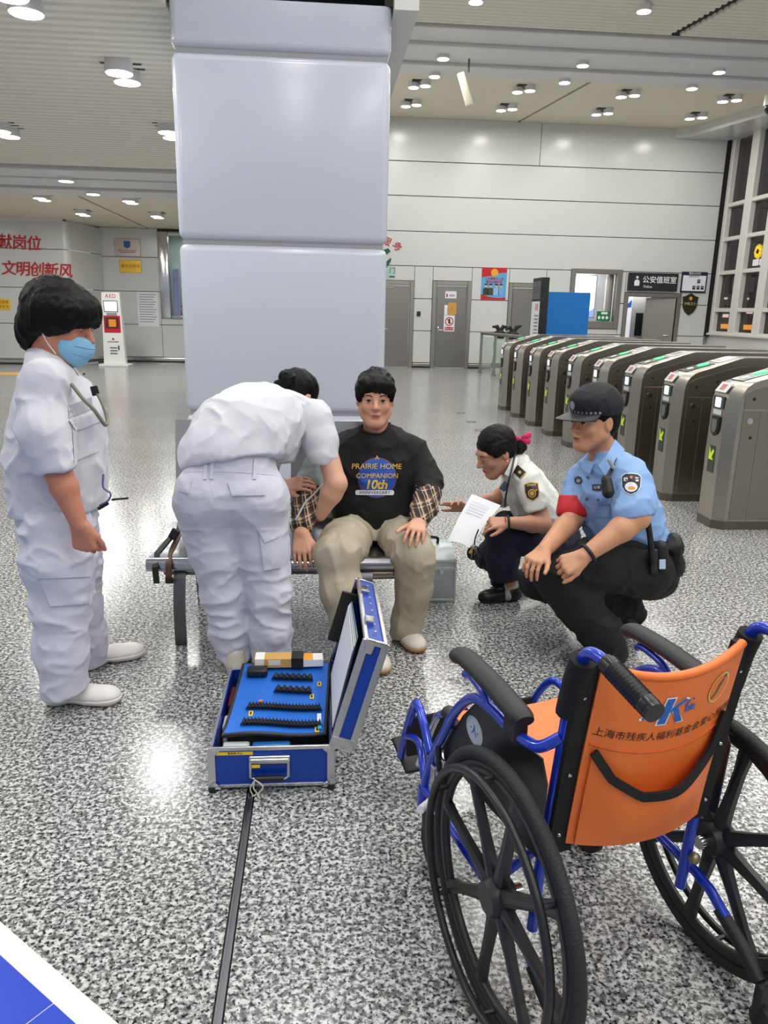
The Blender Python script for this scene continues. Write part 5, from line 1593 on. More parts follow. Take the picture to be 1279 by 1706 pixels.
def field_mesh(prims, h):
    lo = np.full(3, 1e9)
    hi = np.full(3, -1e9)
    for p in prims:
        if p[0] == 'cone':
            f = p[6][1] if p[6] else 1
            r = max(p[3], p[4]) * max(1, f) + p[5] * 0.3
            lo = np.minimum(lo, np.minimum(p[1], p[2]) - r)
            hi = np.maximum(hi, np.maximum(p[1], p[2]) + r)
        elif p[0] == 'ell' and not p[5]:
            r = p[2].max() + p[3] * 0.3
            lo = np.minimum(lo, p[1] - r)
            hi = np.maximum(hi, p[1] + r)
    lo = lo - 3 * h
    hi = hi + 3 * h
    n = np.ceil((hi - lo) / h).astype(int) + 1
    ax = [(lo[i] + h * np.arange(n[i])).astype(np.float32) for i in range(3)]
    D = np.full(n, 0.2, np.float32)
    for p in prims:
        if p[0] == 'cone':
            f = p[6][1] if p[6] else 1
            r = max(p[3], p[4]) * max(1, f) + p[5] + 2 * h
            bl, bh = np.minimum(p[1], p[2]) - r, np.maximum(p[1], p[2]) + r
        elif p[0] == 'ell':
            r = p[2].max() + p[3] + 2 * h
            bl, bh = p[1] - r, p[1] + r
        else:
            bl, bh = (lo if p[3] is None else p[3]), (hi if p[4] is None else p[4])
        i0 = np.clip(np.floor((bl - lo) / h).astype(int), 0, n - 1)
        i1 = np.clip(np.ceil((bh - lo) / h).astype(int) + 1, 1, n)
        sl = tuple(slice(i0[i], i1[i]) for i in range(3))
        gx = ax[0][sl[0]][:, None, None]
        gy = ax[1][sl[1]][None, :, None]
        gz = ax[2][sl[2]][None, None, :]
        if p[0] == 'cone':
            a, b = p[1], p[2]
            ab = b - a
            L2 = max(float(ab @ ab), 1e-9)
            t = np.clip(((gx - a[0]) * ab[0] + (gy - a[1]) * ab[1] + (gz - a[2]) * ab[2]) / L2, 0, 1)
            vx = gx - a[0] - t * ab[0]
            vy = gy - a[1] - t * ab[1]
            vz = gz - a[2] - t * ab[2]
            if p[6]:
                nn, f = p[6]
                c = (vx * nn[0] + vy * nn[1] + vz * nn[2]) * (1 - 1 / f)
                vx, vy, vz = vx - nn[0] * c, vy - nn[1] * c, vz - nn[2] * c
            d = np.sqrt(vx * vx + vy * vy + vz * vz) - (p[3] + (p[4] - p[3]) * t)
            k, sub = p[5], False
        elif p[0] == 'ell':
            R, rr = p[4], p[2]
            dx, dy, dz = gx - p[1][0], gy - p[1][1], gz - p[1][2]
            q = [(dx * R[i][0] + dy * R[i][1] + dz * R[i][2]) / rr[i] for i in range(3)]
            k0 = np.sqrt(q[0] ** 2 + q[1] ** 2 + q[2] ** 2)
            k1 = np.sqrt((q[0] / rr[0]) ** 2 + (q[1] / rr[1]) ** 2 + (q[2] / rr[2]) ** 2) + 1e-6
            d = k0 * (k0 - 1) / k1
            k, sub = p[3], p[5]
        else:
            d = -((gx - p[1][0]) * p[2][0] + (gy - p[1][1]) * p[2][1] + (gz - p[1][2]) * p[2][2])
            k, sub = p[5], True
        o = D[sl]
        if sub:
            d = -d
            m = np.clip(0.5 - 0.5 * (o - d) / -k, 0, 1) if False else np.clip(0.5 + 0.5 * (o - d) / k, 0, 1)
            D[sl] = d * (1 - m) + o * m + k * m * (1 - m)
        else:
            m = np.clip(0.5 + 0.5 * (d - o) / k, 0, 1)
            D[sl] = d * (1 - m) + o * m - k * m * (1 - m)
    # surface nets
    S = D < 0
    C = np.zeros(n - 1, np.int8)
    for i in (0, 1):
        for j in (0, 1):
            for l in (0, 1):
                C += S[i:n[0] - 1 + i, j:n[1] - 1 + j, l:n[2] - 1 + l]
    act = (C > 0) & (C < 8)
    idx = np.argwhere(act)
    ids = np.full(n - 1, -1, np.int32)
    ids[act] = np.arange(len(idx))
    acc = np.zeros((len(idx), 3), np.float32)
    cnt = np.zeros(len(idx), np.float32)
    cor = [(i, j, l) for i in (0, 1) for j in (0, 1) for l in (0, 1)]
    val = {c: D[idx[:, 0] + c[0], idx[:, 1] + c[1], idx[:, 2] + c[2]] for c in cor}
    for c in cor:
        for axx in range(3):
            if c[axx] == 0:
                e = list(c)
                e[axx] = 1
                va, vb = val[c], val[tuple(e)]
                m = (va < 0) != (vb < 0)
                t = va / (va - vb + 1e-12)
                pos = np.array(c, np.float32)[None, :].repeat(len(idx), 0)
                pos[:, axx] = t
                acc[m] += pos[m]
                cnt[m] += 1
    verts = (idx + acc / cnt[:, None]) * h + lo
    quads = []
    for axx in range(3):
        a, b = (axx + 1) % 3, (axx + 2) % 3
        s0 = [slice(0, n[i]) for i in range(3)]
        s1 = list(s0)
        s0[axx] = slice(0, n[axx] - 1)
        s1[axx] = slice(1, n[axx])
        df = S[tuple(s0)] != S[tuple(s1)]
        e = np.argwhere(df)
        ok = (e[:, a] > 0) & (e[:, b] > 0) & (e[:, a] < n[a] - 1) & (e[:, b] < n[b] - 1)
        e = e[ok]
        ins = S[tuple(e.T)]
        q = []
        for da, db in ((-1, -1), (0, -1), (0, 0), (-1, 0)):
            c = e.copy()
            c[:, a] += da
            c[:, b] += db
            q.append(ids[tuple(c.T)])
        q = np.stack(q, 1)
        q[~ins] = q[~ins][:, ::-1]
        quads.append(q)
    quads = np.concatenate(quads)
    return verts.astype(np.float64), quads


def vnormals(v, q):
    nrm = np.zeros_like(v)
    fn = np.cross(v[q[:, 2]] - v[q[:, 0]], v[q[:, 3]] - v[q[:, 1]])
    for i in range(4):
        np.add.at(nrm, q[:, i], fn)
    return nrm / (np.linalg.norm(nrm, axis=1)[:, None] + 1e-12)


def relax(v, q, it, lam=0.5):
    e = np.concatenate([q[:, [0, 1]], q[:, [1, 2]], q[:, [2, 3]], q[:, [3, 0]]])
    for _ in range(it):
        acc = np.zeros_like(v)
        c = np.zeros(len(v))
        np.add.at(acc, e[:, 0], v[e[:, 1]])
        np.add.at(acc, e[:, 1], v[e[:, 0]])
        np.add.at(c, e[:, 0], 1)
        np.add.at(c, e[:, 1], 1)
        v = v + lam * (acc / c[:, None] - v)
    return v


_PERM = np.random.RandomState(5).permutation(256).astype(np.int64)
_GRAD = np.random.RandomState(6).randn(256, 3)
_GRAD /= np.linalg.norm(_GRAD, axis=1)[:, None]


def pnoise(P):
    """gradient noise, about -0.7..0.7"""
    i = np.floor(P).astype(np.int64)
    f = P - i
    u = f * f * f * (f * (f * 6 - 15) + 10)
    out = 0
    for dx in (0, 1):
        for dy in (0, 1):
            for dz in (0, 1):
                h_ = _PERM[(_PERM[(_PERM[(i[:, 0] + dx) & 255] + i[:, 1] + dy) & 255] + i[:, 2] + dz) & 255]
                g_ = _GRAD[h_]
                dot = g_[:, 0] * (f[:, 0] - dx) + g_[:, 1] * (f[:, 1] - dy) + g_[:, 2] * (f[:, 2] - dz)
                out = out + dot * (u[:, 0] if dx else 1 - u[:, 0]) * (u[:, 1] if dy else 1 - u[:, 1]) * (u[:, 2] if dz else 1 - u[:, 2])
    return out


def folds(P, freq, seed, stretch=(1, 1, 1)):
    """cloth: broad swells plus a few sharp warped creases, about -0.6..1"""
    Q = P * np.array(stretch) * freq + seed * 3.7
    W_ = Q + 0.55 * np.stack([pnoise(Q * 0.7 + 11), pnoise(Q * 0.7 + 37), pnoise(Q * 0.7 + 71)], 1)
    r1 = np.clip(1 - 2.1 * np.abs(pnoise(W_)), 0, 1) ** 2.0
    r2 = np.clip(1 - 2.1 * np.abs(pnoise(W_ * 1.9 + 5.3)), 0, 1) ** 2.0
    return 0.75 * r1 + 0.45 * r2 * (0.3 + r1) + 0.5 * pnoise(Q * 0.6) - 0.4


LAST = {}


def figure(name, prims, h, mat, parent, fold=None, rel=2, kind=None):
    """build one surface from the primitives; fold = (amp, freq, seed, stretch[, mask])"""
    v, q = field_mesh(prims, h)
    v = relax(v, q, rel)
    if fold:
        n = vnormals(v, q)
        a = fold[0] * folds(v, fold[1], fold[2], fold[3] if len(fold) > 3 else (1, 1, 1))
        if len(fold) > 4:
            a = a * fold[4](v)
        v = v + n * a[:, None]
        v = relax(v, q, 1, 0.2)
    me = bpy.data.meshes.new(name)
    me.vertices.add(len(v))
    me.vertices.foreach_set('co', v.ravel())
    me.loops.add(len(q) * 4)
    me.loops.foreach_set('vertex_index', q.ravel().astype(np.int32))
    me.polygons.add(len(q))
    me.polygons.foreach_set('loop_start', np.arange(0, len(q) * 4, 4, dtype=np.int32))
    me.update(calc_edges=True)
    me.validate()
    o = link(name, me, mat, parent, smooth=180, kind=kind)
    LAST[name] = (v, q)
    return o


def bvh_of(o):
    me = o.data
    return BVHTree.FromPolygons([v.co.copy() for v in me.vertices], [tuple(p.vertices) for p in me.polygons])


def drape(bvh, p, d, off, back=0.3):
    """drop point p along d onto the surface; lift it by off"""
    d = Vector(d).normalized()
    hit = bvh.ray_cast(Vector(p) - d * back, d, back * 2.5)
    if hit[0] is None:
        hit = bvh.find_nearest(Vector(p))
        if hit[0] is None:
            return Vector(p)
        return hit[0] - d * off
    return hit[0] - d * off


def patch(name, bvh, quad, d, mat, parent, h=0.006, nu=8, nv=8, skirt=0.01, rnd=0.0):
    """a sewn-on piece: quad of 4 points (order: bl, br, tr, tl) draped on the surface along d with thickness h"""
    b = MB()
    q = [Vector(p) for p in quad]

    def P(u, v):
        return q[0].lerp(q[1], u).lerp(q[3].lerp(q[2], u), v)
    d = Vector(d).normalized()
    top = []
    for i in range(nu + 1):
        row = []
        for j in range(nv + 1):
            row.append(b.bm.verts.new(drape(bvh, P(i / nu, j / nv), d, h)))
        top.append(row)
    for i in range(nu):
        for j in range(nv):
            b.bm.faces.new((top[i][j], top[i + 1][j], top[i + 1][j + 1], top[i][j + 1]))
    rim = [top[i][0] for i in range(nu)] + [top[nu][j] for j in range(nv)] + [top[i][nv] for i in range(nu, 0, -1)] + [top[0][j] for j in range(nv, 0, -1)]
    low = [b.bm.verts.new(v.co + d * (h + skirt)) for v in rim]
    m = len(rim)
    for k_ in range(m):
        b.bm.faces.new((rim[k_], rim[(k_ + 1) % m], low[(k_ + 1) % m], low[k_]))
    return b.build(name, mat, parent, smooth=50)


def subdivide_long(me, maxlen):
    bm = bmesh.new()
    bm.from_mesh(me)
    bmesh.ops.triangulate(bm, faces=bm.faces)
    for _ in range(3):
        es = [e for e in bm.edges if e.calc_length() > maxlen]
        if not es:
            break
        bmesh.ops.subdivide_edges(bm, edges=es, cuts=1)
        bmesh.ops.triangulate(bm, faces=[f for f in bm.faces if len(f.verts) > 3])
    bm.to_mesh(me)
    bm.free()


def decal(name, me, bvh, o, ux, uy, d, mat, parent, off=0.002, maxlen=0.02):
    """flat print (2-D mesh in metres) pressed on the surface along d"""
    subdivide_long(me, maxlen)
    ux, uy = Vector(ux).normalized(), Vector(uy).normalized()
    for v in me.vertices:
        v.co = drape(bvh, Vector(o) + ux * v.co.x + uy * v.co.y, d, off)
    return link(name, me, mat, parent)


def poly_me(poly):
    b = bmesh.new()
    b.faces.new([b.verts.new((p[0], p[1], 0)) for p in poly])
    bmesh.ops.triangulate(b, faces=b.faces)
    me = bpy.data.meshes.new('poly')
    b.to_mesh(me)
    b.free()
    return me


# ---- anatomy
class HeadFrame:
    def __init__(s, c, fwd, up=(0, 0, 1), sc=1.0):
        s.c = Vector(c)
        s.f = Vector(fwd).normalized()
        s.r = s.f.cross(Vector(up)).normalized()
        s.u = s.r.cross(s.f).normalized()
        s.s = sc

    def p(s, x, y, z):
        return s.c + (s.r * x + s.f * y + s.u * z) * s.s

    def axes(s):
        return (s.r, s.f, s.u)


def head_prims(H, neck_to, face=1.0):
    A = H.axes()
    s = H.s

    def E(x, y, z, rx, ry, rz, k, sub=False):
        return elps(H.p(x, y, z), (rx * s, ry * s, rz * s), k * s, A, sub)
    P = [E(0, -0.018, 0.035, 0.077, 0.094, 0.086, 0.03), E(0, 0.02, -0.028, 0.063, 0.068, 0.083, 0.03),
         E(0, 0.070, -0.094, 0.025, 0.02, 0.018, 0.03)]
    for q in (-1, 1):
        P.append(cone(H.p(q * 0.056, 0.0, -0.05), H.p(q * 0.02, 0.058, -0.096), 0.02 * s, 0.018 * s, 0.03 * s))
        P.append(E(q * 0.038, 0.058, -0.022, 0.024, 0.022, 0.022, 0.02))
    P.append(E(0, 0.076, 0.03, 0.052, 0.014, 0.016, 0.02))
    for q in (-1, 1):
        P.append(E(q * 0.031, 0.096, 0.008, 0.017, 0.013, 0.010, 0.012, True))
        P.append(E(q * 0.031, 0.0765, 0.007, 0.0135, 0.0125, 0.0125, 0.004))
    P.append(cone(H.p(0, 0.084, 0.018), H.p(0, 0.110, -0.020), 0.0085 * s, 0.0115 * s, 0.012 * s))
    for q in (-1, 1):
        P.append(E(q * 0.011, 0.096, -0.025, 0.0085, 0.011, 0.008, 0.008))
        ear = H.p(q * 0.078, -0.012, -0.002)
        P.append(elps(ear, (0.010 * s, 0.019 * s, 0.031 * s), 0.008 * s, A))
        P.append(elps(H.p(q * 0.088, -0.006, 0.002), (0.006 * s, 0.009 * s, 0.016 * s), 0.005 * s, A, True))
    P.append(E(0, 0.087, -0.052, 0.023, 0.0105, 0.006, 0.008))
    P.append(E(0, 0.086, -0.063, 0.019, 0.0105, 0.0065, 0.008))
    P.append(cone(H.p(0, -0.022, -0.06), neck_to, 0.054 * s, 0.060 * s, 0.03))
    return P


SKIN_D = None


def face_parts(H, parent, bvh, brow_col, lip_mat, closed=False):
    d = -H.f
    bm_ = M('brow_dark', (30, 26, 24), 0.8)
    s = H.s
    for q in (-1, 1):
        if not closed:
            decal('eye_white', poly_me(ell(0.0125 * s, 0.0058 * s, 16)), bvh, H.p(q * 0.0315, 0.1, 0.007), H.r, H.u, d, M('eye_white', (206, 200, 194), 0.3), parent, 0.0012, 0.006)
            decal('iris', poly_me(ell(0.0058 * s, 0.0058 * s, 14)), bvh, H.p(q * 0.0315 + 0.0005, 0.1, 0.0072), H.r, H.u, d, M('iris_dark', (26, 20, 18), 0.2), parent, 0.0018, 0.006)
        decal('eyelid', poly_me([(-0.0135 * s, 0.0), (-0.006 * s, 0.0052 * s), (0.004 * s, 0.0055 * s), (0.0135 * s, 0.001 * s), (0.012 * s, 0.0032 * s), (0.004 * s, 0.0085 * s), (-0.006 * s, 0.0082 * s)][::1] if not closed else [(-0.0135 * s, 0.0), (0, -0.004 * s), (0.0135 * s, 0.0), (0, -0.0012 * s)]), bvh, H.p(q * 0.0315, 0.1, 0.0065), H.r, H.u, d, bm_, parent, 0.0016, 0.006)
        bw = [(-0.017 * q, -0.001), (-0.006 * q, 0.0035), (0.008 * q, 0.004), (0.018 * q, 0.0), (0.008 * q, 0.0085), (-0.008 * q, 0.0085), (-0.017 * q, 0.004)]
        decal('eyebrow', poly_me([(a * s, b * s) for a, b in bw]), bvh, H.p(q * 0.033, 0.1, 0.0255), H.r, H.u, d, bm_, parent, 0.0012, 0.006)
    decal('mouth', poly_me([(-0.021 * s, 0.0), (-0.008 * s, 0.0048 * s), (0, 0.0035 * s), (0.008 * s, 0.0048 * s), (0.021 * s, 0.0), (0.01 * s, -0.0085 * s), (-0.01 * s, -0.0085 * s)]), bvh, H.p(0, 0.1, -0.056), H.r, H.u, d, lip_mat, parent, 0.0012, 0.006)
    decal('mouth_line', poly_me([(-0.021 * s, 0.0003), (0, 0.0008 * s), (0.021 * s, 0.0003), (0, -0.0010 * s)]), bvh, H.p(0, 0.1, -0.0565), H.r, H.u, d, M('lip_line', (84, 40, 36), 0.6), parent, 0.0017, 0.006)


def hand_prims(wrist, d, dorsal, thumb, curl=(0.4, 0.5, 0.4), spread=0.05, sc=1.0, tcurl=0.4, tout=0.75, curls=None):
    """five separate fingers; d = direction of the hand, dorsal = back of the hand, thumb = +1/-1 side of d x dorsal"""
    d = Vector(d).normalized()
    n = Vector(dorsal)
    n = (n - d * n.dot(d)).normalized()
    s = d.cross(n) * thumb
    w = Vector(wrist)
    P = []
    fin = [(0.033, 0.083, 0.072, 0.0088), (0.011, 0.087, 0.080, 0.0092), (-0.011, 0.083, 0.074, 0.0088), (-0.031, 0.075, 0.058, 0.0078)]
    for i, (lx, ly, L, r) in enumerate(fin):
        kn = w + (s * lx + d * ly) * sc
        P.append(cone(w + s * lx * 0.55 * sc + d * 0.01 * sc, kn, 0.0155 * sc, 0.0115 * sc, 0.012 * sc))
    for i, (lx, ly, L, r) in enumerate(fin):
        kn = w + (s * lx + d * ly) * sc
        cc = curls[i] if curls else curl
        a = 0
        p = kn
        fd = (d + s * (spread * (1.5 - i))).normalized()
        rr = r
        for frac, c in zip((0.45, 0.30, 0.25), cc):
            a += c
            q = p + (fd * math.cos(a) - n * math.sin(a)) * (L * frac * sc)
            P.append(cone(p, q, rr * sc, rr * 0.92 * sc, 0.0035 * sc))
            p, rr = q, rr * 0.92
    b0 = w + (s * 0.022 + d * 0.018 - n * 0.006) * sc
    b1 = w + (s * (0.040 + 0.012 * tout) + d * 0.05 - n * 0.012) * sc
    td = (d * (1 - 0.3 * tout) + s * 0.6 * tout - n * 0.35 * tcurl).normalized()
    b2 = b1 + td * 0.034 * sc
    td2 = (td + d * 0.35 - s * 0.3 * tcurl - n * 0.3 * tcurl).normalized()
    b3 = b2 + td2 * 0.027 * sc
    P += [cone(b0, b1, 0.017 * sc, 0.0125 * sc, 0.014 * sc), cone(b1, b2, 0.0115 * sc, 0.010 * sc, 0.005 * sc), cone(b2, b3, 0.0098 * sc, 0.0082 * sc, 0.004 * sc)]
    return P


def arm_prims(sh, el, wr, r=(0.048, 0.040, 0.027)):
    mid = Vector(el).lerp(Vector(wr), 0.3)
    return [cone(sh, el, r[0], r[1], 0.02), cone(el, mid, r[1], r[1] * 1.02, 0.02), cone(mid, wr, r[1] * 1.02, r[2], 0.02)]


def shoe(nm, heel, dirv, L, wdt, parent, upper, sole_mat, ankle_h=0.075, sole_h=0.026, tilt=0.0):
    """heel point on the floor, direction of the toe"""
    d = Vector((dirv[0], dirv[1], 0)).normalized()
    s = Vector((-d.y, d.x, 0))
    u = Vector((0, 0, 1))
    if tilt:
        R = Matrix.Rotation(tilt, 3, s)
        d, u = R @ d, R @ u
    h = Vector(heel)

    def Q(a, b, c):
        return h + d * a + s * b + u * c
    hw = wdt / 2
    base = [elps(Q(0.045, 0, 0.038), (0.045, hw * 0.80, 0.042), 0.02, (d, s, u)),
            cone(Q(0.06, 0, 0.045), Q(L * 0.55, 0, 0.042), hw * 0.72, hw * 0.78, 0.025, (u, 0.85)),
            elps(Q(L - 0.075, 0.004, 0.033), (0.076, hw, 0.036), 0.025, (d, s, u)),
            elps(Q(L - 0.04, 0.004, 0.028), (0.042, hw * 0.8, 0.028), 0.02, (d, s, u))]
    up = base + [cone(Q(0.055, 0, 0.05), Q(0.05, 0, ankle_h), 0.043, 0.042, 0.02), cutp(Q(0, 0, sole_h - 0.004), -u)]
    a = figure(nm, up, 0.006, upper, parent, rel=2)
    so = [('ell', p[1], p[2] * np.float32(1.07), p[3], p[4], p[5]) if p[0] == 'ell' else ('cone', p[1], p[2], p[3] * 1.08, p[4] * 1.08, p[5], p[6]) for p in base]
    so += [cutp(Q(0, 0, sole_h), u), cutp(Q(0, 0, 0.002), -u)]
    figure('sole', so, 0.006, sole_mat, a, rel=1)
    return a
# ------------------------------------------------------------------ people
SKIN1 = M('skin_tan', (190, 126, 100), 0.5, sss=0.12)
SKIN2 = M('skin_fair', (216, 164, 138), 0.5, sss=0.12)
SKIN3 = M('skin_warm', (208, 154, 126), 0.5, sss=0.12)
SKIN4 = M('skin_rosy', (196, 142, 116), 0.5, sss=0.12)
SKIN5 = M('skin_golden', (204, 148, 114), 0.5, sss=0.12)
HAIR = M('hair_black', (8, 7, 7), 0.5, spec=0.18, bump=(260, 0.35, (1, 1, 0.12)))
HAIRB = M('hair_dark_brown', (16, 11, 9), 0.5, spec=0.2, bump=(260, 0.35, (1, 1, 0.12)))
UNI = M('uniform_white', (208, 209, 217), 0.75, crease=(9, 0.4, (1, 1, 0.8)))
UNIP = M('uniform_white_trouser', (203, 205, 217), 0.75, crease=(9, 0.45, (1, 1, 1.2)))
LIP = M('lip_rose', (172, 100, 92), 0.5)
SHOEW = M('shoe_white', (226, 220, 218), 0.55)
SOLEW = M('sole_white', (214, 212, 208), 0.6)
BLKSHOE = M('shoe_black', (20, 20, 21), 0.4)


def quad_at(pts, Y):
    return [at(x, y, Y) for x, y in pts]


def sewn(name, o_bvh, pts, Y, mat, parent, h=0.006, nu=14, nv=10):
    q = quad_at(pts, Y)
    c = (q[0] + q[1] + q[2] + q[3]) / 4
    return patch(name, o_bvh, q, c - CAM_P, mat, parent, h, nu, nv)


# ================================================================= standing paramedic
p1 = thing('person', 'person in white uniform with blue face mask standing at left, looking down', 'person', (-0.95, 2.85, 0), None)
H1 = HeadFrame(at(102, 537, 2.86), (0.93, -0.22, -0.34), sc=1.13)
RS, RE, RW_ = at(70, 655, 2.68), at(96, 785, 2.62), at(132, 874, 2.60)
body = head_prims(H1, at(82, 622, 2.86))
body += [cone(at(82, 622, 2.86), at(92, 700, 2.86), 0.07, 0.11, 0.03), cone(at(92, 700, 2.86), at(96, 840, 2.86), 0.11, 0.11, 0.03)]
body += arm_prims(RS, RE, RW_, (0.05, 0.043, 0.029))
body += hand_prims(RW_, at(141, 912, 2.60) - RW_, (-0.25, -1, 0.1), -1, curl=(1.0, 1.35, 0.8), sc=1.02, tcurl=1.0, tout=0.35)
body += arm_prims(at(88, 655, 3.05), at(110, 780, 3.08), at(128, 850, 3.05))
body += [cone(at(98, 860, 2.75), at(104, 1120, 2.74), 0.07, 0.04, 0.03), cone(at(110, 860, 2.98), at(148, 1085, 3.1), 0.07, 0.04, 0.03)]
b1 = figure('body', body, 0.005, SKIN1, p1)
bv = bvh_of(b1)
face_parts(H1, p1, bv, None, LIP, closed=True)
A = H1.axes()


def HE(H, x, y, z, rx, ry, rz, k=0.02, sub=False):
    return elps(H.p(x, y, z), (rx * H.s, ry * H.s, rz * H.s), k * H.s, H.axes(), sub)


hair = [HE(H1, 0, -0.022, 0.040, 0.090, 0.110, 0.094), HE(H1, 0, -0.062, -0.02, 0.083, 0.062, 0.082, 0.03), HE(H1, 0, -0.078, -0.06, 0.066, 0.042, 0.065, 0.03), HE(H1, 0, 0.052, 0.058, 0.080, 0.058, 0.050, 0.03),
        HE(H1, -0.066, -0.015, 0.012, 0.03, 0.06, 0.055, 0.03), HE(H1, 0.066, -0.015, 0.012, 0.03, 0.06, 0.055, 0.03),
        HE(H1, -0.068, 0.05, 0.03, 0.02, 0.035, 0.04, 0.02), HE(H1, 0.068, 0.05, 0.03, 0.02, 0.035, 0.04, 0.02),
        HE(H1, 0, 0.125, -0.062, 0.09, 0.085, 0.082, 0.01, True)]
figure('hair', hair, 0.006, HAIR, p1, fold=(0.007, 26, 3, (1, 1, 0.3)))
mk = [HE(H1, 0, 0.052, -0.05, 0.064, 0.060, 0.058), HE(H1, 0, 0.074, -0.085, 0.032, 0.03, 0.03, 0.03), cone(H1.p(0, 0.095, -0.005), H1.p(0, 0.104, -0.05), 0.014, 0.02, 0.03),
      cutp(H1.p(0, 0.038, 0), -H1.f), cutp(H1.p(0, 0, -0.006), H1.u + H1.f * 0.1)]
MASKB = M('mask_blue', (136, 192, 226), 0.7)
mko = figure('face_mask', mk, 0.0045, MASKB, p1)
for z in (-0.04, -0.065):
    MB().tube([drape(bvh_of(mko), H1.p(x, 0.12, z), -H1.f, 0.001) for x in np.linspace(-0.05, 0.05, 12)], 0.0018, 6).build('pleat', M('mask_pleat', (116, 174, 212), 0.7), mko)
for q in (-1, 1):
    MB().tube(smooth_path([H1.p(q * 0.062, 0.04, -0.012), H1.p(q * 0.076, 0.01, 0.0), H1.p(q * 0.084, -0.018, 0.014)], 4), 0.0022, 6).tube(smooth_path([H1.p(q * 0.060, 0.04, -0.085), H1.p(q * 0.074, 0.01, -0.055), H1.p(q * 0.086, -0.022, -0.012)], 4), 0.0022, 6).build('ear_loop', WHITE, mko)
sh = chain([at(84, 628, 2.86), at(98, 692, 2.86), at(94, 765, 2.86), at(98, 842, 2.86)], [0.085, 0.150, 0.163, 0.166], 0.05, (Y_, 1.18))
sh += [cone(at(76, 632, 2.68), at(92, 632, 3.04), 0.07, 0.07, 0.05), cone(at(80, 625, 2.86), at(79, 603, 2.86), 0.078, 0.070, 0.02)]
sh += chain([at(68, 655, 2.68), at(74, 720, 2.63), at(93, 775, 2.61)], [0.072, 0.079, 0.066], 0.045)
sh += chain([at(88, 655, 3.05), at(94, 720, 3.08), at(108, 770, 3.1)], [0.075, 0.08, 0.066], 0.02)
hp = at(98, 846, 2.86)
sh += [cutp(hp, (0.08, 0, -1)), cutp(at(96, 784, 2.61), at(96, 784, 2.61) - at(80, 735, 2.61), at(150, 900, 2.5), at(20, 745, 2.668), 0.006)]
sh += [HE(H1, 0.0, 0.05, -0.13, 0.045, 0.04, 0.06, 0.01, True)]
shirt = figure('shirt', sh, 0.0065, UNI, p1, fold=(0.010, 8, 11, (1, 1, 0.8)))
sv = bvh_of(shirt)
GREY = M('reflective_grey', (160, 160, 168), 0.5)
sewn('grey_band', sv, [(115, 697), (155, 681), (153, 661), (114, 676)], 2.72, GREY, shirt, 0.005)
sewn('chest_pocket', sv, [(125, 768), (166, 752), (168, 705), (122, 712)], 2.72, UNI, shirt, 0.008)
sewn('pocket_flap', sv, [(128, 718), (172, 701), (158, 683), (116, 700)], 2.72, UNI, shirt, 0.014)
# collar
col = MB()
cp_ = [at(62, 588, 2.80), at(84, 612, 2.72), at(112, 632, 2.74), at(124, 640, 2.80)]
col.sheet(lambda u, v: (smooth_path(cp_, 4)[min(12, int(round(u * 12)))] + Vector((0.012 * v, -0.028 * v, -0.055 * v * (0.4 + 0.6 * u))), Vector((0.2, -1, 0.3))), 12, 4, 0.006)
col.build('collar', UNI, shirt, smooth=60)
# lanyard with a small black device
LANY = M('lanyard_olive', (124, 122, 104), 0.5)
MB().tube(smooth_path([at(119, 640, 2.70), at(138, 664, 2.66), at(156, 682, 2.66), at(170, 702, 2.68), at(176, 708, 2.70), at(179, 700, 2.74), at(172, 676, 2.76), at(162, 655, 2.78)], 5), 0.0065, 8).build('lanyard', LANY, p1, smooth=60)
MB().frame(at(158, 651, 2.78), Vector((0.9, -0.1, 0.2)), Y_, Vector((-0.2, 0, 1)), 0.026, 0.012, 0.034, 0.003).build('badge_clip', BLACK, p1)
MB().sphere(at(140, 623, 2.72), 0.004, n=8).build('button', BLACK, shirt)
# trousers
pt = [cone(at(96, 838, 2.86), at(97, 880, 2.86), 0.138, 0.135, 0.05, (Y_, 1.15))]
pt += chain([at(95, 880, 2.76), at(97, 940, 2.74), at(102, 1005, 2.73), at(102, 1080, 2.72), at(107, 1142, 2.72)], [0.125, 0.120, 0.102, 0.090, 0.086], 0.04)
pt += chain([at(108, 880, 2.98), at(118, 940, 3.02), at(130, 1010, 3.05), at(144, 1065, 3.09), at(152, 1098, 3.11)], [0.12, 0.112, 0.092, 0.082, 0.075], 0.03)
pt += [hem(at(107, 1154, 2.72), (0.25, 0, -1), 0.14), hem(at(152, 1108, 3.11), (0.2, 0, -1), 0.14)]
tr = figure('trousers', pt, 0.0065, UNIP, p1, fold=(0.012, 8.5, 5, (0.9, 0.9, 1.2)))
tv = bvh_of(tr)
sewn('cargo_pocket', tv, [(84, 1010), (150, 1006), (151, 958), (62, 955)], 2.65, UNIP, tr, 0.010)
sewn('pocket_flap', tv, [(61, 964), (152, 961), (152, 938), (70, 936)], 2.65, UNIP, tr, 0.018)
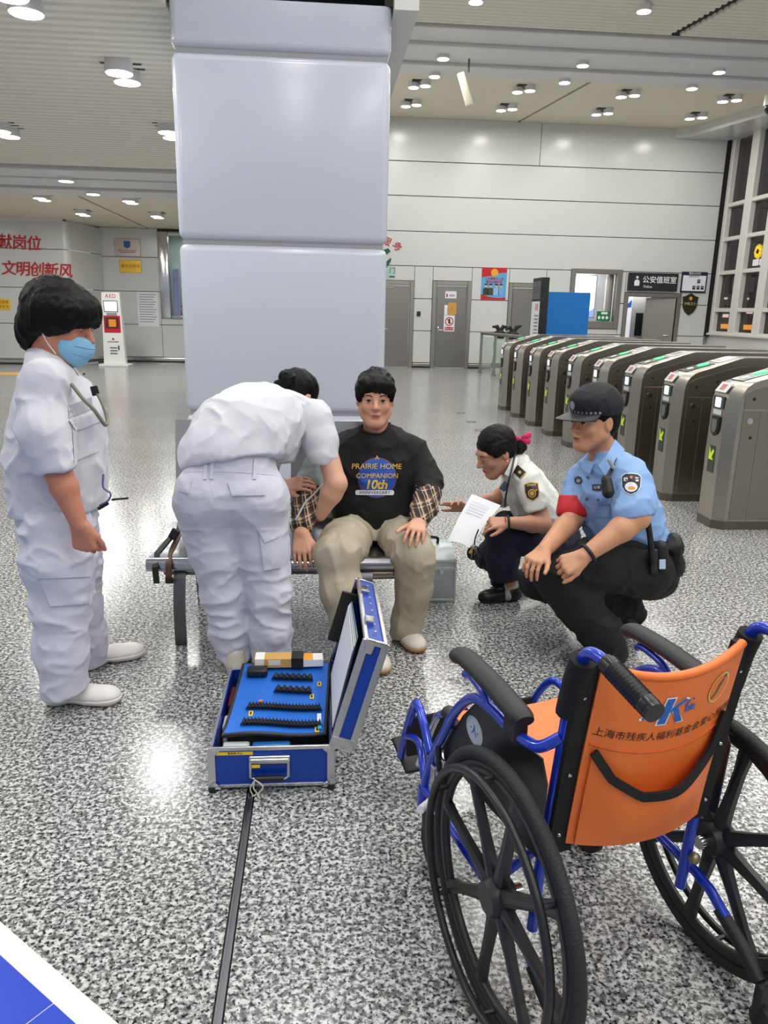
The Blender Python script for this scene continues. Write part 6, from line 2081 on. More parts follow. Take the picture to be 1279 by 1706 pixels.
# device with strap at the hem
MB().frame(at(200, 831, 2.75), Vector((1, 0, 0.1)), Y_, Z_, 0.06, 0.012, 0.007, 0.002).frame(at(172, 843, 2.75), Vector((1, 0, 0.6)), Y_, Vector((-0.6, 0, 1)), 0.045, 0.012, 0.012, 0.003).build('tool_probe', BLACK, p1)
MB().tube(smooth_path([at(172, 790, 2.76), at(172, 812, 2.75), at(184, 822, 2.75), at(180, 834, 2.74), at(166, 842, 2.75)], 5), 0.0035, 6).build('probe_cord', M('cord_violet', (90, 84, 140), 0.5), p1, smooth=60)
hA = fl(80, 1172)
shoe('shoe', hA - Vector((0.012, 0, 0)), (1, -0.02), 0.285, 0.108, p1, SHOEW, SOLEW, 0.08, 0.032)
hB = fl(134, 1112)
shoe('shoe', hB, (0.92, 0.42), 0.262, 0.102, p1, SHOEW, SOLEW, 0.08, 0.032)

# ================================================================= bending paramedic
p2 = thing('person', 'person in white uniform bending over with back turned, dark hair in a bun', 'person', (-0.25, 3.1, 0))
H2 = HeadFrame(at(496, 664, 3.62), (0.62, 0.55, -0.56), sc=1.0)
RS, RE, RW_ = at(528, 700, 3.45), at(560, 806, 3.34), at(533, 858, 3.37)
LS, LE, LW_ = at(440, 715, 3.62), at(448, 800, 3.58), at(474, 810, 3.50)
body = head_prims(H2, at(478, 680, 3.5))
body += [cone(at(478, 680, 3.5), at(450, 715, 3.35), 0.07, 0.11, 0.03), cone(at(450, 715, 3.35), at(388, 770, 3.12), 0.11, 0.10, 0.03)]
body += arm_prims(RS, RE, RW_, (0.052, 0.047, 0.030)) + arm_prims(LS, LE, LW_, (0.05, 0.044, 0.03))
body += hand_prims(RW_, at(508, 842, 3.52) - RW_, (0.55, -0.3, -0.6), 1, curl=(0.5, 0.6, 0.4), tcurl=0.6)
body += hand_prims(LW_, at(502, 804, 3.46) - LW_, (-0.1, -0.6, 0.7), 1, curl=(0.35, 0.5, 0.4), tcurl=0.6)
body += [cone(at(350, 820, 3.1), at(388, 1090, 3.05), 0.07, 0.04, 0.03), cone(at(420, 820, 3.12), at(452, 1085, 3.02), 0.07, 0.04, 0.03)]
b2 = figure('body', body, 0.005, SKIN2, p2)
hair = [HE(H2, 0, -0.022, 0.042, 0.085, 0.104, 0.092), HE(H2, 0, -0.055, -0.02, 0.07, 0.055, 0.07, 0.03), HE(H2, 0, 0.125, -0.045, 0.1, 0.085, 0.1, 0.01, True)]
figure('hair', hair, 0.006, HAIR, p2, fold=(0.004, 26, 3, (1, 1, 0.3)))
figure('hair_bun', [elps(at(478, 628, 3.50), (0.037, 0.036, 0.034), 0.01), elps(at(470, 638, 3.5), (0.026, 0.026, 0.02), 0.01), elps(at(462, 640, 3.5), (0.02, 0.02, 0.008), 0.02)], 0.005, HAIR, p2, fold=(0.006, 30, 4))
mk = [HE(H2, 0, 0.05, -0.05, 0.064, 0.060, 0.058), cutp(H2.p(0, 0.045, 0), -H2.f)]
figure('face_mask', mk, 0.005, MASKB, p2)
# shirt: hem at the waist, back arching away
dv = (at(490, 665, 3.48) - at(385, 765, 3.10)).normalized()
latv = Vector((0.93, -0.2, 0)).normalized()
sh = chain([at(384, 762, 3.12), at(402, 728, 3.18), at(432, 704, 3.28), at(468, 690, 3.42)], [0.184, 0.176, 0.160, 0.110], 0.05, (latv, 1.14))
sh += [cone(at(448, 690, 3.52), at(518, 696, 3.46), 0.080, 0.082, 0.05)]
sh += chain([at(524, 698, 3.45), at(536, 735, 3.41), at(537, 758, 3.39)], [0.078, 0.076, 0.073], 0.02)
sh += chain([at(440, 712, 3.62), at(444, 770, 3.6)], [0.075, 0.07], 0.02)
sh += [cone(at(470, 740, 3.40), at(470, 800, 3.36), 0.075, 0.03, 0.04)]
hc = at(385, 768, 3.1)
sh += [hem(at(537, 770, 3.39), (0.03, 0, -1), 0.10, 0.2, 0.04), cutp(at(385, 772, 3.1), (0.16, -0.3, -1), at(250, 900, 2.8), at(500, 700, 3.7))]
shirt = figure('shirt', sh, 0.0065, UNI, p2, fold=(0.010, 7, 21, (1, 1, 1)))
sv = bvh_of(shirt)
pt = [cone(at(384, 778, 3.11), at(385, 805, 3.11), 0.160, 0.186, 0.04, (latv, 1.14)), elps(at(345, 830, 3.04), (0.13, 0.13, 0.13), 0.05), elps(at(425, 832, 3.05), (0.13, 0.13, 0.13), 0.05)]
pt += chain([at(348, 845, 3.09), at(362, 920, 3.09), at(376, 990, 3.08), at(383, 1050, 3.07), at(390, 1092, 3.06)], [0.140, 0.112, 0.092, 0.083, 0.070], 0.03)
pt += chain([at(428, 845, 3.09), at(440, 920, 3.06), at(448, 990, 3.04), at(451, 1050, 3.03), at(453, 1100, 3.02)], [0.130, 0.102, 0.088, 0.084, 0.082], 0.03)
pt += [hem(at(390, 1097, 3.06), (-0.05, 0, -1), 0.085), hem(at(453, 1112, 3.02), (0, 0, -1), 0.085)]
pt += [cutp(at(384, 757, 3.0), (-0.12, 0.25, 1))]


def knee_mask(v):
    return 0.55 + 0.9 * np.exp(-((v[:, 2] - 0.28) / 0.16) ** 2)


tr = figure('trousers', pt, 0.0065, UNIP, p2, fold=(0.011, 8.5, 8, (0.8, 0.8, 1.5), knee_mask))
tv = bvh_of(tr)
sewn('back_pocket_flap', tv, [(387, 826), (441, 825), (443, 803), (380, 804)], 2.98, UNIP, tr, 0.008)
sewn('back_pocket_flap', tv, [(297, 818), (314, 822), (318, 800), (296, 797)], 2.98, UNIP, tr, 0.008)
sewn('cargo_pocket', tv, [(440, 950), (468, 946), (468, 888), (432, 892)], 2.98, UNIP, tr, 0.012)
sewn('pocket_flap', tv, [(441, 904), (466, 894), (466, 882), (429, 883)], 2.98, UNIP, tr, 0.018)
for x in (341, 352, 424):
    sewn('belt_loop', tv, [(x - 3, 798), (x + 3, 798), (x + 5, 766), (x - 1, 764)], 2.98, UNIP, tr, 0.006, 2, 4)
MB().tube([drape(tv, at(x, 786 + 0.0006 * (x - 385) ** 2 + (x - 385) * 0.04, 3.0), at(x, 785, 3) - CAM_P, 0.001) for x in range(300, 466, 8)], 0.0015, 6).build('waistband_seam', UNI, tr)
MB().tube([drape(tv, at(348 + (y - 800) * 0.30, y, 3.0), at(348 + (y - 800) * 0.3, y, 3) - CAM_P, 0.0) for y in range(800, 850, 6)], 0.0015, 6).build('centre_seam', UNI, tr)
SHOEB = M('shoe_beige', (206, 198, 184), 0.55)
shoe('shoe', fl(388, 1128), (0.1, 1), 0.25, 0.098, p2, SHOEB, M('sole_tan', (186, 172, 150), 0.6), 0.08, 0.03)
shoe('shoe', fl(452, 1124), (0.1, 1), 0.25, 0.098, p2, SHOEB, M('sole_tan', (186, 172, 150), 0.6), 0.08, 0.03)

# ================================================================= seated man
p3 = thing('person', 'seated person in black sweatshirt with printed emblem and khaki trousers', 'person', (0.25, 3.4, 0))
H3 = HeadFrame(at(625, 666, 3.66), (-0.04, -1, -0.04), sc=1.06)
SY_ = 3.70
LS, LE, LW_ = at(698, 758, SY_), at(718, 824, 3.56), at(697, 872, 3.28)
RS, RE, RW_ = at(562, 758, SY_), at(518, 818, 3.58), at(502, 888, 3.27)
body = head_prims(H3, at(628, 735, 3.70))
body += [cone(at(628, 735, 3.70), at(628, 790, 3.72), 0.08, 0.13, 0.03), cone(at(628, 790, 3.72), at(624, 890, 3.70), 0.13, 0.12, 0.03)]
body += arm_prims(LS, LE, LW_, (0.05, 0.043, 0.031)) + arm_prims(RS, RE, RW_, (0.05, 0.043, 0.032))
body += hand_prims(LW_, at(687, 908, 3.03) - LW_, (0.05, -0.55, 0.8), 1, curl=(0.45, 0.35, 0.25), spread=0.09, sc=1.04, tcurl=0.3, tout=0.8)
body += hand_prims(RW_, at(503, 938, 3.185) - RW_, (-0.15, -1, 0.05), -1, curl=(0.22, 0.35, 0.3), spread=0.04, sc=1.05, tcurl=0.2, tout=0.5)
body += [cone(at(590, 900, 3.66), at(562, 928, 3.16), 0.07, 0.06, 0.02), cone(at(562, 928, 3.2), at(600, 1080, 3.05), 0.045, 0.035, 0.02), cone(at(660, 900, 3.66), at(690, 925, 3.2), 0.07, 0.06, 0.02), cone(at(690, 925, 3.24), at(674, 1045, 3.30), 0.045, 0.035, 0.02)]
b3 = figure('body', body, 0.0047, SKIN3, p3)
face_parts(H3, p3, bvh_of(b3), None, LIP)
hair = [HE(H3, 0, -0.022, 0.048, 0.087, 0.106, 0.094), HE(H3, 0, -0.055, -0.02, 0.075, 0.05, 0.07, 0.03), HE(H3, 0.02, 0.062, 0.082, 0.062, 0.036, 0.03, 0.03), HE(H3, -0.045, 0.062, 0.066, 0.035, 0.03, 0.03, 0.03),
        HE(H3, -0.078, 0.02, 0.02, 0.012, 0.03, 0.045, 0.02), HE(H3, 0.078, 0.02, 0.02, 0.012, 0.03, 0.045, 0.02), HE(H3, 0.01, 0.13, -0.042, 0.084, 0.085, 0.104, 0.012, True),
        HE(H3, -0.09, 0.0, -0.025, 0.03, 0.05, 0.045, 0.01, True), HE(H3, 0.09, 0.0, -0.025, 0.03, 0.05, 0.045, 0.01, True)]
for x0, z0, x1, z1 in ((-0.05, 0.075, -0.064, 0.030), (-0.03, 0.078, -0.046, 0.034), (-0.008, 0.08, -0.020, 0.040), (0.012, 0.085, 0.000, 0.046), (0.045, 0.075, 0.062, 0.040)):
    hair.append(cone(H3.p(x0, 0.082, z0), H3.p(x1, 0.099 - 0.22 * abs(x1) ** 1.2, z1), 0.016, 0.005, 0.008))
figure('hair', hair, 0.0055, M('hair_charcoal', (10, 9, 9), 0.5, spec=0.2, bump=(200, 0.35, (1, 0.15, 0.3))), p3, fold=(0.009, 26, 6, (1, 0.5, 0.5)))
SWEAT = M('sweat_black', (13, 13, 14), 0.85, crease=(8, 0.4, (1, 1, 0.8)))
sh = chain([at(628, 742, 3.70), at(628, 780, 3.71), at(627, 840, 3.70), at(623, 884, 3.69)], [0.115, 0.155, 0.16, 0.155], 0.05, (X_, 1.28))
sh += [cone(at(578, 745, 3.70), at(680, 747, 3.70), 0.072, 0.072, 0.05)]
sh += chain([at(690, 756, SY_), at(712, 800, 3.62), at(713, 822, 3.54)], [0.075, 0.070, 0.066], 0.03)
sh += chain([at(566, 756, SY_), at(536, 795, 3.66), at(522, 815, 3.62)], [0.075, 0.068, 0.062], 0.03)
sh += [elps(H3.p(0, -0.015, -0.135), (0.062, 0.066, 0.05), 0.01, None, True), cutp(at(623, 892, 3.6), (0, 0.15, -1))]
shirt = figure('sweatshirt', sh, 0.0065, SWEAT, p3, fold=(0.010, 7.5, 33))
sv = bvh_of(shirt)
MB().tube([drape(sv, H3.p(0.069 * math.cos(a), -0.015 + 0.07 * math.sin(a), -0.115 - 0.012 * math.sin(a)), -Z_, 0.002) for a in np.linspace(0, 2 * math.pi, 32, endpoint=False)], 0.006, 8, closed=True).build('neckband', SWEAT, shirt, smooth=60)
gc = at(629, 797, 3.5)
dd = (gc - CAM_P)
GB = M('print_royal', (40, 84, 176), 0.6)
GY = M('print_yellow', (236, 194, 62), 0.6)
GW = M('print_white', (226, 226, 232), 0.6)
ux, uy = X_, Z_


def printed(name, me, px, py, mat, off):
    return decal(name, me, sv, at(px, py, 3.5), ux, uy, dd, mat, shirt, off)


printed('emblem_rim', poly_me(ell(0.094, 0.099, 32)), 628, 796, M('print_rim', (120, 66, 74), 0.6), 0.002)
printed('emblem_disc', poly_me(ell(0.090, 0.095, 32)), 628, 796, GB, 0.003)
printed('lettering', text_mesh('A', 0.03, 0), 628, 762, GY, 0.0042)
for dx, mt, off in ((0.0, GY, 0.005),):
    printed('lettering', text_mesh('PRAIRIE HOME', 0.037, 0, spacing=1.0, shear=0.05), 627 + dx * 400, 777 + dx * 400, mt, off)
    printed('lettering', text_mesh('COMPANION', 0.033, 0, spacing=1.0, shear=0.05), 628 + dx * 400, 793 + dx * 400, mt, off)
    printed('lettering', text_mesh('10th', 0.062, 0, bold=0.0014, spacing=0.95, shear=0.18), 626 + dx * 400, 808 + dx * 400, mt, off)
printed('banner', poly_me(rrect(0.185, 0.024, 0.008)), 624, 821, GW, 0.0045)
printed('lettering', text_mesh('ANNIVERSARY', 0.021, 0, spacing=1.12), 624, 821, INK, 0.006)


def plaid():
    m = bpy.data.materials.new('plaid_flannel')
    m.use_nodes = True
    nt = m.node_tree
    b = nt.nodes['Principled BSDF']
    L = nt.links.new
    tc = nt.nodes.new('ShaderNodeTexCoord')
    mp = nt.nodes.new('ShaderNodeMapping')
    mp.inputs['Rotation'].default_value = (0, 0.25, 0)
    L(tc.outputs['Object'], mp.inputs['Vector'])
    sp = nt.nodes.new('ShaderNodeSeparateXYZ')
    L(mp.outputs['Vector'], sp.inputs['Vector'])

    def band(src, freq, width, ph=0.0):
        mu = nt.nodes.new('ShaderNodeMath')
        mu.operation = 'MULTIPLY_ADD'
        mu.inputs[1].default_value = freq
        mu.inputs[2].default_value = ph
        L(src, mu.inputs[0])
        fr = nt.nodes.new('ShaderNodeMath')
        fr.operation = 'FRACT'
        L(mu.outputs[0], fr.inputs[0])
        lt = nt.nodes.new('ShaderNodeMath')
        lt.operation = 'LESS_THAN'
        lt.inputs[1].default_value = width
        L(fr.outputs[0], lt.inputs[0])
        return lt.outputs[0]
    col = None

    def over(prev, fac, c, s):
        x = nt.nodes.new('ShaderNodeMix')
        x.data_type = 'RGBA'
        mul = nt.nodes.new('ShaderNodeMath')
        mul.operation = 'MULTIPLY'
        mul.inputs[1].default_value = s
        L(fac, mul.inputs[0])
        L(mul.outputs[0], x.inputs[0])
        if prev is None:
            x.inputs[6].default_value = (*lin((96, 66, 58)), 1)
        else:
            L(prev, x.inputs[6])
        x.inputs[7].default_value = (*lin(c), 1)
        return x.outputs[2]
    for src, ph in ((sp.outputs['Z'], 0.1), (sp.outputs['X'], 0.45)):
        col = over(col, band(src, 24, 0.42, ph), (38, 26, 30), 0.75)
        col = over(col, band(src, 24, 0.16, ph + 0.35), (206, 184, 150), 0.7)
        col = over(col, band(src, 24, 0.05, ph + 0.62), (226, 210, 190), 0.7)
    L(col, b.inputs['Base Color'])
    b.inputs['Roughness'].default_value = 0.85
    return m


PLAID = plaid()
figure('plaid_cuff', chain([at(714, 818, 3.56), at(706, 848, 3.40), at(698, 868, 3.31)], [0.064, 0.058, 0.046], 0.02) + [cutp(at(697, 874, 3.28), at(697, 874, 3.28) - at(706, 848, 3.40))], 0.006, PLAID, p3, fold=(0.010, 14, 3, (0.7, 0.7, 1.4)))
figure('plaid_cuff', chain([at(518, 810, 3.58), at(509, 848, 3.41), at(503, 878, 3.30)], [0.066, 0.060, 0.046], 0.02) + [cutp(at(502, 886, 3.275), at(502, 886, 3.275) - at(509, 848, 3.41))], 0.006, PLAID, p3, fold=(0.010, 14, 5, (0.7, 0.7, 1.4)))
KHAKI = M('khaki', (172, 162, 142), 0.8, crease=(8, 0.45, (1.1, 0.7, 0.7)))
pt = [cone(at(592, 892, 3.68), at(656, 892, 3.68), 0.122, 0.122, 0.05), cone(at(622, 872, 3.68), at(622, 900, 3.64), 0.13, 0.12, 0.05, (X_, 1.15))]
pt += chain([at(588, 893, 3.64), at(572, 908, 3.36), at(561, 926, 3.17)], [0.118, 0.108, 0.094], 0.04)
pt += chain([at(561, 928, 3.17), at(568, 985, 3.12), at(585, 1045, 3.07), at(600, 1088, 3.03)], [0.092, 0.088, 0.080, 0.072], 0.03)
pt += chain([at(660, 893, 3.64), at(676, 906, 3.38), at(690, 926, 3.22)], [0.118, 0.106, 0.090], 0.04)
pt += chain([at(690, 928, 3.22), at(689, 985, 3.26), at(678, 1040, 3.29), at(674, 1056, 3.30)], [0.088, 0.080, 0.066, 0.062], 0.03)
pt += [hem(at(674, 1062, 3.29), (0, -0.1, -1)), hem(at(603, 1100, 3.02), (0.1, -0.1, -1)),
       cutp((0.2, 3.5, 0.428), (0, 0, -1), (-0.2, 3.34, 0.3), (0.5, 3.95, 0.6))]
tr = figure('trousers', pt, 0.0065, KHAKI, p3, fold=(0.0115, 8.5, 41, (1.2, 0.8, 0.8)))
shoe('shoe', fl(660, 1056), (0.35, -0.95), 0.245, 0.104, p3, M('shoe_pale', (214, 208, 196), 0.5), M('sole_gum', (176, 136, 92), 0.6), 0.09, 0.03)
shoe('shoe', fl(610, 1086), (0.22, -1), 0.25, 0.104, p3, M('shoe_pale', (214, 208, 196), 0.5), M('sole_gum', (176, 136, 92), 0.6), 0.09, 0.03)
# blood pressure cuff on his right arm
cf = thing('pressure_cuff', 'grey blood pressure cuff wrapped around the seated arm, with thin tube', 'medical device', at(525, 800, 3.6))
figure('cuff_wrap', chain([at(533, 778, 3.64), at(520, 806, 3.58)], [0.078, 0.084], 0.01), 0.006, M('cuff_grey', (140, 152, 152), 0.7), cf, fold=(0.006, 9, 2))
MB().tube(smooth_path([at(538, 806, 3.46), at(524, 822, 3.40), at(508, 838, 3.345), at(497, 858, 3.28), at(492, 866, 3.27)], 5), 0.0045, 8).build('tube', M('tube_grey', (176, 184, 184), 0.4), cf, smooth=60)
MB().frame(at(487, 815, 3.48), X_, Y_, Z_, 0.05, 0.03, 0.03, 0.008).build('valve', M('valve_grey', (120, 132, 130), 0.5), cf)
# ================================================================= crouching station officer (woman)
p4 = thing('person', 'crouching person in white station uniform with pink hair bow, holding a paper', 'person', (0.95, 3.9, 0))
H4 = HeadFrame(at(825, 754, 3.92), (-0.86, -0.26, -0.44), sc=1.05)
LS, LE, LW_ = at(884, 806, 3.80), at(905, 874, 3.70), at(842, 870, 3.64)
RS, RE, RW_ = at(850, 806, 4.10), at(826, 832, 4.08), at(773, 846, 4.00)
body = head_prims(H4, at(858, 782, 3.97))
body += [cone(at(858, 782, 3.97), at(880, 820, 3.97), 0.07, 0.10, 0.03), cone(at(880, 820, 3.97), at(900, 880, 3.97), 0.10, 0.1, 0.03)]
body += arm_prims(LS, LE, LW_, (0.047, 0.042, 0.026)) + arm_prims(RS, RE, RW_, (0.045, 0.038, 0.026))
body += hand_prims(LW_, at(805, 872, 3.60) - LW_, (0.1, -0.5, 0.85), -1, curls=[(0.35, 0.5, 0.3), (0.9, 0.7, 0.4), (1.2, 0.9, 0.5), (1.3, 1.0, 0.5)], sc=0.97, tcurl=0.5, tout=0.6)
body += hand_prims(RW_, at(752, 836, 3.95) - RW_, (-0.2, 0.5, 0.8), 1, curls=[(0.05, 0.1, 0.1), (0.1, 0.2, 0.1), (0.3, 0.4, 0.3), (0.5, 0.5, 0.3)], spread=0.22, sc=0.93, tcurl=0.1, tout=1.0)
body += [cone(at(925, 905, 3.97), at(832, 895, 3.76), 0.06, 0.05, 0.02), cone(at(832, 895, 3.76), at(850, 968, 3.80), 0.05, 0.036, 0.02)]
b4 = figure('body', body, 0.0045, SKIN4, p4)
face_parts(H4, p4, bvh_of(b4), None, M('lip_coral', (178, 92, 88), 0.5), closed=True)
hair = [HE(H4, 0, -0.024, 0.044, 0.084, 0.103, 0.092), HE(H4, 0, -0.060, -0.012, 0.07, 0.05, 0.062, 0.03), HE(H4, -0.074, 0.005, 0.028, 0.014, 0.05, 0.034, 0.02), HE(H4, 0.074, 0.005, 0.028, 0.014, 0.05, 0.034, 0.02), HE(H4, 0, 0.122, -0.035, 0.095, 0.085, 0.105, 0.012, True),
        HE(H4, -0.09, 0.01, -0.03, 0.03, 0.045, 0.036, 0.01, True), HE(H4, 0.09, 0.01, -0.03, 0.03, 0.045, 0.036, 0.01, True)]
figure('hair', hair, 0.0055, HAIRB, p4, fold=(0.004, 26, 3, (1, 0.4, 1)))
bun = H4.p(0, -0.135, -0.03)
figure('hair_bun', [elps(bun, (0.035, 0.04, 0.04), 0.01), elps(bun - Z_ * 0.015, (0.04, 0.035, 0.03), 0.02)], 0.005, HAIRB, p4, fold=(0.004, 30, 4))
PINK = M('bow_pink', (206, 36, 100), 0.6)
bw = MB()
bc = bun + Vector((0.0, -0.02, 0.035))
for sx, sz in ((-1, 0.25), (1, 0.75), (1, -0.35)):
    bw.tube([bc, bc + Vector((sx * 0.018, -0.01, 0.015 * sz)), bc + Vector((sx * 0.045, -0.006, 0.035 * sz)), bc + Vector((sx * 0.055, 0.0, 0.04 * sz))], [0.006, 0.014, 0.018, 0.004], 10, flat=(Y_, 0.5))
bw.sphere(bc, 0.010, n=10)
bw.build('hair_bow', PINK, p4, smooth=60)
for q in (-1,):
    MB().sphere(H4.p(q * 0.084, -0.006, -0.035), 0.0045, n=10).build('earring', M('pearl', (236, 228, 220), 0.2), p4, smooth=180)
MB().sphere(H4.p(0.084, -0.006, -0.035), 0.0045, n=10).build('earring', M('pearl', (236, 228, 220), 0.2), p4, smooth=180)
WSH = M('shirt_offwhite', (222, 222, 216), 0.75, crease=(10, 0.4, (1, 1, 1)))
sh = [cone(at(862, 776, 3.97), at(868, 795, 3.97), 0.072, 0.085, 0.03)] + chain([at(857, 786, 3.97), at(874, 812, 3.97), at(890, 838, 3.98), at(898, 866, 3.98)], [0.075, 0.112, 0.122, 0.125], 0.04, (Y_, 1.22))
sh += [cone(at(876, 796, 3.84), at(862, 798, 4.08), 0.066, 0.066, 0.04), elps(at(918, 852, 3.98), (0.085, 0.13, 0.07), 0.04)]
sh += chain([at(884, 806, 3.80), at(888, 826, 3.76), at(893, 842, 3.73)], [0.070, 0.070, 0.066], 0.02)
sh += chain([at(850, 806, 4.10), at(838, 826, 4.10)], [0.065, 0.06], 0.02)
sh += [cutp(at(885, 880, 3.98), (-0.25, 0, -1)), cutp(at(895, 848, 3.73), (0.25, -0.1, -1), at(845, 930, 3.55), at(940, 825, 3.80)),
       HE(H4, 0, 0.045, -0.13, 0.04, 0.045, 0.05, 0.01, True)]
shirt = figure('shirt', sh, 0.006, WSH, p4, fold=(0.010, 9, 17))
sv = bvh_of(shirt)
dd = at(880, 810, 3.75) - CAM_P
rx = _r


def on4(name, me, px, py, mat, off, ang=0.0, bv_=None, par=None, Y=3.7):
    u = rx * math.cos(ang) + _u * math.sin(ang)
    v = _u * math.cos(ang) - rx * math.sin(ang)
    return decal(name, me, bv_ or sv, at(px, py, Y), u, v, dd, mat, par or shirt, off, 0.015)


PBLK = M('patch_black', (24, 22, 22), 0.6)
PGOLD = M('patch_gold', (206, 168, 66), 0.5)
shield = [(-0.036, 0.042), (0, 0.050), (0.036, 0.042), (0.038, 0.0), (0.03, -0.030), (0, -0.048), (-0.03, -0.030), (-0.038, 0.0)]
on4('sleeve_patch', poly_me(shield), 886, 819, PGOLD, 0.003, 0.1)
on4('patch_field', poly_me([(a * 0.9, b * 0.9) for a, b in shield]), 886, 819, PBLK, 0.004, 0.1)
on4('patch_wreath', poly_me(ell(0.021, 0.022, 20)), 886, 822, PGOLD, 0.005, 0.1)
on4('patch_wreath', poly_me(ell(0.016, 0.017, 20)), 886, 822, M('patch_red', (120, 30, 30), 0.6), 0.006, 0.1)
on4('patch_emblem', poly_me(ell(0.011, 0.012, 16)), 886, 822, PGOLD, 0.007, 0.1)
on4('patch_text', text_mesh('SERVICE', 0.013, 0, bold=0.0004), 885, 808, PGOLD, 0.0055, 0.1)
on4('epaulette', poly_me([(-0.030, -0.022), (0.03, -0.022), (0.03, 0.022), (-0.03, 0.022)]), 864, 785, PBLK, 0.006, -0.75)
on4('epaulette_stripe', poly_me([(-0.003, -0.020), (0.001, -0.020), (0.001, 0.020), (-0.003, 0.020)]), 871, 792, PGOLD, 0.0075, -0.75)
on4('epaulette_emblem', poly_me(ell(0.009, 0.008, 12)), 865, 786, PGOLD, 0.0075, -0.75)
on4('epaulette_button', poly_me(ell(0.006, 0.006, 12)), 857, 779, M('button_silver', (206, 206, 200), 0.3, 0.6), 0.0075, -0.75)
col = MB()
cpts = smooth_path([at(853, 758, 3.90), at(849, 772, 3.84), at(840, 790, 3.82)], 6)
col.sheet(lambda u, v: (cpts[int(round(u * 12))] + Vector((0.028 * v, -0.018 * v, -0.012 * v)), Vector((0.1, -1, 0.4))), 12, 3, 0.005)
col.build('collar', WSH, shirt, smooth=60)
MB().tube(smooth_path([at(858, 756, 3.88), at(852, 782, 3.80), at(846, 806, 3.78), at(842, 830, 3.80), at(841, 844, 3.80)], 5), 0.005, 8, flat=(_f, 0.4)).build('lanyard', M('lanyard_black', (34, 34, 40), 0.5), p4, smooth=60)
MB().frame(at(840, 810, 3.82), rx * 0.8 - _u * 0.6, _f, rx * 0.6 + _u * 0.8, 0.035, 0.015, 0.05, 0.006).build('necktie', M('tie_teal', (54, 70, 82), 0.5), p4)
NAVYT = M('trouser_navy', (20, 25, 46), 0.75, crease=(9, 0.45, (1, 1, 1)))
pt = [elps(at(922, 898, 3.98), (0.125, 0.16, 0.115), 0.04), cone(at(900, 880, 3.98), at(925, 895, 3.98), 0.12, 0.13, 0.04, (Y_, 1.2))]
pt += chain([at(915, 905, 3.88), at(870, 892, 3.80), at(834, 888, 3.75)], [0.105, 0.098, 0.078], 0.04)
pt += chain([at(834, 890, 3.75), at(836, 930, 3.77), at(839, 962, 3.79)], [0.076, 0.080, 0.078], 0.03)
pt += chain([at(915, 905, 4.06), at(860, 885, 4.02), at(842, 875, 4.0)], [0.10, 0.085, 0.075], 0.04)
pt += chain([at(842, 878, 4.0), at(815, 925, 4.02), at(806, 930, 4.05)], [0.07, 0.062, 0.056], 0.03)
pt += chain([at(815, 925, 4.02), at(850, 970, 4.1)], [0.06, 0.06], 0.03)
pt += [hem(at(839, 964, 3.79), (0, 0, -1), 0.11), cutp((0, 0, 0.05), (0, 0, -1))]
tr = figure('trousers', pt, 0.0065, NAVYT, p4, fold=(0.010, 9, 9))
figure('sock', [cone(at(850, 955, 3.80), at(853, 984, 3.82), 0.042, 0.038, 0.01), cone(at(853, 984, 3.82), at(845, 990, 3.80), 0.038, 0.036, 0.01)], 0.006, M('sock_grey', (186, 188, 182), 0.8), p4)
shoe('shoe', fl(867, 1000), (-1, -0.08), 0.235, 0.09, p4, BLKSHOE, M('sole_black', (16, 16, 16), 0.5), 0.06, 0.018)
shoe('shoe', fl(884, 975), (-1, -0.05), 0.235, 0.09, p4, BLKSHOE, M('sole_black', (16, 16, 16), 0.5), 0.06, 0.018)
MB().tube([LW_.lerp(LE, 0.06) + Vector((0, 0, 0)) + (_u * math.cos(a) + _f * math.sin(a)) * 0.031 for a in np.linspace(0, 2 * math.pi, 20, endpoint=False)], 0.0065, 8, closed=True).build('wristband', PBLK, p4, smooth=60)
MB().tube([LW_.lerp(LE, -0.02) + (_u * math.cos(a) + _f * math.sin(a)) * 0.028 for a in np.linspace(0, 2 * math.pi, 20, endpoint=False)], 0.003, 6, closed=True).build('bracelet', M('bead_red', (150, 50, 40), 0.4), p4, smooth=60)

# the paper and the keys in her hands
pp = thing('form_sheet', 'white printed form held between both hands of the crouching woman', 'paper', at(787, 870, 3.8))
c4 = [at(745, 902, 3.62), at(782, 913, 3.58), at(834, 842, 3.72), at(786, 823, 3.86)]
MB().sheet(lambda u, v: (c4[0].lerp(c4[1], u).lerp(c4[3].lerp(c4[2], u), v) + Vector((0, 0, 0.012 * math.sin(u * 3.1) * (1 - v) + 0.01 * math.sin(v * 3.1))), Vector((-0.3, -0.7, 0.6))), 12, 14, 0.0012).build('sheet', PAPER, pp, smooth=60)
pm = MB()
for k in range(5):
    a = c4[3].lerp(c4[0], 0.15 + 0.06 * k).lerp(c4[2].lerp(c4[1], 0.15 + 0.06 * k), 0.12)
    b_ = c4[3].lerp(c4[0], 0.15 + 0.06 * k).lerp(c4[2].lerp(c4[1], 0.15 + 0.06 * k), 0.75)
    nn = Vector((-0.3, -0.7, 0.6)).normalized() * 0.012
    pm.tube([a + nn, (a + b_) / 2 + nn * 1.3, b_ + nn], 0.0008, 4)
pm.build('print_lines', M('print_blue', (170, 184, 206), 0.6), pp)
ky = thing('key_bunch', 'bunch of keys with lanyard hanging from the crouching woman hand', 'keys', at(790, 920, 3.62))
kc = at(789, 912, 3.60)
MB().tube(smooth_path([at(797, 882, 3.58), at(792, 895, 3.59), at(790, 906, 3.60), kc], 4), 0.0035, 6).build('cord', STRAP, ky, smooth=60)
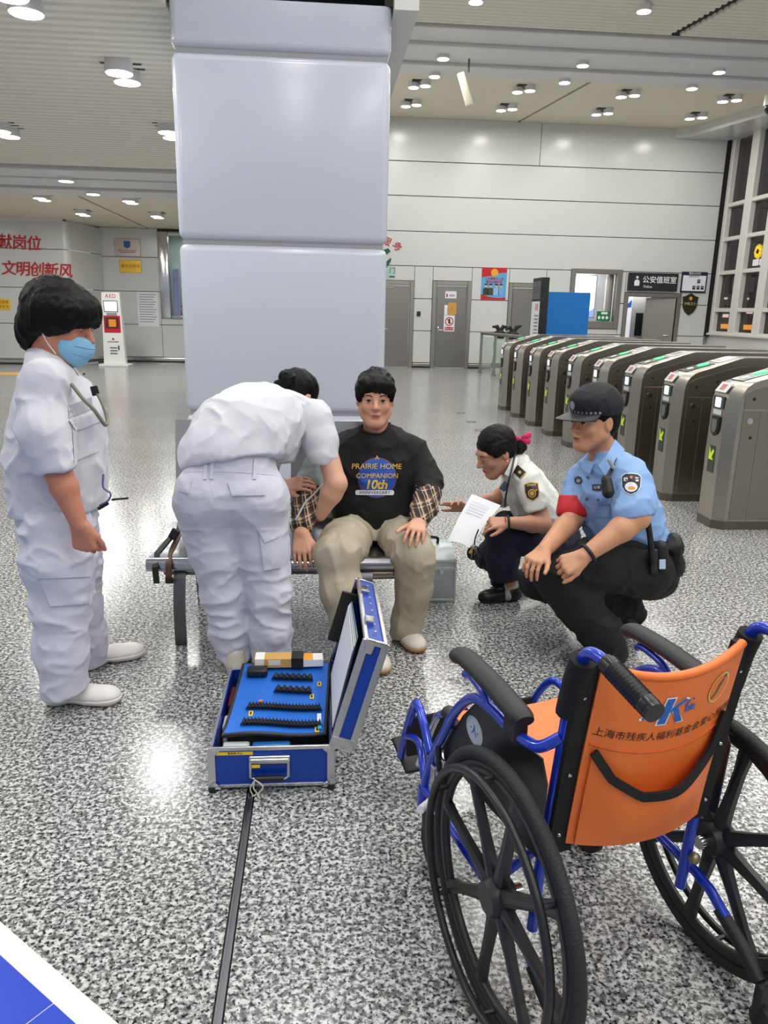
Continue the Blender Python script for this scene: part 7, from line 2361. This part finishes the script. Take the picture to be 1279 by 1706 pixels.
for i, (dx, dz, mt) in enumerate(((-0.02, -0.03, PGOLD), (0.0, -0.04, CHROME), (0.016, -0.03, M('key_olive', (110, 120, 60), 0.4, 0.5)), (-0.008, -0.05, CHROME), (0.026, -0.045, BLACK))):
    MB().ribbon([kc, kc + Vector((dx * 0.5, -0.004 * i, dz * 0.5)), kc + Vector((dx, -0.006 * i, dz))], 0.014, 0.003, Vector((0.3 * i - 0.5, -1, 0))).build('key', mt, ky)
MB().sphere(kc, 0.014, (1, 0.6, 1)).build('key_ring', CHROME, ky)
figure('pouch', [elps(kc + Vector((0.005, 0.02, -0.035)), (0.036, 0.02, 0.04), 0.01)], 0.005, BLACK, ky)

# ================================================================= crouching police officer
p5 = thing('person', 'crouching police officer in light blue shirt, dark cap and black trousers', 'person', (1.3, 3.2, 0))
H5 = HeadFrame(at(989, 703, 3.28), (-0.92, -0.38, -0.06), sc=1.06)
LS, LE, LW_ = at(1054, 806, 3.08), at(1062, 862, 2.96), at(971, 928, 2.90)
RS, RE, RW_ = at(965, 806, 3.42), at(954, 864, 3.26), at(905, 918, 2.98)
body = head_prims(H5, at(1010, 766, 3.30))
body += [cone(at(1010, 766, 3.30), at(1022, 815, 3.28), 0.08, 0.13, 0.03), cone(at(1022, 815, 3.28), at(1050, 900, 3.28), 0.13, 0.12, 0.03)]
body += arm_prims(LS, LE, LW_, (0.056, 0.050, 0.031)) + arm_prims(RS, RE, RW_, (0.054, 0.047, 0.031))
body += hand_prims(LW_, at(930, 946, 2.88) - LW_, (0.05, -0.75, 0.65), -1, curl=(1.05, 1.25, 0.7), sc=1.06, tcurl=0.9, tout=0.4)
body += hand_prims(RW_, at(881, 940, 2.90) - RW_, (-0.35, -0.4, 0.8), -1, curls=[(0.7, 0.5, 0.3), (0.8, 0.5, 0.3), (0.75, 0.5, 0.3), (0.7, 0.5, 0.3)], spread=0.05, sc=1.04, tcurl=0.5, tout=0.6)
body += [cone(at(1080, 950, 3.25), at(925, 962, 3.06), 0.07, 0.05, 0.02), cone(at(925, 962, 3.06), at(1010, 1072, 3.07), 0.055, 0.04, 0.02)]
b5 = figure('body', body, 0.0047, SKIN5, p5)
face_parts(H5, p5, bvh_of(b5), None, M('lip_brown', (164, 92, 78), 0.5))
hair = [HE(H5, 0, -0.024, 0.036, 0.082, 0.101, 0.086), HE(H5, 0, -0.055, -0.02, 0.068, 0.048, 0.052, 0.03), HE(H5, 0, 0.12, -0.04, 0.1, 0.095, 0.12, 0.008, True), HE(H5, -0.09, 0.015, -0.03, 0.03, 0.045, 0.045, 0.008, True), HE(H5, 0.09, 0.015, -0.03, 0.03, 0.045, 0.045, 0.008, True)]
figure('hair', hair, 0.0055, HAIR, p5, fold=(0.002, 40, 3))
CAPN = M('cap_navy', (22, 23, 32), 0.75, bump=(900, 0.15))
cpr = [HE(H5, 0, -0.012, 0.066, 0.093, 0.112, 0.056, 0.02), cone(H5.p(0, -0.012, 0.040), H5.p(0, -0.012, 0.074), 0.088 * H5.s, 0.092 * H5.s, 0.02, (H5.f, 1.2)), HE(H5, 0, 0.03, 0.10, 0.075, 0.07, 0.03, 0.03), cutp(H5.p(0, 0, 0.036), -H5.u + H5.f * 0.06)]
cap = figure('cap', cpr, 0.0055, CAPN, p5, fold=(0.003, 14, 5))
cv = bvh_of(cap)


def brimf(u, v):
    a = math.pi * (0.12 + 0.76 * u)
    r = 0.098 + 0.062 * v
    x = -math.cos(a) * (0.088 + 0.008 * v)
    y = 0.0 + math.sin(a) * (0.098 + 0.088 * v)
    return H5.p(x, y, 0.046 - 0.016 * v - 0.010 * (abs(math.cos(a)) ** 2) * v), H5.u


MB().sheet(brimf, 20, 6, 0.004).build('cap_brim', M('brim_black', (26, 27, 34), 0.5), cap, smooth=60)
SILV = M('badge_silver', (176, 178, 186), 0.35, 0.6)
bp = H5.p(0, 0.125, 0.072)
decal('cap_badge', poly_me([(0, 0.022), (0.012, 0.017), (0.018, 0.004), (0.013, -0.012), (0, -0.02), (-0.013, -0.012), (-0.018, 0.004), (-0.012, 0.017)]), cv, H5.p(0.012, 0.14, 0.076), H5.r, H5.u, -H5.f, SILV, cap, 0.003, 0.01)
for k in range(13):
    a = math.radians(-62 + k * 10.3)
    dirv = H5.f * math.cos(a) - H5.r * -math.sin(a)
    pos = H5.c + (dirv * 0.13) * H5.s + H5.u * (0.052 * H5.s)
    decal('cap_braid', poly_me([(-0.006, 0.005), (0.0, 0.0), (-0.006, -0.005), (0.0, -0.005), (0.006, 0.0), (0.0, 0.005)]), cv, pos, H5.u.cross(dirv), H5.u, -dirv, SILV, cap, 0.002, 0.01)
PBLUE = M('police_blue', (136, 172, 222), 0.7, crease=(9, 0.4, (1, 1, 0.8)))
sh = chain([at(1008, 772, 3.30), at(1018, 810, 3.28), at(1034, 858, 3.28), at(1050, 906, 3.28)], [0.088, 0.150, 0.163, 0.168], 0.05, (Y_, 1.12))
sh += [cone(at(1045, 788, 3.12), at(978, 792, 3.42), 0.078, 0.074, 0.05)]
sh += chain([at(1052, 806, 3.08), at(1056, 836, 3.02), at(1054, 856, 2.98)], [0.085, 0.086, 0.084], 0.02)
sh += chain([at(968, 806, 3.42), at(961, 832, 3.34), at(956, 852, 3.29)], [0.078, 0.076, 0.071], 0.02)
sh += [cutp(at(1045, 918, 3.28), (-0.12, 0, -1)), cutp(at(1052, 863, 2.97), (0.15, -0.25, -1), at(1000, 960, 2.75), at(1130, 835, 3.08)),
       HE(H5, 0, 0.045, -0.135, 0.042, 0.045, 0.05, 0.01, True)]
shirt = figure('shirt', sh, 0.0065, PBLUE, p5, fold=(0.011, 8, 27))
sv5 = bvh_of(shirt)


def on5(name, me, px, py, mat, off, ang=0.0, par=None, Y=2.95):
    u = rx * math.cos(ang) + _u * math.sin(ang)
    v = _u * math.cos(ang) - rx * math.sin(ang)
    c = at(px, py, Y)
    return decal(name, me, sv5, c, u, v, c - CAM_P, mat, par or shirt, off, 0.015)


PN = M('patch_navy', (30, 34, 56), 0.6)
PW = M('patch_white', (228, 230, 236), 0.6)
PO = M('patch_orange', (226, 150, 60), 0.6)
shd = [(-0.042, 0.032), (-0.028, 0.043), (0, 0.046), (0.028, 0.043), (0.042, 0.032), (0.040, -0.012), (0.026, -0.034), (0, -0.046), (-0.026, -0.034), (-0.040, -0.012)]
on5('sleeve_patch', poly_me(shd), 1051, 806, PW, 0.003, -0.03)
on5('patch_field', poly_me([(a * 0.93, b * 0.93) for a, b in shd]), 1051, 806, PN, 0.004, -0.03)
on5('patch_emblem', poly_me(ell(0.026, 0.020, 20)), 1051, 811, PW, 0.005, -0.03)
on5('patch_emblem', poly_me(ell(0.016, 0.007, 16)), 1052, 813, PO, 0.006, -0.03)
on5('patch_star', poly_me([(0.009 * (1 if k % 2 == 0 else 0.42) * math.sin(k * math.pi / 5), 0.009 * (1 if k % 2 == 0 else 0.42) * math.cos(k * math.pi / 5)) for k in range(10)]), 1051, 795, PO, 0.0055, 0)
on5('patch_text', text_mesh('辅', 0.018, 0, bold=0.0006), 1042, 799, PW, 0.0055)
on5('patch_text', text_mesh('警', 0.018, 0, bold=0.0006), 1061, 799, PW, 0.0055)
pk = sewn('chest_pocket', sv5, [(985, 862), (1016, 862), (1016, 834), (983, 832)], 3.05, PBLUE, shirt, 0.004)
sewn('pocket_flap', sv5, [(983, 840), (1017, 840), (1018, 828), (982, 828)], 3.05, PBLUE, shirt, 0.008)
for x, y in ((977, 832), (996, 833), (978, 795), (973, 870)):
    on5('button', poly_me(ell(0.006, 0.006, 12)), x, y, M('button_blue', (70, 90, 130), 0.4), 0.010)
on5('name_tag', poly_me(rrect(0.04, 0.026, 0.002)), 994, 812, INK, 0.008, 0)
on5('name_tag_text', text_mesh('公安', 0.015, 0), 994, 812, PW, 0.0095)
on5('chest_badge', poly_me(ell(0.018, 0.018, 16)), 963, 800, PN, 0.006)
on5('chest_badge_mark', poly_me(ell(0.010, 0.009, 16)), 963, 801, SILV, 0.008)
q = at(1022, 762, 3.12)
on5('epaulette', poly_me([(-0.014, -0.045), (0.018, -0.045), (0.014, 0.045), (-0.010, 0.045)]), 1020, 765, PN, 0.008, -0.5, None, 3.05)
MB().frame(at(1018, 773, 3.03), rx * 0.85 + _u * 0.5, _f, _u * 0.85 - rx * 0.5, 0.016, 0.016, 0.05, 0.006).build('radio_clip', M('clip_grey', (150, 154, 160), 0.4), p5)
figure('radio_mic', [cone(at(1010, 800, 3.02), at(1013, 820, 3.0), 0.022, 0.026, 0.01), cone(at(1013, 792, 3.03), at(1022, 775, 3.05), 0.008, 0.009, 0.006)], 0.005, BLACK, p5)
# collar, red armband
col = MB()
cpts = smooth_path([at(1024, 732, 3.20), at(1012, 755, 3.13), at(996, 776, 3.12)], 6)
col.sheet(lambda u, v: (cpts[int(round(u * 12))] + Vector((0.035 * v * (1 - 0.3 * u), -0.03 * v, -0.040 * v)), Vector((0.1, -1, 0.5))), 12, 3, 0.006)
c2 = smooth_path([at(990, 770, 3.18), at(980, 768, 3.24), at(974, 765, 3.3)], 6)
col.sheet(lambda u, v: (c2[int(round(u * 12))] + Vector((-0.02 * v, -0.01 * v, -0.05 * v * (1 - 0.4 * u))), Vector((-0.6, -1, 0.3))), 12, 3, 0.006)
col.build('collar', PBLUE, shirt, smooth=60)
figure('red_armband', chain([at(962, 828, 3.35), at(956, 852, 3.29)], [0.085, 0.080], 0.01) + [cutp(at(954, 862, 3.28), (-0.15, -0.4, -1)), cutp(at(962, 824, 3.35), (0.0, 0.2, 1))], 0.006, M('armband_red', (200, 28, 40), 0.6), p5)
MB().tube([LW_.lerp(LE, 0.10) + ((LE - LW_).normalized().cross(_f)).normalized() * (0.037 * math.cos(a)) + _f * (0.037 * math.sin(a)) for a in np.linspace(0, 2 * math.pi, 24, endpoint=False)], 0.008, 8, closed=True).build('wristwatch', BLACK, p5, smooth=60)
# trousers, belt and gear
TRB = M('trouser_black', (15, 16, 20), 0.8, crease=(8, 0.5, (1, 1, 1)))
pt = [cone(at(1047, 908, 3.28), at(1060, 930, 3.28), 0.165, 0.160, 0.05, (Y_, 1.12)), elps(at(1078, 948, 3.30), (0.13, 0.19, 0.135), 0.05)]
pt += chain([at(1070, 950, 3.16), at(990, 942, 3.08), at(922, 958, 3.05)], [0.128, 0.112, 0.084], 0.04)
pt += chain([at(922, 960, 3.05), at(960, 1005, 3.06), at(998, 1050, 3.06), at(1010, 1076, 3.07)], [0.082, 0.094, 0.088, 0.082], 0.04)
pt += chain([at(1068, 955, 3.42), at(980, 955, 3.40), at(897, 966, 3.24)], [0.125, 0.105, 0.078], 0.04)
pt += chain([at(897, 968, 3.24), at(980, 1000, 3.38), at(1045, 1020, 3.46)], [0.08, 0.075, 0.062], 0.04)
pt += [cone(at(1045, 1005, 3.46), at(1055, 1025, 3.46), 0.07, 0.06, 0.03)]
pt += [hem(at(1010, 1086, 3.07), (-0.1, 0, -1), 0.13)]
tr = figure('trousers', pt, 0.0065, TRB, p5, fold=(0.011, 8.5, 29))
shoe('shoe', fl(1044, 1102), (-1, -0.1), 0.275, 0.10, p5, BLKSHOE, M('sole_black', (16, 16, 16), 0.5), 0.07, 0.022)
shoe('shoe', fl(1062, 1046), (-0.95, 0.05), 0.26, 0.10, p5, BLKSHOE, M('sole_black', (16, 16, 16), 0.5), 0.07, 0.022)
tvb = bvh_of(tr)
MB().ribbon([drape(tvb, at(x, 909 + (1045 - x) * -0.02, 3.02), at(x, 909, 3.02) - CAM_P, 0.006) for x in range(976, 1120, 8)], 0.045, 0.008, -_f).build('belt', M('belt_black', (20, 20, 22), 0.5), p5, smooth=60)
MB().tube([at(1079, 872, 3.02), at(1082, 890, 3.02), at(1088, 940, 3.02)], [0.013, 0.0125, 0.014], 12).build('baton', BLACK, p5, smooth=60)
MB().frame(at(1088, 935, 3.03), rx, _f, _u, 0.035, 0.035, 0.11, 0.01).build('baton_holder', M('belt_black', (20, 20, 22), 0.5), p5)
figure('belt_pouch', [cone(at(1122, 905, 3.16), at(1124, 945, 3.16), 0.045, 0.05, 0.02, (_r, 0.8)), elps(at(1118, 910, 3.15), (0.05, 0.05, 0.03), 0.02)], 0.006, M('pouch_black', (20, 20, 22), 0.6), p5, fold=(0.006, 20, 3))
figure('belt_pouch', [cone(at(1100, 912, 3.06), at(1101, 945, 3.06), 0.032, 0.034, 0.02)], 0.006, M('pouch_black', (20, 20, 22), 0.6), p5)
MB().frame(at(1103, 940, 3.01), rx, _f, _u, 0.028, 0.006, 0.042, 0.002).build('pouch_label', M('label_blue_white', (176, 196, 226), 0.5), p5)
